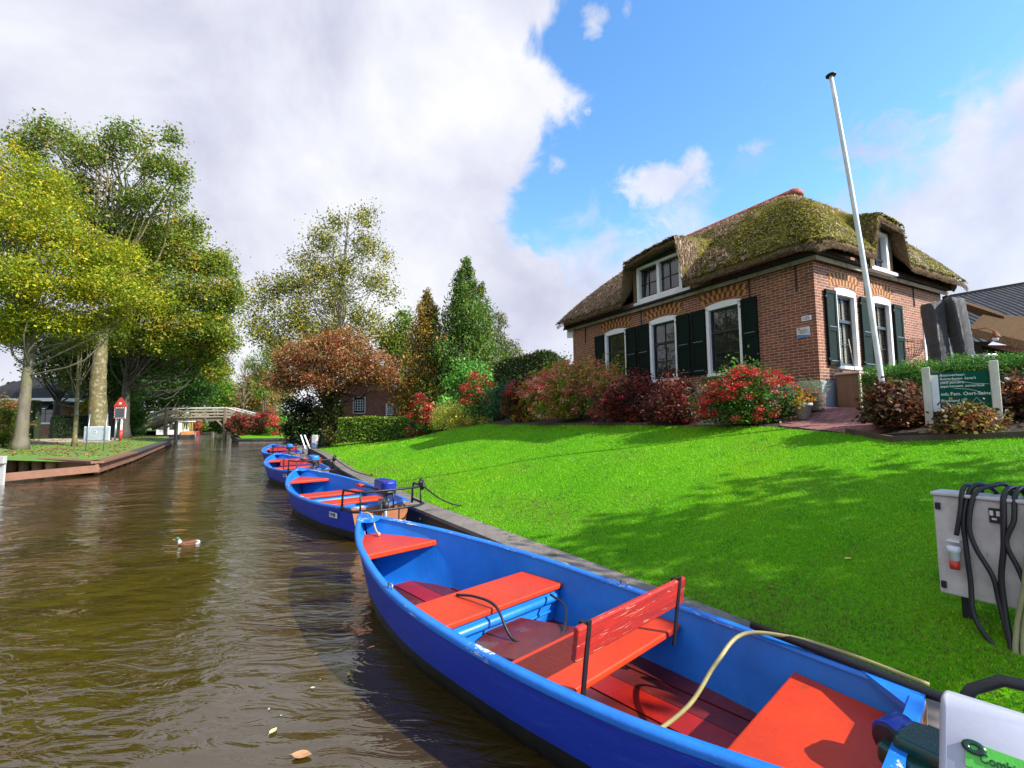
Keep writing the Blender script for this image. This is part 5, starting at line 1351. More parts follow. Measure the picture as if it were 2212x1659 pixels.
parasol('right one of two folded parasols, its grey cover creased and leaning', 2082, 44, 650, 800, 9.0, -.03, -.16)
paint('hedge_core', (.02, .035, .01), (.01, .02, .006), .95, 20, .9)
# ------------------------------------------------------------ plants
def gz_any(x, y):
    if sdist(x, y) > .3 and y < 46: return gh(x, y)
    if y > 46 and x > -30.5: return zg2(x, y)
    return zl(x, y)
def bush(name, label, cat, x0, x1, y0, y1, Y, pal, n, size, blossom=None, nb=0, bs=.02, group=None, dense=60, up=.3, base=None, aspect=.62, depth=.8, bpos='shell', seed=None, sig=.30):
    """rounded shrub filling the display-pixel box x0..x1, y0(top)..y1(bottom) at distance Y"""
    seed = seed if seed is not None else int(x0*7+y0)
    g = np.random.default_rng(seed); c = at((x0+x1)/2, (y0+y1)/2, Y); size *= 1.3; n = int(n*.85); tp = at((x0+x1)/2, y0, Y)[2]; w = (x1-x0)/F*Y/2
    zb = base if base is not None else gz_any(c[0], c[1]); h = max(tp-zb, .2); t = thing(name, label, cat, (c[0], c[1], zb), 0, group)
    blobs = []
    nbk = 7
    for k in range(nbk):
        fx = g.uniform(-.62, .62); fy = g.uniform(-.5, .5); rr = w*g.uniform(.36, .55)
        top_here = h*(1-.45*abs(fx)**1.8)*g.uniform(.86, 1.0); rz = top_here*.52
        blobs.append((fx*w, fy*w*depth, top_here-rz, rr, rr*depth, rz))
    blobs.append((0, 0, h*.42, w*.80, w*.8*depth, h*.42))
    cl = blob_clusters(blobs, dense, seed, .72, .95); cl[:, 2] = np.maximum(cl[:, 2], .05)
    V, Fc, col = leaves(cl, w*sig*.5, n, size, pal, up, aspect, seed=seed); V[:, 2] = np.maximum(V[:, 2], .01)
    meshobj('foliage', V, Fc, ['leaf_surface'], t, col)
    b = MB()
    for k in range(14):
        p = cl[g.integers(0, len(cl))]; b.tube([(g.normal()*.05*w, g.normal()*.05*w, 0), (p[0]*.45, p[1]*.45, p[2]*.55), tuple(p)], [.014, .010, .004], 'bark_dark', 5)
    b.build('stems', t)
    # dark inner mass of twigs keeps daylight from passing straight through
    if blossom:
        f = cl[g.permutation(len(cl))[:max(6, nb)]] if bpos == 'shell' else cl
        heads = []
        for k in range(nb):
            bb = blobs[g.integers(0, len(blobs)-1)]; d = g.normal(size=3); d[1] = -abs(d[1])*.8-.15; d[0] -= .25; d[2] = d[2] if (bpos == 'low' or g.random() < .3) else abs(d[2])*.9; d /= np.linalg.norm(d)
            heads.append(np.array(bb[:3])+d*np.array(bb[3:6])*1.16)
        heads = np.array(heads); heads[:, 2] = np.maximum(heads[:, 2], .10)
        m = 90 if bs > .025 else 70
        V, Fc, col = leaves(heads, bs*1.9, m*nb, bs, blossom, .5, .9, .25, seed+1, flat=.6); meshobj('blossom', V, Fc, ['blossom_petals'], t, col)
    return t
HG = 'hydrangeas and shrubs in the border in front of the house'
RD = [(5, (.62, .02, .03)), (3, (.80, .08, .07)), (1, (.85, .30, .22)), (1.5, (.35, .01, .02))]
PK = [(3, (.72, .16, .13)), (2, (.80, .34, .24)), (2, (.58, .06, .05)), (1, (.85, .50, .30))]
DR = [(4, (.38, .02, .025)), (3, (.55, .06, .05)), (1, (.22, .01, .015))]
OR = [(3, (.65, .22, .08)), (2, (.50, .12, .05)), (1, (.75, .38, .15))]
MAR = [(4, (.16, .028, .022)), (3, (.09, .018, .016)), (2, (.32, .06, .04)), (1, (.42, .16, .09)), (1, (.05, .03, .015))]
GRN = [(4, (.045, .12, .015)), (3, (.08, .18, .02)), (1, (.20, .28, .03))]
MIX = [(3, (.10, .22, .02)), (3, (.34, .42, .03)), (2, (.50, .38, .03)), (1.5, (.6, .22, .12))]
BRN = [(4, (.11, .045, .025)), (3, (.07, .045, .02)), (2, (.20, .08, .04)), (2, (.12, .11, .03)), (1, (.35, .12, .05))]
bush('hydrangea', 'bright red flowering hydrangea beside the plant pots at the house corner', 'hydrangea', 1526, 1736, 797, 915, 9.1, GRN, 10000, .055, RD, 150, .026, HG, depth=.8)
bush('shrub', 'dark maroon leaved shrub under the window nearest the house corner', 'shrub', 1400, 1550, 812, 915, 10.6, MAR, 12000, .05, group=HG, seed=5)
bush('shrub', 'dark maroon leaved shrub beside the big pink hydrangea', 'shrub', 1290, 1430, 806, 916, 12.0, MAR, 11000, .055, RD, 8, .024, HG, seed=6, bpos='low')
bush('hydrangea', 'very large pink and yellow green hydrangea under the far window of the house', 'hydrangea', 1150, 1372, 780, 918, 14.3, MIX, 17000, .065, PK, 240, .034, HG, dense=90, seed=9)
bush('hydrangea', 'red and orange hydrangea left of the very large pink one', 'hydrangea', 1090, 1190, 815, 912, 17.0, BRN, 8000, .075, DR, 90, .04, HG, seed=12)
bush('shrub', 'golden orange leaved shrub among the red hydrangeas', 'shrub', 1110, 1158, 820, 895, 16.6, [(3, (.5, .3, .03)), (2, (.55, .2, .03)), (1, (.3, .3, .04))], 2400, .07, group=HG, seed=13)
bush('shrub', 'fine dark green shrub between the red hydrangeas', 'shrub', 1040, 1115, 818, 890, 19.0, [(1, (.03, .12, .05)), (1, (.06, .16, .06))], 6000, .05, group=HG, seed=14)
bush('hydrangea', 'deep red hydrangea behind the yellow variegated shrub', 'hydrangea', 975, 1095, 812, 905, 21.0, GRN, 8000, .08, DR, 70, .045, HG, seed=15)
bush('shrub', 'low yellow variegated shrub at the lawn edge', 'shrub', 930, 1025, 868, 937, 21.5, [(4, (.82, .74, .14)), (3, (.60, .58, .08)), (1, (.2, .28, .04))], 9000, .055, group=HG, seed=16)
bush('shrub', 'small yellow variegated shrub trailing from the larger yellow one', 'shrub', 1005, 1064, 898, 928, 20.5, [(4, (.82, .74, .14)), (3, (.60, .58, .08)), (1, (.2, .28, .04))], 2600, .05, group=HG, seed=17)
bush('hydrangea', 'deep red hydrangea at the left end of the border near the low hedge', 'hydrangea', 878, 940, 856, 941, 23.5, GRN, 4500, .08, DR, 60, .06, HG, seed=18)
bush('shrub', 'pale green leafy shrub behind the hydrangeas and below the conifer', 'shrub', 958, 1080, 765, 885, 25, [(4, (.12, .34, .04)), (3, (.20, .44, .07)), (1, (.05, .15, .02))], 9000, .14, group='shrubs behind the border', seed=19, dense=80)
bush('shrub', 'lime green shrub just left of the house wall', 'shrub', 1195, 1250, 765, 850, 17.5, [(4, (.16, .36, .03)), (3, (.28, .45, .06))], 1600, .10, group='shrubs behind the border', seed=20)
bush('hydrangea', 'brown leaved fading hydrangea between the flagpole and the green sign', 'hydrangea', 1862, 2012, 818, 938, 6.85, BRN, 9000, .06, [(2, (.42, .05, .03)), (2, (.5, .12, .06))], 14, .022, 'faded hydrangeas round the sign', depth=.7, seed=21, bpos='low')
bush('hydrangea', 'low hydrangea with orange heads in front of the green sign', 'hydrangea', 2020, 2175, 886, 944, 5.95, [(3, (.14, .10, .03)), (2, (.25, .22, .05)), (2, (.08, .05, .02)), (1, (.3, .1, .04))], 3800, .055, OR, 16, .022, 'faded hydrangeas round the sign', depth=.45, seed=22)
bush('hydrangea', 'brown hydrangea with orange heads right of the green sign', 'hydrangea', 2150, 2290, 812, 920, 6.3, BRN, 5200, .06, OR, 22, .024, 'faded hydrangeas round the sign', seed=23)
# hedges: box-shaped masses of small leaves with a dark twig core
def hedge(name, label, P, width, ztop, n, size, pal, group=None, seed=1, round_top=.0, zb=None, core=True):
    P = [np.array(p, float) for p in P]; x0, y0 = P[0][:2]; z0 = gz_any(x0, y0) if zb is None else zb; t = thing(name, label, 'hedge', (x0, y0, z0), 0, group)
    g = np.random.default_rng(seed); L = [np.linalg.norm(b_[:2]-a[:2]) for a, b_ in zip(P, P[1:])]; cum = np.concatenate([[0], np.cumsum(L)])
    q = g.random(n)*cum[-1]; i = np.clip(np.searchsorted(cum, q, 'right')-1, 0, len(L)-1); Pa = np.array(P)
    f = (q-cum[i])/np.array(L)[i]; cen = Pa[i]*(1-f)[:, None]+Pa[i+1]*f[:, None]; d = (Pa[i+1]-Pa[i])[:, :2]; d /= np.linalg.norm(d, axis=1)[:, None]; nr = np.stack([-d[:, 1], d[:, 0]], 1)
    tf = cum[-1] and q/cum[-1]; zt = (ztop[0]*(1-tf)+ztop[1]*tf)-round_top*(2*tf-1)**4-z0
    side = g.random(n); s = np.where(side < .42, -1, np.where(side < .55, 1, g.uniform(-1, 1, n))); face = side < .55
    hz = np.where(face, g.random(n)*zt, zt); ln = .04*g.normal(size=n)
    u = s*width/2+np.where(face, ln, 0); z = hz+np.where(face, 0, ln)
    # soften top corners
    k = (z > zt-.12) & face; u = np.where(k, u*(1-.25*(z-zt+.12)/.12), u)
    C = np.stack([cen[:, 0]+nr[:, 0]*u-x0, cen[:, 1]+nr[:, 1]*u-y0, z], 1)
    lump = .05*np.sin(C[:, 0]*2.2+C[:, 2]*3)+.04*np.sin(C[:, 1]*3.1)
    C[:, 2] += np.where(face, 0, lump)
    V, Fc, col = leaves(C, .02, n, size, pal, .2, seed=seed); meshobj('foliage', V, Fc, ['leaf_surface'], t, col)
    b = MB()
    for a, c in zip(P, P[1:]):
        j_ = [k for k in range(len(P)-1) if P[k] is a][0]; dd = c-a; Ls = np.linalg.norm(dd[:2])
        for q_ in range(10):
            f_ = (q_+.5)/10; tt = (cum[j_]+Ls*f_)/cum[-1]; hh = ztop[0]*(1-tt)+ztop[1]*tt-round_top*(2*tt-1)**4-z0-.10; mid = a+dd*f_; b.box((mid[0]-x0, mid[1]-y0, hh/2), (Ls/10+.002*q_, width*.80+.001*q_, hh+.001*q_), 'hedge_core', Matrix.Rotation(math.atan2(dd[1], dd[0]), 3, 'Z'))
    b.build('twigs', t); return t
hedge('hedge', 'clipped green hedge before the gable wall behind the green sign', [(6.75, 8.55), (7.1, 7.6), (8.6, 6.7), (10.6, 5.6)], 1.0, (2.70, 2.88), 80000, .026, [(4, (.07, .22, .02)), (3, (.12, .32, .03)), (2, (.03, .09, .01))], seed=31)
c = at(1140, 800, 22)
hedge('hedge', 'tall round-shouldered clipped hedge left of the house', [(at(1078, 800, 22)[0], 22), (at(1212, 800, 21)[0], 21)], 1.6, (at(1078, 783, 22)[2], at(1212, 760, 21)[2]), 17000, .075, [(4, (.05, .10, .015)), (2, (.09, .14, .02)), (2, (.03, .06, .01)), (1, (.14, .10, .03))], seed=32, round_top=.35)
hedge('hedge', 'low leafy hedge in front of the brick cottage', [(at(738, 930, 27)[0], 27), (at(892, 930, 26)[0], 26)], .8, (at(738, 903, 27)[2], at(890, 903, 26)[2]), 9000, .10, [(3, (.22, .32, .02)), (3, (.12, .22, .02)), (1, (.05, .1, .01))], seed=33, zb=.8)
tb = thing('bed_edging', 'dark timber edging between lawn and planted border', 'garden edging', (4.6, 8.5, 1.7))
pts = [p for p in BED[1:-1]]
for (x0, y0), (x1, y1) in zip(pts, pts[1:]):
    if 7.0 < y0 < 8.6: continue
    b = MB(); b.beam((x0, y0, gh(x0, y0)+.02), (x1, y1, gh(x1, y1)+.02), .06, .10, 'bed_timber', ext=.02); b.build('board', tb, loc=tb.location)

# trees ------------------------------------------------------------
def tree(name, label, base, trunk, r0, r1, blobs, n, size, pal, bark='bark_pale', group=None, per=150, sig=.35, seed=1, limbs=30, lr=.07, up=.2, shell=.45, flare=1.5, cat='tree', aspect=.62, droop=0, split=None, extra=None, down=.6):
    """trunk = list of world points from base up; blobs = world ellipsoids"""
    t = thing(name, label, cat, tuple(base), 0, group); L = base
    g = np.random.default_rng(seed); tp = [Vector(p) for p in trunk]; m = len(tp)
    b = MB(); fine = smooth_path([tuple(p) for p in tp], 6); k = len(fine); rr = []
    for i in range(k):
        f = i/(k-1); r = r0*(1-f)+r1*f; r *= 1+(flare-1)*max(0, 1-f*8)**2; rr.append(r*(1+.05*math.sin(i*2.1)))
    b.tube(fine, rr, bark, 14); b.build('trunk', t, loc=L)
    cl = blob_clusters(blobs, int(per*1.7), seed, shell, down); sig = sig*.72
    if extra is not None: cl = np.vstack([cl, extra])
    b = MB(); idx = g.permutation(len(cl))[:limbs]
    for j in idx:
        e = cl[j]; zmin = trunk[0][2]+(trunk[-1][2]-trunk[0][2])*.35
        # start from the trunk point that lies below the tip
        cand = [p for p in fine if p[2] > zmin and p[2] < e[2]+.3] or [fine[int(k*.5)]]
        s = np.array(cand[g.integers(max(0, len(cand)-14), len(cand))]); mid = s*.5+e*.5+np.array([0, 0, -.10*np.linalg.norm(e-s)])+g.normal(size=3)*.05*np.linalg.norm(e-s); q = s*.25+e*.75+g.normal(size=3)*.04*np.linalg.norm(e-s)
        ll = lr*g.uniform(.6, 1.1); path = smooth_path([tuple(s), tuple(mid), tuple(q), tuple(e)], 3)
        b.tube(path, [ll*(1-.85*i/(len(path)-1)) for i in range(len(path))], bark, 6, caps=False)
    b.build('branches', t, loc=L)
    V, Fc, col = leaves(cl, sig, n, size, pal, up, aspect, seed=seed, droop=droop); meshobj('crown', V, Fc, ['leaf_surface'], t, col, loc=L); return t

# copper-leaved tree over the far end of the lawn
cop = [(3, (.36, .15, .05)), (3, (.22, .085, .035)), (2, (.46, .25, .09)), (1.4, (.30, .24, .05)), (1.6, (.28, .055, .03)), (1, (.12, .10, .03))]
bs = (at(700, 930, 28.6)[0], 28.6, gh(at(700, 930, 28.6)[0], 28.6))
tree('copper_beech', 'round copper-leaved tree at the far end of the lawn, ivy about its trunk', bs, [bs, (bs[0]+.1, 28.6, 2.4), (bs[0]+.3, 28.7, 3.9), (bs[0]+.4, 28.7, 5.7)], .28, .08,
     pxblobs([(650, 800, 70, 48, 28), (720, 770, 90, 58, 27.5), (790, 800, 65, 50, 27.5), (740, 740, 60, 34, 28), (660, 765, 60, 38, 28.5), (615, 825, 38, 38, 27.6), (835, 820, 30, 38, 27.3), (700, 820, 60, 30, 27)]), 34000, .14, cop, 'bark_dark', per=420, sig=.32, seed=41, limbs=60, lr=.05, shell=.35)
iv = [(3, (.035, .06, .012)), (2, (.06, .09, .015)), (2, (.16, .17, .03)), (1, (.3, .24, .05))]
bush('ivy_thicket', 'dark green thicket under the copper-leaved tree, left part against the trunk', 'thicket', 606, 700, 838, 952, 29.0, [(3, (.010, .022, .006)), (1, (.03, .05, .01))], 8000, .12, seed=42, dense=70, base=.5, group='thicket under the copper-leaved tree')
bush('ivy_thicket', 'olive green thicket under the copper-leaved tree, beside the low hedge', 'thicket', 672, 752, 835, 952, 28.6, iv, 9000, .12, seed=43, dense=80, base=.6, group='thicket under the copper-leaved tree')
# tall thin birch behind
g = np.random.default_rng(77)
BY = 33
bb = at(720, 900, BY); base = (bb[0], BY, .7)
def pw(lst): return [tuple(at(x, y, Y)) for x, y, Y in lst]
tree('birch', 'tall airy birch with thin yellow green foliage behind the copper-leaved tree', base, [base]+pw([(722, 800, BY), (735, 700, BY), (742, 600, BY), (750, 500, BY), (757, 440, BY)]), .26, .03,
     pxblobs([(620, 620, 36, 30, 33), (660, 560, 30, 20, 33), (700, 520, 40, 30, 33), (720, 480, 25, 15, 33), (790, 470, 24, 22, 33), (790, 530, 40, 25, 33), (830, 560, 16, 12, 33), (810, 610, 35, 25, 33), (845, 635, 16, 12, 33), (570, 640, 40, 35, 33), (560, 700, 32, 35, 33), (640, 680, 55, 40, 33), (720, 640, 50, 40, 33), (600, 730, 50, 30, 33), (780, 690, 50, 30, 33), (700, 590, 40, 30, 33), (820, 720, 36, 25, 33), (690, 720, 60, 30, 33), (660, 610, 30, 25, 33), (755, 580, 30, 25, 33)]),
     30000, .17, [(3, (.26, .26, .03)), (3, (.13, .17, .03)), (2, (.44, .36, .03)), (.6, (.05, .07, .012))], 'bark_birch', per=330, sig=.52, seed=44, limbs=120, lr=.045, shell=.2, droop=.5, down=1)
lg = [(3, (.16, .24, .03)), (2, (.26, .32, .04)), (1, (.08, .14, .02))]
for k, (lab, bl_, sd, nn) in enumerate((('pale green tree left of the copper-leaved one', [(575, 790, 40, 40, 62), (560, 840, 30, 30, 62), (600, 760, 40, 30, 62)], 51, 9000), ('yellow green tree between the copper-leaved tree and the golden conifer', [(860, 760, 32, 45, 34), (872, 700, 14, 30, 34), (845, 740, 25, 30, 34), (862, 820, 25, 25, 34)], 52, 7000))):
    c0 = pxblobs(bl_)[0]; tree('leafy_tree', lab, (c0[0], c0[1], .8), [(c0[0], c0[1], .8), (c0[0], c0[1], 3), (c0[0], c0[1], c0[2])], .2, .07, pxblobs(bl_), nn, .20, lg, 'bark_dark', per=120, sig=.4, seed=sd, limbs=20, group='trees behind the lawn')
# conifers
def conifer(name, label, px, pw_, top, bot, Y, pal, n, size, seed, group):
    c = at(px, bot, Y); tz = at(px, top, Y)[2]; zb = .9; g = np.random.default_rng(seed); h = tz-zb; w = pw_/F*Y/2
    f = 1-g.random(1300)**.62; cl = []
    for q in f:
        r = w*(1-q)**.72*(.50+.62*g.random())*(1+.16*math.sin(q*31)); a = g.uniform(0, 6.283); r = r*(1+.22*math.sin(a*3+q*17))+.03; cl.append((c[0]+math.cos(a)*r, Y+math.sin(a)*r, zb+.3+q*(h-.3)-.10*r))
    cl = np.array(cl); t = thing(name, label, 'conifer', (c[0], Y, zb), 0, group); b = MB(); b.tube([(0, 0, 0), (0, 0, h*.5), (0, 0, h*.985)], [.22, .12, .02], 'bark_dark', 10)
    b.build('trunk', t); b = MB()
    for j in range(90):
        e = cl[g.integers(0, len(cl))]-np.array([c[0], Y, zb]); b.tube([(0, 0, max(.1, e[2]-.1*h*.3)), tuple(e*np.array([.6, .6, 1])), tuple(e)], [.03, .02, .008], 'bark_dark', 5, caps=False)
    b.build('branches', t)
    V, Fc, col = leaves(cl, np.where(f > .8, .10, .26), n, size, pal, .0, .42, .25, seed, flat=1.3, droop=1.2); meshobj('crown', V, Fc, ['leaf_surface'], t, col, loc=(c[0], Y, zb)); return t
GC = 'conifers behind the border'
conifer('conifer', 'tall pointed green conifer, highest tree beside the house', 1008, 186, 560, 870, 29, [(4, (.08, .16, .025)), (3, (.17, .27, .03)), (2, (.035, .07, .015)), (.3, (.45, .15, .03))], 60000, .19, 61, GC)
conifer('conifer', 'golden orange conifer left of the tall green one', 922, 128, 628, 880, 29.5, [(4, (.40, .22, .03)), (3, (.20, .17, .03)), (2, (.06, .08, .02)), (1, (.50, .34, .05))], 36000, .18, 62, GC)
conifer('conifer', 'slim dark tree right behind the tall green conifer', 1052, 70, 640, 860, 32, [(3, (.06, .09, .02)), (2, (.12, .14, .03)), (1, (.2, .17, .05))], 9000, .16, 63, GC)
c0 = pxblobs([(1100, 740, 40, 30, 36)])[0]
tree('leafy_tree', 'thin-crowned tree between the tall conifer and the clipped hedge', (c0[0], 36, .9), [(c0[0], 36, .9), (c0[0], 36, 4), (c0[0]-.4, 36, 8.6)], .16, .03, pxblobs([(1095, 760, 34, 25, 36), (1110, 775, 34, 18, 36), (1080, 700, 14, 30, 36), (1125, 785, 20, 14, 36), (1070, 740, 20, 40, 36)]), 5200, .15, [(3, (.18, .18, .06)), (2, (.10, .12, .03)), (1, (.28, .24, .12))], 'bark_dark', per=90, sig=.3, seed=64, limbs=40, group='trees behind the lawn', lr=.03)
# trees on the near left bank, out of the picture: mirrored in the panes and the water
for k, (x, y, hgt, sd) in enumerate(((-28, 9, 14, 201), (-31.5, 17, 15, 202), (-25.5, -3, 14, 203), (-34, 4, 16, 204))):
    tree('dense_tree', ['green tree on the left bank beyond the picture edge, nearest the bulkhead', 'green tree on the left bank beside the grey bulkhead, out of view', 'green tree on the left bank farthest behind the viewer', 'green tree set back from the left bank behind the viewer'][k], (x, y, .5), [(x, y, .5), (x, y, 4), (x+.3, y, hgt*.7)], .4, .12, [(x, y, hgt*.68, 4.6, 4.6, hgt*.28), (x+1, y+1.5, hgt*.45, 4.4, 4.4, hgt*.2), (x-1, y-2, hgt*.5, 4.2, 4.2, hgt*.2)], 9000, .42, GR['olive'], 'bark_dark', per=170, sig=.7, seed=sd, limbs=18, group='trees on the left bank out of the picture')
# shade trees out of the picture to the right: they throw the shadow across the near lawn
tree('shade_tree', 'broad tree standing by the canal to the right of the lawn', (9.8, .6, .9), [(9.8, .6, .9), (9.9, .5, 3), (9.8, .4, 6)], .25, .1, [(9.6, 1.2, 5.6, 2.2, 1.7, 1.4), (11.3, -.2, 6.0, 2.0, 1.7, 1.5), (8.4, 1.9, 4.9, 1.3, 1.1, .9)], 4200, .22, GR['olive'], 'bark_dark', per=80, sig=.35, seed=66, limbs=30)
# ------------------------------------------------------------ left bank trees
TG = 'trees on the left bank'
ba = (-28.1, 26.7, .45)
tree('maple', 'leaning pale-barked maple at the left edge with light green crown', ba, [ba]+pw([(52, 880, 26.7), (62, 780, 26.7), (66, 700, 26.5), (60, 620, 26.5), (35, 520, 26.3)]), .30, .11,
     pxblobs([(30, 460, 90, 80, 26), (110, 500, 90, 70, 25.5), (0, 600, 80, 80, 25), (90, 610, 110, 60, 25), (170, 560, 80, 60, 26), (-60, 500, 90, 110, 26), (40, 380, 80, 60, 27), (110, 430, 70, 50, 27), (220, 620, 80, 45, 26), (40, 680, 80, 30, 25.5), (300, 650, 60, 30, 26), (250, 560, 60, 45, 27), (120, 695, 80, 34, 26), (230, 690, 70, 34, 27), (20, 720, 60, 24, 26)]),
     80000, .15, GR['maple'], 'bark_pale', TG, per=650, sig=.42, seed=71, limbs=75, lr=.06, shell=.3, flare=1.45)
bb_ = at(215, 922, 36); bb_ = (bb_[0], 36, .5)
tree('plane_tree', 'thick-trunked mossy tree behind the white sign with the highest open crown', bb_, [bb_]+pw([(212, 840, 36), (216, 780, 36), (222, 690, 36), (232, 600, 36.5), (250, 500, 37), (262, 400, 37)]), .58, .16,
     pxblobs([(110, 290, 60, 30, 36), (200, 330, 60, 40, 36), (270, 300, 60, 30, 36), (340, 360, 60, 30, 36), (385, 380, 25, 22, 36), (370, 300, 20, 20, 36), (320, 430, 60, 30, 36), (60, 330, 40, 40, 36), (150, 400, 60, 40, 36), (390, 430, 16, 20, 36), (210, 470, 60, 40, 37), (300, 490, 60, 40, 37)]),
     21000, .24, [(3, (.16, .24, .03)), (3, (.10, .17, .02)), (2, (.24, .28, .04)), (1, (.34, .26, .04))], 'bark_mossy', TG, per=280, sig=.55, seed=72, limbs=110, lr=.09, shell=.25, flare=1.35, down=1)
c0 = at(268, 930, 41)
tree('maple', 'broad yellow green tree in the middle of the left bank', (c0[0], 41, .5), [(c0[0], 41, .5), (c0[0], 41, 5), (c0[0]+.5, 41, 13)], .45, .12,
     pxblobs([(300, 560, 90, 60, 40), (400, 560, 70, 60, 41), (340, 640, 110, 60, 39), (440, 640, 60, 55, 41), (250, 620, 80, 60, 39), (480, 690, 40, 50, 42), (380, 500, 60, 40, 42), (400, 710, 90, 50, 40), (470, 580, 36, 45, 43), (320, 520, 60, 30, 42), (505, 640, 26, 35, 42), (330, 740, 80, 40, 40), (430, 760, 50, 40, 43), (480, 740, 30, 40, 43), (240, 720, 60, 34, 40), (460, 800, 30, 30, 44)]),
     76000, .24, [(4, (.20, .26, .02)), (3, (.12, .20, .02)), (2, (.30, .27, .02)), (1.4, (.42, .30, .03)), (1, (.06, .10, .015))], 'bark_dark', TG, per=520, sig=.6, seed=73, limbs=60, lr=.09, shell=.35)
c0 = at(238, 930, 45)
tree('dense_tree', 'dense dark green tree behind the red triangle sign', (c0[0], 45, .5), [(c0[0], 45, .5), (c0[0], 45, 4), (c0[0]+.5, 45, 9)], .4, .12,
     pxblobs([(290, 760, 100, 70, 45), (390, 780, 80, 70, 46), (330, 825, 90, 45, 54), (440, 790, 50, 55, 56), (230, 770, 60, 60, 45), (400, 845, 60, 36, 58), (250, 850, 50, 36, 45)]),
     38000, .26, [(4, (.045, .12, .02)), (3, (.025, .07, .012)), (2, (.08, .18, .02)), (1, (.15, .22, .03))], 'bark_dark', TG, per=340, sig=.7, seed=74, limbs=30, lr=.09, shell=.4)
c0 = at(120, 930, 47)
tree('dense_tree', 'dense dark tree behind the thick mossy trunk, over the left house', (c0[0], 47, .5), [(c0[0], 47, .5), (c0[0], 47, 4), (c0[0]+.5, 47, 9)], .4, .12,
     pxblobs([(130, 740, 80, 60, 44), (190, 780, 60, 50, 43), (110, 790, 50, 36, 42), (160, 820, 50, 30, 42), (240, 720, 60, 60, 46), (60, 700, 60, 40, 44), (0, 720, 50, 40, 44)]),
     24000, .24, [(4, (.06, .10, .02)), (3, (.035, .06, .012)), (2, (.12, .15, .02))], 'bark_dark', TG, per=240, sig=.6, seed=75, limbs=30, lr=.09, shell=.4)
p0 = (-28.3, 30.2, .5)
tree('young_tree', 'thin straight young tree trunk in front of the thick mossy one', p0, [p0, tuple(at(166, 880, 30.2)), tuple(at(168, 820, 30.2)), tuple(at(170, 760, 30.2))], .13, .06, pxblobs([(150, 740, 40, 25, 30), (190, 730, 35, 25, 30)]), 2600, .14, GR['olive'], 'bark_mossy', TG, per=50, sig=.4, seed=76, limbs=14, lr=.03, flare=1.3)
# far row closing the canal
FG = 'trees closing the view beyond the bridge'
far = [('dark green tree right behind the left end of the bridge', [(270, 850, 60, 50, 60), (340, 860, 60, 45, 60), (400, 845, 60, 50, 62), (300, 790, 60, 50, 62), (440, 800, 40, 50, 64), (230, 800, 50, 50, 60)], GR['dark'], 60, 80, 16000),
       ('yellow green tree beyond the middle of the bridge', [(420, 840, 50, 40, 80), (450, 800, 30, 30, 80), (470, 850, 40, 30, 80)], GR['lime'], 80, 81, 12000),
       ('bright yellow green tree beyond the bridge', [(480, 845, 34, 30, 95), (500, 860, 30, 24, 95)], [(3, (.35, .38, .03)), (2, (.22, .3, .03))], 95, 82, 6000),
       ('rust brown thin tree beyond the right bridge post', [(545, 850, 26, 40, 75), (560, 820, 18, 30, 75), (575, 860, 24, 30, 75)], [(3, (.28, .20, .07)), (2, (.34, .17, .05)), (1, (.16, .16, .05))], 75, 83, 5000),
       ('ochre tree behind the brown flower border beyond the bridge', [(520, 870, 26, 24, 85), (600, 850, 30, 30, 80)], [(3, (.26, .2, .05)), (2, (.15, .17, .04))], 85, 84, 5000)]
for lab, bl_, pal, Y, sd, nn in far:
    c0 = pxblobs(bl_)[0]; tree('leafy_tree', lab, (c0[0], Y, .5), [(c0[0], Y, .5), (c0[0], Y, 3), (c0[0], Y, c0[2]+1)], .25, .06, pxblobs(bl_), nn, .42, pal, 'bark_dark', FG, per=100, sig=.9, seed=sd, limbs=24, lr=.06)
# leafless tree
def bare(label, px, top, Y, seed):
    c = at(px, 915, Y); tz = at(px, top, Y)[2]; g = random.Random(seed); t = thing('bare_tree', label, 'tree', (c[0], Y, .5), 0, FG); b = MB()
    b.tube([(0, 0, 0), (.1, 0, tz*.4), (.3, 0, tz-.5)], [.14, .09, .02], 'bark_pale', 7); b.build('trunk', t); b = MB()
    for k in range(34):
        z = tz*g.uniform(.3, .92); L = (tz-z)*.55+.6; a = g.uniform(0, 6.28); dx, dy = math.cos(a)*L*.6, math.sin(a)*L*.6
        p1 = (.2+dx*.5, dy*.5, z+L*.4); b.tube([(.2, 0, z), p1, (.2+dx, dy, z+L)], [.045, .028, .01], 'bark_pale', 5, caps=False)
        for q in range(3): b.tube([p1, (p1[0]+g.uniform(-.5, .5), p1[1]+g.uniform(-.5, .5), p1[2]+g.uniform(.3, .9))], [.02, .006], 'bark_pale', 4, caps=False)
    b.build('branches', t)
bare('leafless grey tree against the sky beyond the bridge, nearer its right post', 522, 780, 70, 3); bare('leafless pale-trunked tree beside the rust brown one beyond the bridge', 566, 770, 64, 9)
# a far wood all along the horizon
def wood_mass():
    g = np.random.default_rng(9); cl = []
    for k in range(900):
        a = g.uniform(-75, 75); D = g.uniform(150, 210); x = math.sin(R(a))*D; y = math.cos(R(a))*D; h = 6+3.5*math.sin(a*.35)+2*math.sin(a*1.3)+g.uniform(-1, 1.5); cl += [(x+g.normal()*2, y, h*q) for q in (.25, .5, .75, .95)]
    cl = np.array(cl); V, Fc, c = leaves(cl, 1.7, 52000, 1.3, [(3, (.07, .11, .02)), (2, (.12, .16, .03)), (1, (.2, .17, .04)), (1, (.04, .07, .02))], seed=99)
    tag(meshobj('far_wood', V, Fc, ['leaf_surface'], col=c), 'distant belt of autumn trees closing the horizon', 'wood', kind='stuff')
wood_mass()
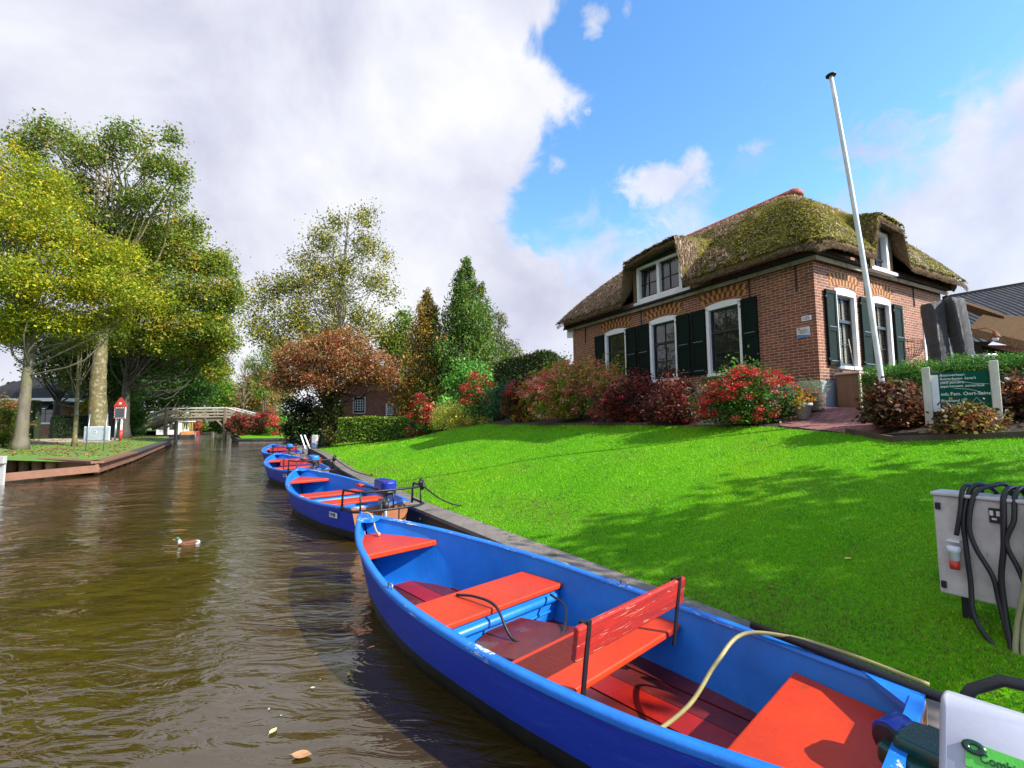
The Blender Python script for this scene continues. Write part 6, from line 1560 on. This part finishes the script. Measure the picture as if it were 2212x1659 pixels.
# bushes left bank and far bank
LB = 'bushes along the left bank'
bush('shrub', 'green bush at the left picture edge beside the leaning trunk', 'shrub', -20, 45, 875, 940, 28, GR['olive'] , 4000, .10, group=LB, seed=91)
bush('shrub', 'brown topped garden bush left of the leaning trunk', 'shrub', -10, 60, 852, 900, 36, [(3, (.3, .16, .05)), (2, (.16, .12, .04))], 3000, .13, group=LB, seed=92)
bush('shrub', 'dark green bush at the left end of the bridge', 'shrub', 258, 312, 860, 925, 46, GR['dark'], 6000, .17, group=LB, seed=93)
bush('shrub', 'bright yellow shrub seen between house and thick trunk', 'shrub', 165, 205, 858, 925, 46, GR['yellow'], 3000, .16, group=LB, seed=94)
bush('shrub', 'yellow shrub right behind the thick mossy trunk', 'shrub', 195, 260, 862, 925, 50, GR['yellow'], 2600, .16, group=LB, seed=95)
GL = 'flowering shrubs by the small lawn beyond the bridge'
bush('hydrangea', 'red flowering hydrangea bank right beside the bridge post', 'hydrangea', 492, 560, 893, 935, 47.8, BRN, 4500, .14, [(3, (.25, .02, .02)), (2, (.4, .05, .05))], 40, .08, GL, seed=96)
bush('hydrangea', 'dark brown hydrangea bank sloping up behind the small lawn', 'hydrangea', 545, 618, 880, 930, 48.4, BRN, 5000, .14, DR, 16, .09, GL, seed=97)
bush('hydrangea', 'green hydrangea with pink red heads near the dark trunk', 'hydrangea', 578, 625, 895, 930, 46.8, [(3, (.10, .34, .04)), (1, (.2, .3, .04))], 2000, .14, RD, 24, .10, GL, seed=98)
for k, (x0, x1, y0, y1, Y, pal, lab) in enumerate(((395, 420, 895, 922, 90, GR['yellow'], 'yellow bush under the left half of the bridge'), (418, 436, 893, 922, 88, OR, 'orange bush seen through the middle of the bridge'), (432, 470, 890, 925, 92, GR['lime'], 'lime bush under the right half of the bridge'), (455, 492, 880, 930, 66, GR['dark'], 'dark ivy bush behind the right bridge post'))):
    bush('shrub', lab, 'shrub', x0, x1, y0, y1, Y, pal, 1800, .28, group='bushes seen under the bridge', seed=110+k, base=.4)

# ------------------------------------------------------------ footbridge
def bridge(name, label, Y, xl, xr, zr, zd, xe0, xe1, ze, kz=1, group=None, base=.3):
    """xl/xr main posts, zr rail top, zd deck, ramps out to xe0/xe1 falling to ze"""
    t = thing(name, label, 'bridge', (xl, Y, base), 0, group); L = t.location; W = 1.5
    for yy in (Y, Y+W):
        for x in (xl, xr):
            b = MB(); b.beam((x, yy, -.6), (x, yy, zr-.02), .26, .26, 'bridge_post_wood', up=(1, 0, 0)); b.build('post', t, loc=L, bevel=.02)
        for k in (1, 2):
            x = xl+(xr-xl)*k/3; b = MB(); b.beam((x, yy-.06, zd-.1), (x, yy-.06, zr-.02), .09, .10, 'bridge_post_wood', up=(1, 0, 0)); b.build('baluster', t, loc=L)
        segs = [((xe0, ze), (xl, 0)), ((xl, 0), (xr, 0)), ((xr, 0), (xe1, ze))]
        for (a, za), (c, zc) in segs:
            b = MB(); b.beam((a, yy, zr+za), (c, yy, zr+zc), .20, .07, 'rail_white', ext=.03); b.build('handrail', t, loc=L)
            for dz, h in ((-.30, .15), (-.63, .15), (-.93, .10)):
                b = MB(); b.beam((a, yy-.09, zr+za*1.0+dz), (c, yy-.09, zr+zc+dz), .05, h, 'bridge_wood'); b.build('side_rail', t, loc=L)
    for (a, za), (c, zc) in (((xe0, ze), (xl, 0)), ((xl, 0), (xr, 0)), ((xr, 0), (xe1, ze))):
        b = MB(); n = int(math.hypot(c-a, zc-za)/.16)
        for k in range(n):
            f0, f1 = k/n, (k+.92)/n; b.beam((a+(c-a)*f0, Y+W/2, zd+za+(zc-za)*f0), (a+(c-a)*f1, Y+W/2, zd+za+(zc-za)*f1), W+.1, .05, 'bridge_wood')
        for yy in (Y+.1, Y+W-.1): b.beam((a, yy, zd+za-.17), (c, yy, zd+zc-.17), .14, .26, 'wood_weathered')
        b.build('deck', t, loc=L)
    for x, s in ((xl, 1), (xr, -1)):
        b = MB(); b.beam((x+s*.1, Y, zd-1.0), (x+s*.9, Y, zd-.25), .12, .12, 'bridge_post_wood'); b.build('brace', t, loc=L)
    return t
BYY = 48.5
X0, X1 = at(359, 900, BYY)[0], at(487, 900, BYY)[0]
bridge('footbridge', 'wooden arched footbridge with white handrail over the canal', BYY, X0, X1, at(420, 881, BYY)[2], at(420, 903, BYY)[2], at(308, 895, BYY)[0], at(568, 902, BYY)[0], -1.0)
Y2 = 92; bridge('footbridge', 'second lower footbridge far behind the first one', Y2, at(425, 900, Y2)[0], at(462, 900, Y2)[0], at(440, 895, Y2)[2], at(440, 905, Y2)[2], at(400, 900, Y2)[0], at(490, 900, Y2)[0], -.8)
# canal boat below the bridge
def cabin_boat():
    Y = 57; x0 = at(336, 930, Y)[0]; x1 = at(388, 930, Y)[0]; t = thing('canal_boat', 'white cabin tour boat with yellow stern lying under the left end of the bridge', 'boat', (x0, Y, 0), R(6)); w = x1-x0
    b = MB(); b.prism([(-.2, 0), (w*.95, -.1), (w+.8, .4), (w+.95, 1.2), (w*.95, 2.0), (-.2, 1.9)], -.2, .50, 'black_iron'); b.build('hull', t, bevel=.05)
    b = MB(); b.prism([(w*.98, -.02), (w+.75, .45), (w+.9, 1.2), (w*.98, 1.9)], .50, .95, 'orange_paint'); b.build('stern', t, bevel=.04)
    b = MB(); b.box((w*.48, .95, 1.35), (w*.98, 1.6, 1.6), 'white_paint'); b.box((w*.53, .95, 2.2), (w*1.16, 1.8, .12), 'box_white'); b.build('cabin', t, bevel=.03)
    for k in range(2):
        b = MB(); b.box((w*.24+w*.42*k, .138, 1.55), (w*.30, .03, .75), 'window_glass_dark'); b.build('window', t)
        b = MB(); b.box((w*.97+.012, .55+.75*k, 1.55), (.03, .5, .75), 'window_glass_dark'); b.build('window', t)
    for k in range(5): 
        b = MB(); b.box((w*1.02+.14*k, .25+.22*k, 1.5), (.06, .06, 1.25), 'yellow_paint'); b.build('stanchion', t)
    b = MB(); b.box((w+.3, .9, 2.18), (.8, 1.7, .08), 'white_paint'); b.build('canopy', t)
cabin_boat()
for k, (px, lab, mat) in enumerate(((399, 'tiny white moored boat far behind the bridge', 'white_paint'), (408, 'tiny red moored boat far behind the bridge', 'red_plastic'))):
    Y = 84+3*k; c = at(px+8, 925, Y); t = thing('moored_boat', lab, 'boat', (c[0], Y, 0), .2); b = MB(); b.prism([(-.8, -.4), (.7, -.4), (1.3, 0), (.7, .4), (-.8, .4)], -.1, .45, mat); b.build('hull', t, bevel=.05); b = MB(); b.box((0, 0, .46), (.5, .7, .05), 'shelf_wood'); b.build('seat', t)

# ------------------------------------------------------------ signs on the left bank
def board_sign():
    p = (-22.1, 24.7, .5); t = thing('information_board', 'blank white back of a board on two grey posts on the left bank', 'sign', p, R(-7)); b = MB()
    for x in (-.5, .55):
        b = MB(); b.tube([(x, 0, -.05), (x+.16, .0, 1.95)], .028, 'galvanised', 8); b.build('post', t)
    b = MB(); b.box((.08, .035, .92), (1.50, .03, .70), 'grey_metal'); b.box((.08, .045, .92), (1.56, .02, .76), 'white_paint'); b.build('panel', t, bevel=.02)
    b = MB(); b.box((.02, -.02+.035, 1.0), (.16, .012, .13), 'white_paint'); st = b.build('sticker', t); b = MB(); b.box((.02, .006, 1.03), (.10, .006, .02), 'letter_dark'); b.box((.02, .006, .99), (.07, .006, .03), 'grey_metal'); b.build('print', st)
    for k, (x, z) in enumerate(((-.42, 1.22), (.62, 1.22), (-.46, .62), (.58, .62))):
        b = MB(); b.box((x, .0, z), (.10, .06, .03), 'galvanised'); b.build('clamp', t)
board_sign()
Ym = 36.0
def mirror():
    c = at(247, 944, Ym); zt = at(247, 860, Ym)[2]; t = thing('traffic_mirror', 'square traffic mirror with red and white edge on a post under a red triangle', 'mirror', (c[0], Ym, .5), 0); k = 1/F*Ym
    ht = lambda py: at(250, py, Ym)[2]-.5
    b = MB(); b.tube([(-.05, .1, 0), (0, .1, ht(905))], .07, 'galvanised', 10); b.tube([(.35, .12, 0), (.42, .12, ht(905))], .07, 'pole_white', 10); b.build('post', t)
    s = 24*k/2; zc = ht(892); cx = .30
    b = MB(); b.box((cx, .05, zc), (2*s, .06, 2*s), 'white_paint'); n = 5
    for i in range(n):
        for sx, sz, w, h in ((1, 0, .5, 1), (0, 1, 1, .5)):
            for sd in (-1, 1):
                u = (-1+2*(i+.5)/n)*s
                if sx: b.box((cx+u, .015, zc+sd*s*.93), (s/n, .012, s*.12), 'red_plastic')
                else: b.box((cx+sd*s*.93, .015, zc+u), (s*.12, .012, s/n), 'red_plastic')
    b.build('frame', t)
    b = MB(); b.box((cx, .012, zc), (1.66*s, .02, 1.66*s), 'window_glass_dark'); b.build('glass', t, bevel=.02)
    b = MB(); z0, z1 = ht(878), ht(859); w = 15*k; b.slab([(cx-w, .03, z0), (cx+w, .03, z0), (cx+w*.12, .03, z1), (cx-w*.12, .03, z1)], (0, .03, 0), 'red_plastic'); tr = b.build('triangle', t); b = MB(); b.box((cx, .02, z0+(z1-z0)*.35), (.18, .012, .16), 'plate_white'); b.build('symbol', tr)
    b = MB(); b.tube([(.5, -.05, .15), (.55, -.05, .95)], .10, 'red_plastic', 12); b.build('extinguisher', t)
mirror()

# ------------------------------------------------------------ dark hedge/fence and house on the left
hedge('hedge', 'dark clipped hedge in front of the left house', [(at(112, 920, 41)[0], 41), (at(215, 920, 44)[0], 44)], 1.0, (at(112, 902, 41)[2], at(215, 902, 44)[2]), 12000, .10, [(3, (.012, .03, .01)), (2, (.03, .05, .012))], seed=120, zb=.5)
hedge('hedge', 'green garden hedge at the left picture edge before the white-trimmed house', [(at(-40, 900, 41)[0], 41), (at(80, 900, 41.5)[0], 41.5)], 1.0, (at(-20, 868, 41)[2], at(80, 868, 41)[2]), 9000, .12, [(3, (.10, .14, .02)), (2, (.18, .18, .03))], seed=121, zb=.5)
def fence():
    t = thing('metal_railing', 'dark metal railing with posts beside the thick mossy trunk', 'railing', (at(210, 905, 44)[0], 44, .5)); L = t.location
    a, c = at(150, 900, 44), at(275, 900, 44); z = at(200, 891, 44)[2]
    for k in range(6):
        b = MB(); x = a[0]+(c[0]-a[0])*k/5; b.beam((x, 44, .4), (x, 44, z), .06, .06, 'black_iron', up=(1, 0, 0)); b.build('post', t, loc=L)
    b = MB(); b.beam((a[0], 44, z), (c[0], 44, z), .07, .12, 'black_iron'); b.build('rail', t, loc=L)
fence()
def tiled_quad(b, P, uvs, mat): b.add(P, [(0, 1, 2, 3)] if len(P) == 4 else [(0, 1, 2)], mat)
def add_uv(o, fn):
    me = o.data; uv = me.uv_layers.new(name='UVMap')
    for l in me.loops: uv.data[l.index].uv = fn(me.vertices[l.vertex_index].co, me, l.index)
def roof_uv(o):
    me = o.data; uv = me.uv_layers.new(name='UVMap')
    for p in me.polygons:
        n = p.normal; s = Vector((0, 0, 1)).cross(n); s = s.normalized() if s.length > 1e-4 else Vector((1, 0, 0)); u = n.cross(s)
        for li in p.loop_indices:
            v = me.vertices[me.loops[li].vertex_index].co; uv.data[li].uv = (v.dot(s), v.dot(u))
def hip_house(name, label, org, rz, w, d, zb, ze, zr, ov, wallmat, roofmat, trim=True, hip=1.0, cat='house', group=None):
    t = thing(name, label, cat, (org[0], org[1], zb), rz, group); h = ze-zb; r = zr-zb
    b = MB(); b.box((w/2, d/2, h/2), (w, d, h), wallmat); b.build('wall', t)
    b = MB(); a = -ov; W, D = w+ov, d+ov; ins = d/2*hip
    P = [(a, a, h), (W, a, h), (W, D, h), (a, D, h), (a+ins, d/2, r), (W-ins, d/2, r)]
    b.add(P, [(0, 1, 5, 4), (1, 2, 5), (2, 3, 4, 5), (3, 0, 4)], roofmat); b.add([(x, y, z-.12) for x, y, z in P[:4]]+P[:4], [(0, 1, 2, 3), (0, 1, 5, 4), (1, 2, 6, 5), (2, 3, 7, 6), (3, 0, 4, 7)], 'white_paint' if trim else roofmat)
    o = b.build('roof', t); roof_uv(o)
    if trim:
        b = MB()
        for c, s in (((w/2, -ov-.03, h-.12), (w+2*ov+.12, .10, .34)), ((w+ov+.03, d/2, h-.12), (.10, d+2*ov, .34))): b.box(c, s, 'white_paint')
        b.build('gutter', t)
    return t, h
def simple_window(t, x, y, z, w, h, axis='x', mats=('white_paint', 'window_glass_dark', 'sash_paint'), nx=2, ny=2):
    S = lambda a, b_, c: (a, b_, c) if axis == 'x' else (b_, a, c)
    b = MB(); b.box((x, y, z), S(w, .08, h), mats[0]); wn = b.build('window', t)
    dy = -.05
    off = (0, dy) if axis == 'x' else (-dy, 0)
    b = MB(); b.box((x+off[0]*.9, y+off[1]*.9, z), S(w*.80, .03, h*.84), mats[1]); b.build('pane', wn)
    b = MB()
    for k in range(1, nx): 
        q = -w*.4+w*.8*k/nx; b.box((x+off[0]*1.2+(q if axis == 'x' else 0), y+off[1]*1.2+(q if axis != 'x' else 0), z), S(.05, .04, h*.84), mats[2])
    for k in range(1, ny): b.box((x+off[0]*1.25, y+off[1]*1.25, z-h*.42+h*.84*k/ny), S(w*.8, .035, .05), mats[2])
    b.build('glazing_bar', wn)
YH = 50; xa = at(-70, 900, YH)[0]; xb = at(130, 900, YH)[0]
t, h = hip_house('bungalow', 'brick bungalow with dark tiled roof and white gutter on the left bank', (xa, YH), 0, xb-xa, 7, .6, at(60, 862, YH)[2], at(60, 828, YH)[2]+1.0, .7, 'brick_far', 'roof_tiles')
sx = lambda px: at(px, 890, YH)[0]-xa
sz = lambda py: at(100, py, YH)[2]-.6
simple_window(t, sx(100), -.03, sz(893), 2.3, 2.3)
b = MB(); b.slab([(sx(86), -.1, sz(866)), (sx(115), -.1, sz(866)), (sx(115), -.75, sz(884)), (sx(86), -.75, sz(884))], (0, 0, -.05), 'black_rubber'); b.box(((sx(86)+sx(112))/2, -.77, sz(883)), (1.4, .03, .08), 'white_paint'); b.build('awning', t)
b = MB(); b.slab([(xb-xa+.05, .3, sz(867)), (xb-xa+1.6, .3, sz(882)), (xb-xa+1.6, 3.6, sz(882)), (xb-xa+.05, 3.6, sz(867))], (0, 0, -.05), 'black_rubber'); b.build('awning', t)
simple_window(t, xb-xa+.03, 2.2, sz(893), 1.3, 2.4, 'y')
simple_window(t, sx(20), -.03, sz(893), 1.6, 1.8)
YB = 64; xa2 = at(-120, 900, YB)[0]; hip_house('tiled_house', 'low dark-roofed house behind the bungalow at the left picture edge', (xa2, YB), 0, 11, 8, .6, 3.4, at(10, 838, YB)[2], .5, 'brick_far', 'roof_tiles')
# ------------------------------------------------------------ brick cottage behind the copper tree
def cottage():
    Y = 31.5; P = lambda px, py: at(px, py, Y); c = P(758, 930); zb = .9; t = thing('brick_cottage', 'small brick cottage with thatched roof behind the low hedge', 'cottage', (c[0], Y, zb), 0)
    X = lambda px: P(px, 880)[0]-c[0]; Z = lambda py: P(820, py)[2]-zb
    pk = 790
    prof = [(X(735), 0), (X(896), 0), (X(896), Z(868)), (X(800), Z(pk)), (X(735), Z(850))]
    b = MB(); b.slab([(x, 0, z) for x, z in prof], (0, 7, 0), 'brick_far'); b.build('wall', t)
    b = MB(); th = .32
    for (x0, z0), (x1, z1) in (((X(800), Z(pk)), (X(905), Z(874))), ((X(800), Z(pk)), (X(720), Z(860)))):
        b.slab([(x0, -.35, z0), (x1, -.35, z1), (x1, -.35, z1+th), (x0, -.35, z0+th)], (0, 7.5, 0), 'thatch_brown')
    rf = b.build('roof', t)
    b = MB(); b.beam((X(802), -.37, Z(pk)-.02), (X(903), -.37, Z(874)-.02), .05, .16, 'white_paint', up=(0, 0, 1)); b.build('bargeboard', t)
    # rear wing roof with white ridge tiles
    b = MB(); y0 = 5.5; b.slab([(X(838), y0, Z(818)), (X(875), y0, Z(818)), (X(905), y0-3.2, Z(872)), (X(838), y0-3.2, Z(858))], (0, .0, -.25), 'thatch_brown'); b.build('rear_roof', t)
    b = MB()
    for k in range(9): b.tube([(X(836)+k*(X(872)-X(836))/9, y0, Z(818)+.05), (X(836)+(k+.9)*(X(872)-X(836))/9, y0, Z(818)+.05)], .12, 'box_white', 8)
    b.build('ridge_tiles', t)
    def win(px0, px1, py0, py1, leafs):
        x0, x1, z0, z1 = X(px0), X(px1), Z(py1), Z(py0); b = MB(); b.box(((x0+x1)/2, -.03, (z0+z1)/2), (x1-x0, .08, z1-z0), 'white_paint'); w = b.build('window', t)
        b = MB(); b.box(((x0+x1)/2, -.075, (z0+z1)/2), ((x1-x0)*.84, .03, (z1-z0)*.88), 'sash_paint'); b.build('frame', w)
        b = MB()
        for k in range(leafs):
            cx = x0+(x1-x0)*(k+.5)/leafs; ww = (x1-x0)/leafs*.62; hh = (z1-z0)*.62
            for q in range(4): b.box((cx-ww/2+ww*q/3, -.10, (z0+z1)/2), (.04, .02, hh), 'white_paint')
            for q in range(5): b.box((cx, -.1005, (z0+z1)/2-hh/2+hh*q/4), (ww, .02, .04), 'white_paint')
        b.build('glazing_bar', w)
    win(763, 790, 857, 893, 1); win(834, 873, 872, 901, 2)
    b = MB(); b.box((X(853), -.4, Z(903)), (X(892)-X(836), .6, .14), 'canvas_blue', Matrix.Rotation(R(-3), 3, 'Y')); b.build('blue_cover', t)
cottage()
# ------------------------------------------------------------ buildings beyond the gable, right
def right_roofs():
    Y = 19; P = lambda px, py, Yy=Y: at(px, py, Yy)
    t = thing('tiled_house', 'large dark tiled roof of a neighbouring house right of the thatched one', 'house', (P(2060, 760)[0], Y, 2.0), 0); c = t.location
    q = [P(2040, 738, 18.0), P(2330, 738, 16.5), P(2330, 592, 22), P(2040, 642, 22.5)]
    q = [Vector(p)-c for p in q]; b = MB(); b.add(q, [(0, 1, 2, 3)], 'roof_tiles'); q2 = [q[3], q[2], q[2]+Vector((0, 5, -3)), q[3]+Vector((0, 5, -3))]; b.add(q2, [(0, 1, 2, 3)], 'roof_tiles'); o = b.build('roof', t, fixn=False); roof_uv(o)
    b = MB(); A = q[0]; B_ = q[1]; b.slab([A+Vector((.4, .5, -.05)), B_+Vector((-.4, .5, -.05)), Vector((B_.x-.4, B_.y+.5, 0)), Vector((A.x+.4, A.y+.5, 0))], (0, 6, 0), 'brick_far'); b.build('wall', t)
    b = MB(); b.beam(q[3], q[2], .25, .12, 'roof_tiles'); b.build('ridge', t)
    t = thing('thatched_shed', 'low brown thatched outbuilding before the dark tiled roof', 'outbuilding', (P(2130, 770, 14)[0], 14, 2.0), 0); c = t.location
    b = MB(); th = .3
    for pts in ([P(2095, 726, 13), P(2235, 760, 12.6), P(2212, 700, 14.6), P(2130, 690, 15)], [P(2070, 665, 15.5), P(2170, 700, 14.2), P(2180, 697, 16), P(2090, 665, 17)]):
        b.slab([Vector(p)-c for p in pts], (0, 0, th*.8), 'thatch_brown')
    b.build('roof', t)
    b = MB(); b.slab([Vector(P(2120, 745, 13.5))-c, Vector(P(2230, 772, 13.2))-c, Vector((P(2230, 772, 13.2)[0], 13.2, 2.0))-c, Vector((P(2120, 745, 13.5)[0], 13.5, 2.0))-c], (0, 3, 0), 'dark_interior'); b.build('wall', t)
    b = MB(); v = [Vector(P(2110, 700, 14.4))-c, Vector(P(2165, 697, 14.2))-c]; b.beam(v[0], v[1], .1, .2, 'render_cream'); b.build('fascia', t)
    p = P(2150, 725, 12.3); t = thing('wall_lantern', 'rusty lantern hanging above the hedge before the thatched outbuilding', 'lantern', tuple(p)); b = MB(); b.lathe([(.03, .12), (.10, -.02), (.11, -.05)], (0, 0, 0), 'rust', 8); b.tube([(0, 0, .1), (0, .2, .25), (0, .7, .28)], .012, 'rust', 6); b.build('hood', t)
    b = MB(); b.lathe([(.05, -.14), (.07, -.05)], (0, 0, 0), 'box_white', 8); b.build('glass', t)
    p = P(2128, 772, 9.5); t = thing('white_post', 'white capped post showing just over the clipped hedge', 'post', (p[0], p[1], 2.0)); b = MB(); b.box((0, 0, (p[2]-2)/2), (.20, .2, p[2]-2), 'white_paint'); b.build('post', t, bevel=.01); b = MB(); b.box((0, 0, p[2]-2+.03), (.27, .27, .06), 'box_white'); b.build('cap', t, bevel=.015)
right_roofs()

# ------------------------------------------------------------ things at the far end of the lawn
p = at(680, 958, 28); zb = gh(p[0], p[1])
t = thing('charging_cabinet', 'small pale charging post under the copper-leaved tree at the far end of the lawn', 'cabinet', (p[0], 28, zb), R(-10))
k = 28/F; hh = .78; b = MB(); b.box((0, 0, hh/2), (.34, .22, hh), 'box_grey'); b.build('body', t, bevel=.05); b = MB(); b.box((-.20, .02, hh/2), (.08, .2, hh*.9), 'black_iron'); b.build('side', t); b = MB(); b.box((0, -.115, hh*.33), (.16, .012, .12), 'cowl_bright_blue'); b.build('panel', t)
b = MB(); b.tube([(-.35, 0, hh*.5), (-.30, -.02, hh*.62), (-.22, 0, hh*.75)], .06, 'red_plastic', 8); b.build('plug', t)
for j, (x0, x1, lab) in enumerate(((653, 658, 'left white board leaning under the copper-leaved tree'), (661, 668, 'right white board leaning under the copper-leaved tree'))):
    a = at(x1+2, 957, 27.6); c = at(x0+1, 930, 28); t = thing('white_board', lab, 'board', (a[0], a[1], gh(a[0], a[1])), 0, 'white boards leaning at the far end of the lawn'); b = MB(); L = Vector((a[0], a[1], gh(a[0], a[1])))
    b.beam(Vector((0, 0, 0)), Vector((c[0]-L.x, .15, .80)), .09, .03, 'white_paint'); b.build('board', t)

# ------------------------------------------------------------ duck
def duck():
    t = thing('mallard', 'mallard duck swimming left of the second blue boat', 'duck', (-5.12, 7.5, -.03), R(205)); t.scale = (.62, .62, .62)
    # one continuous body: rings along the x axis (x = forward)
    S = [(-.30, .012, .105, 0), (-.25, .05, .09, 0), (-.16, .085, .07, 0), (-.05, .10, .06, 0), (.06, .10, .06, 0), (.14, .085, .07, 0), (.19, .06, .10, 0), (.205, .040, .15, 0), (.215, .034, .19, 0), (.235, .045, .225, 0), (.262, .042, .232, 0), (.29, .02, .228, 0)]
    vs = []; fs = []; n = 16; axis = [(-1, .25), (-.7, .1)]
    for i, (x, r, z, _) in enumerate(S):
        a = S[max(0, i-1)]; c = S[min(len(S)-1, i+1)]; d = Vector((c[0]-a[0], 0, c[2]-a[2])).normalized(); u = Vector((0, 1, 0)); w = d.cross(u)
        for k in range(n):
            th = 2*math.pi*k/n; q = Vector((x, 0, z))+u*(math.cos(th)*r)+w*(math.sin(th)*r*(.85 if i < 6 else 1)); vs.append(q)
    mats = ['duck_dark', 'duck_white', 'duck_brown', 'duck_brown', 'duck_brown', 'duck_brown', 'duck_white', 'duck_white', 'duck_green', 'duck_green', 'duck_green']
    b = MB()
    b.v = [tuple(v) for v in vs]
    for i in range(len(S)-1):
        mi = b.mi(mats[i])
        for k in range(n): b.f.append([i*n+k, i*n+(k+1) % n, (i+1)*n+(k+1) % n, (i+1)*n+k]); b.m.append(mi); b.sm.append(True)
    for base_, m_ in ((0, 'duck_dark'), ((len(S)-1)*n, 'duck_green')): b.f.append(list(range(base_, base_+n))); b.m.append(b.mi(m_)); b.sm.append(True)
    o = b.build('body', t); sd = o.modifiers.new('Subdivision', 'SUBSURF'); sd.levels = sd.render_levels = 2
    b = MB()
    for s in (-1, 1):
        b.lathe([(.001, -.15), (.03, -.10), (.045, 0), (.035, .10), (.001, .15)], (0, 0, 0), 'duck_dark' if False else 'duck_brown', 10)
        vs_ = b.v[-50:]; 
        for q in range(50): x, y, z = vs_[q]; b.v[len(b.v)-50+q] = (-.07+z, s*(.085+y*.35), .105+x*.9+z*-.12)
    b.build('wings', t)
    b = MB(); b.add([(.285, -.018, .222), (.285, .018, .222), (.35, .016, .208), (.35, -.016, .208), (.285, -.015, .210), (.285, .015, .210), (.35, .013, .202), (.35, -.013, .202), (.288, 0, .238)], [(0, 1, 2, 3), (4, 7, 6, 5), (0, 3, 7, 4), (1, 5, 6, 2), (3, 2, 6, 7), (0, 8, 1)], 'yellow_paint'); b.build('bill', t, bevel=.003)
    b = MB()
    for s in (-1, 1): b.lathe([(.001, -.006), (.006, 0), (.001, .006)], (.268, s*.040, .242), 'letter_dark', 8)
    b.build('eyes', t)
duck()
def litter():
    g = np.random.default_rng(31); P = []
    for (x0, x1, y0, y1, n) in ((-34, -18, 20, 34, 2600), (-44, -28, 30, 48, 2200)):
        x = g.uniform(x0, x1, n); y = g.uniform(y0, y1, n); L2 = LEFT
        for a, c in zip(x, y):
            if inside(L2, a+.3, c+.2) and inside(L2, a, c): P.append((a, c, zl(a, c)+.02))
    for k in range(1300):
        a = g.uniform(-13, -4.6); c = g.uniform(22, 29.5)
        if inside(LAWN, a, c) and g.random() < .25+.75*math.exp(-((c-28.4)/1.2)**2): P.append((a, c, gh(a, c)+.02))
    V, Fc, c = leaves(np.array(P), .0005, len(P)*2, .12, [(3, (.36, .22, .05)), (2, (.24, .12, .04)), (2, (.50, .38, .06)), (1, (.12, .08, .03))], up=3, seed=55)
    tag(meshobj('fallen_leaves', V, Fc, ['leaf_surface'], col=c), 'scattered dry brown and yellow leaves on the grass under the trees', 'leaf litter', kind='stuff')
litter()
# ------------------------------------------------------------ single fallen leaves
def leaf(label, p, rz, L, colr, cat='leaf', group=None, curl=.15):
    mt = 'leaf_'+'%02x%02x%02x' % tuple(int(c*200) for c in colr)
    if mt not in M: paint(mt, colr, tuple(c*.7 for c in colr), .5, 30, .2)
    b = MB(); n = 8; vs = []; fs = []
    for i in range(n+1):
        f = i/n; w = L*.30*math.sin(math.pi*min(f*1.02+.02, 1))**.8; x = (f-.5)*L; z = curl*L*(2*f-1)**2*.5
        vs += [(x, -w, z+.25*w), (x, 0, z), (x, w, z+.25*w)]
    for i in range(n): 
        for k in (0, 1): a = i*3+k; fs.append((a, a+1, a+4, a+3))
    b.add(vs, fs, mt, True); b.tube([(-L*.5, 0, curl*L*.5), (-L*.72, .02*L, curl*L*.3)], L*.012, mt, 5); o = b.build('fallen_leaf'); o.location = p; o.rotation_euler = (0, 0, rz); tag(o, label, cat, group)
WL = 'fallen leaves floating on the canal'
fl = [('large tan brown leaf floating at the bottom of the water', 652, 1633, .115, (.50, .26, .12)), ('oval pale yellow leaf floating above the large tan one', 590, 1580, .06, (.72, .66, .30)), ('small orange leaf floating close to the near boat bow', 787, 1432, .032, (.65, .28, .04)), ('small yellow orange leaf floating between boat shadow and ripples', 684, 1412, .034, (.62, .34, .04)),
      ('orange triangular leaf floating just left of the near boat shadow', 753, 1457, .038, (.75, .38, .05)), ('small pale yellow leaf floating amid the ripples', 676, 1486, .032, (.75, .68, .40)), ('tiny white petal floating above the oval yellow leaf', 581, 1532, .018, (.8, .8, .75)), ('tiny white petal floating right of the oval yellow leaf', 607, 1546, .013, (.8, .8, .75)), ('tiny orange leaf floating near the duck', 150, 1178, .03, (.6, .3, .05)), ('tiny brown orange leaf floating beside the pale yellow leaf', 692, 1468, .018, (.55, .22, .05))]
for i, (lab, x, y, L, c_) in enumerate(fl):
    p = atz(x, y, .006); leaf(lab, (p[0], p[1], .008), i*1.3, L, c_, group=WL)
GLW = 'fallen leaves lying on the lawn'
for i, (lab, x, y, L, c_) in enumerate((('yellow leaf lying on the shaded lawn left of the grey cabinet', 1832, 1212, .07, (.75, .68, .08)), ('reddish brown leaf on the lawn below the yellow one', 1667, 1273, .05, (.42, .10, .04)), ('brown leaf on the sunlit middle of the lawn', 1650, 1166, .04, (.3, .14, .06)), ('small red brown leaf on the upper lawn', 1517, 1018, .05, (.4, .1, .04)), ('pale leaf near the upper right lawn edge', 2055, 975, .05, (.6, .5, .3)), ('white petal at the upper edge of the lawn', 1085, 942, .06, (.8, .8, .75)))):
    lo, hi = .36, 1.9
    for _ in range(40):
        z = (lo+hi)/2; p = atz(x, y, z) if z < EYE-.001 else None; 
        if p is not None and 0 < p[1] < 60 and gh(p[0], p[1]) > z: lo = z
        else: hi = z
    p = atz(x, y, lo); leaf(lab, (p[0], p[1], gh(p[0], p[1])+.02), i*1.9+.4, L, c_, group=GLW)
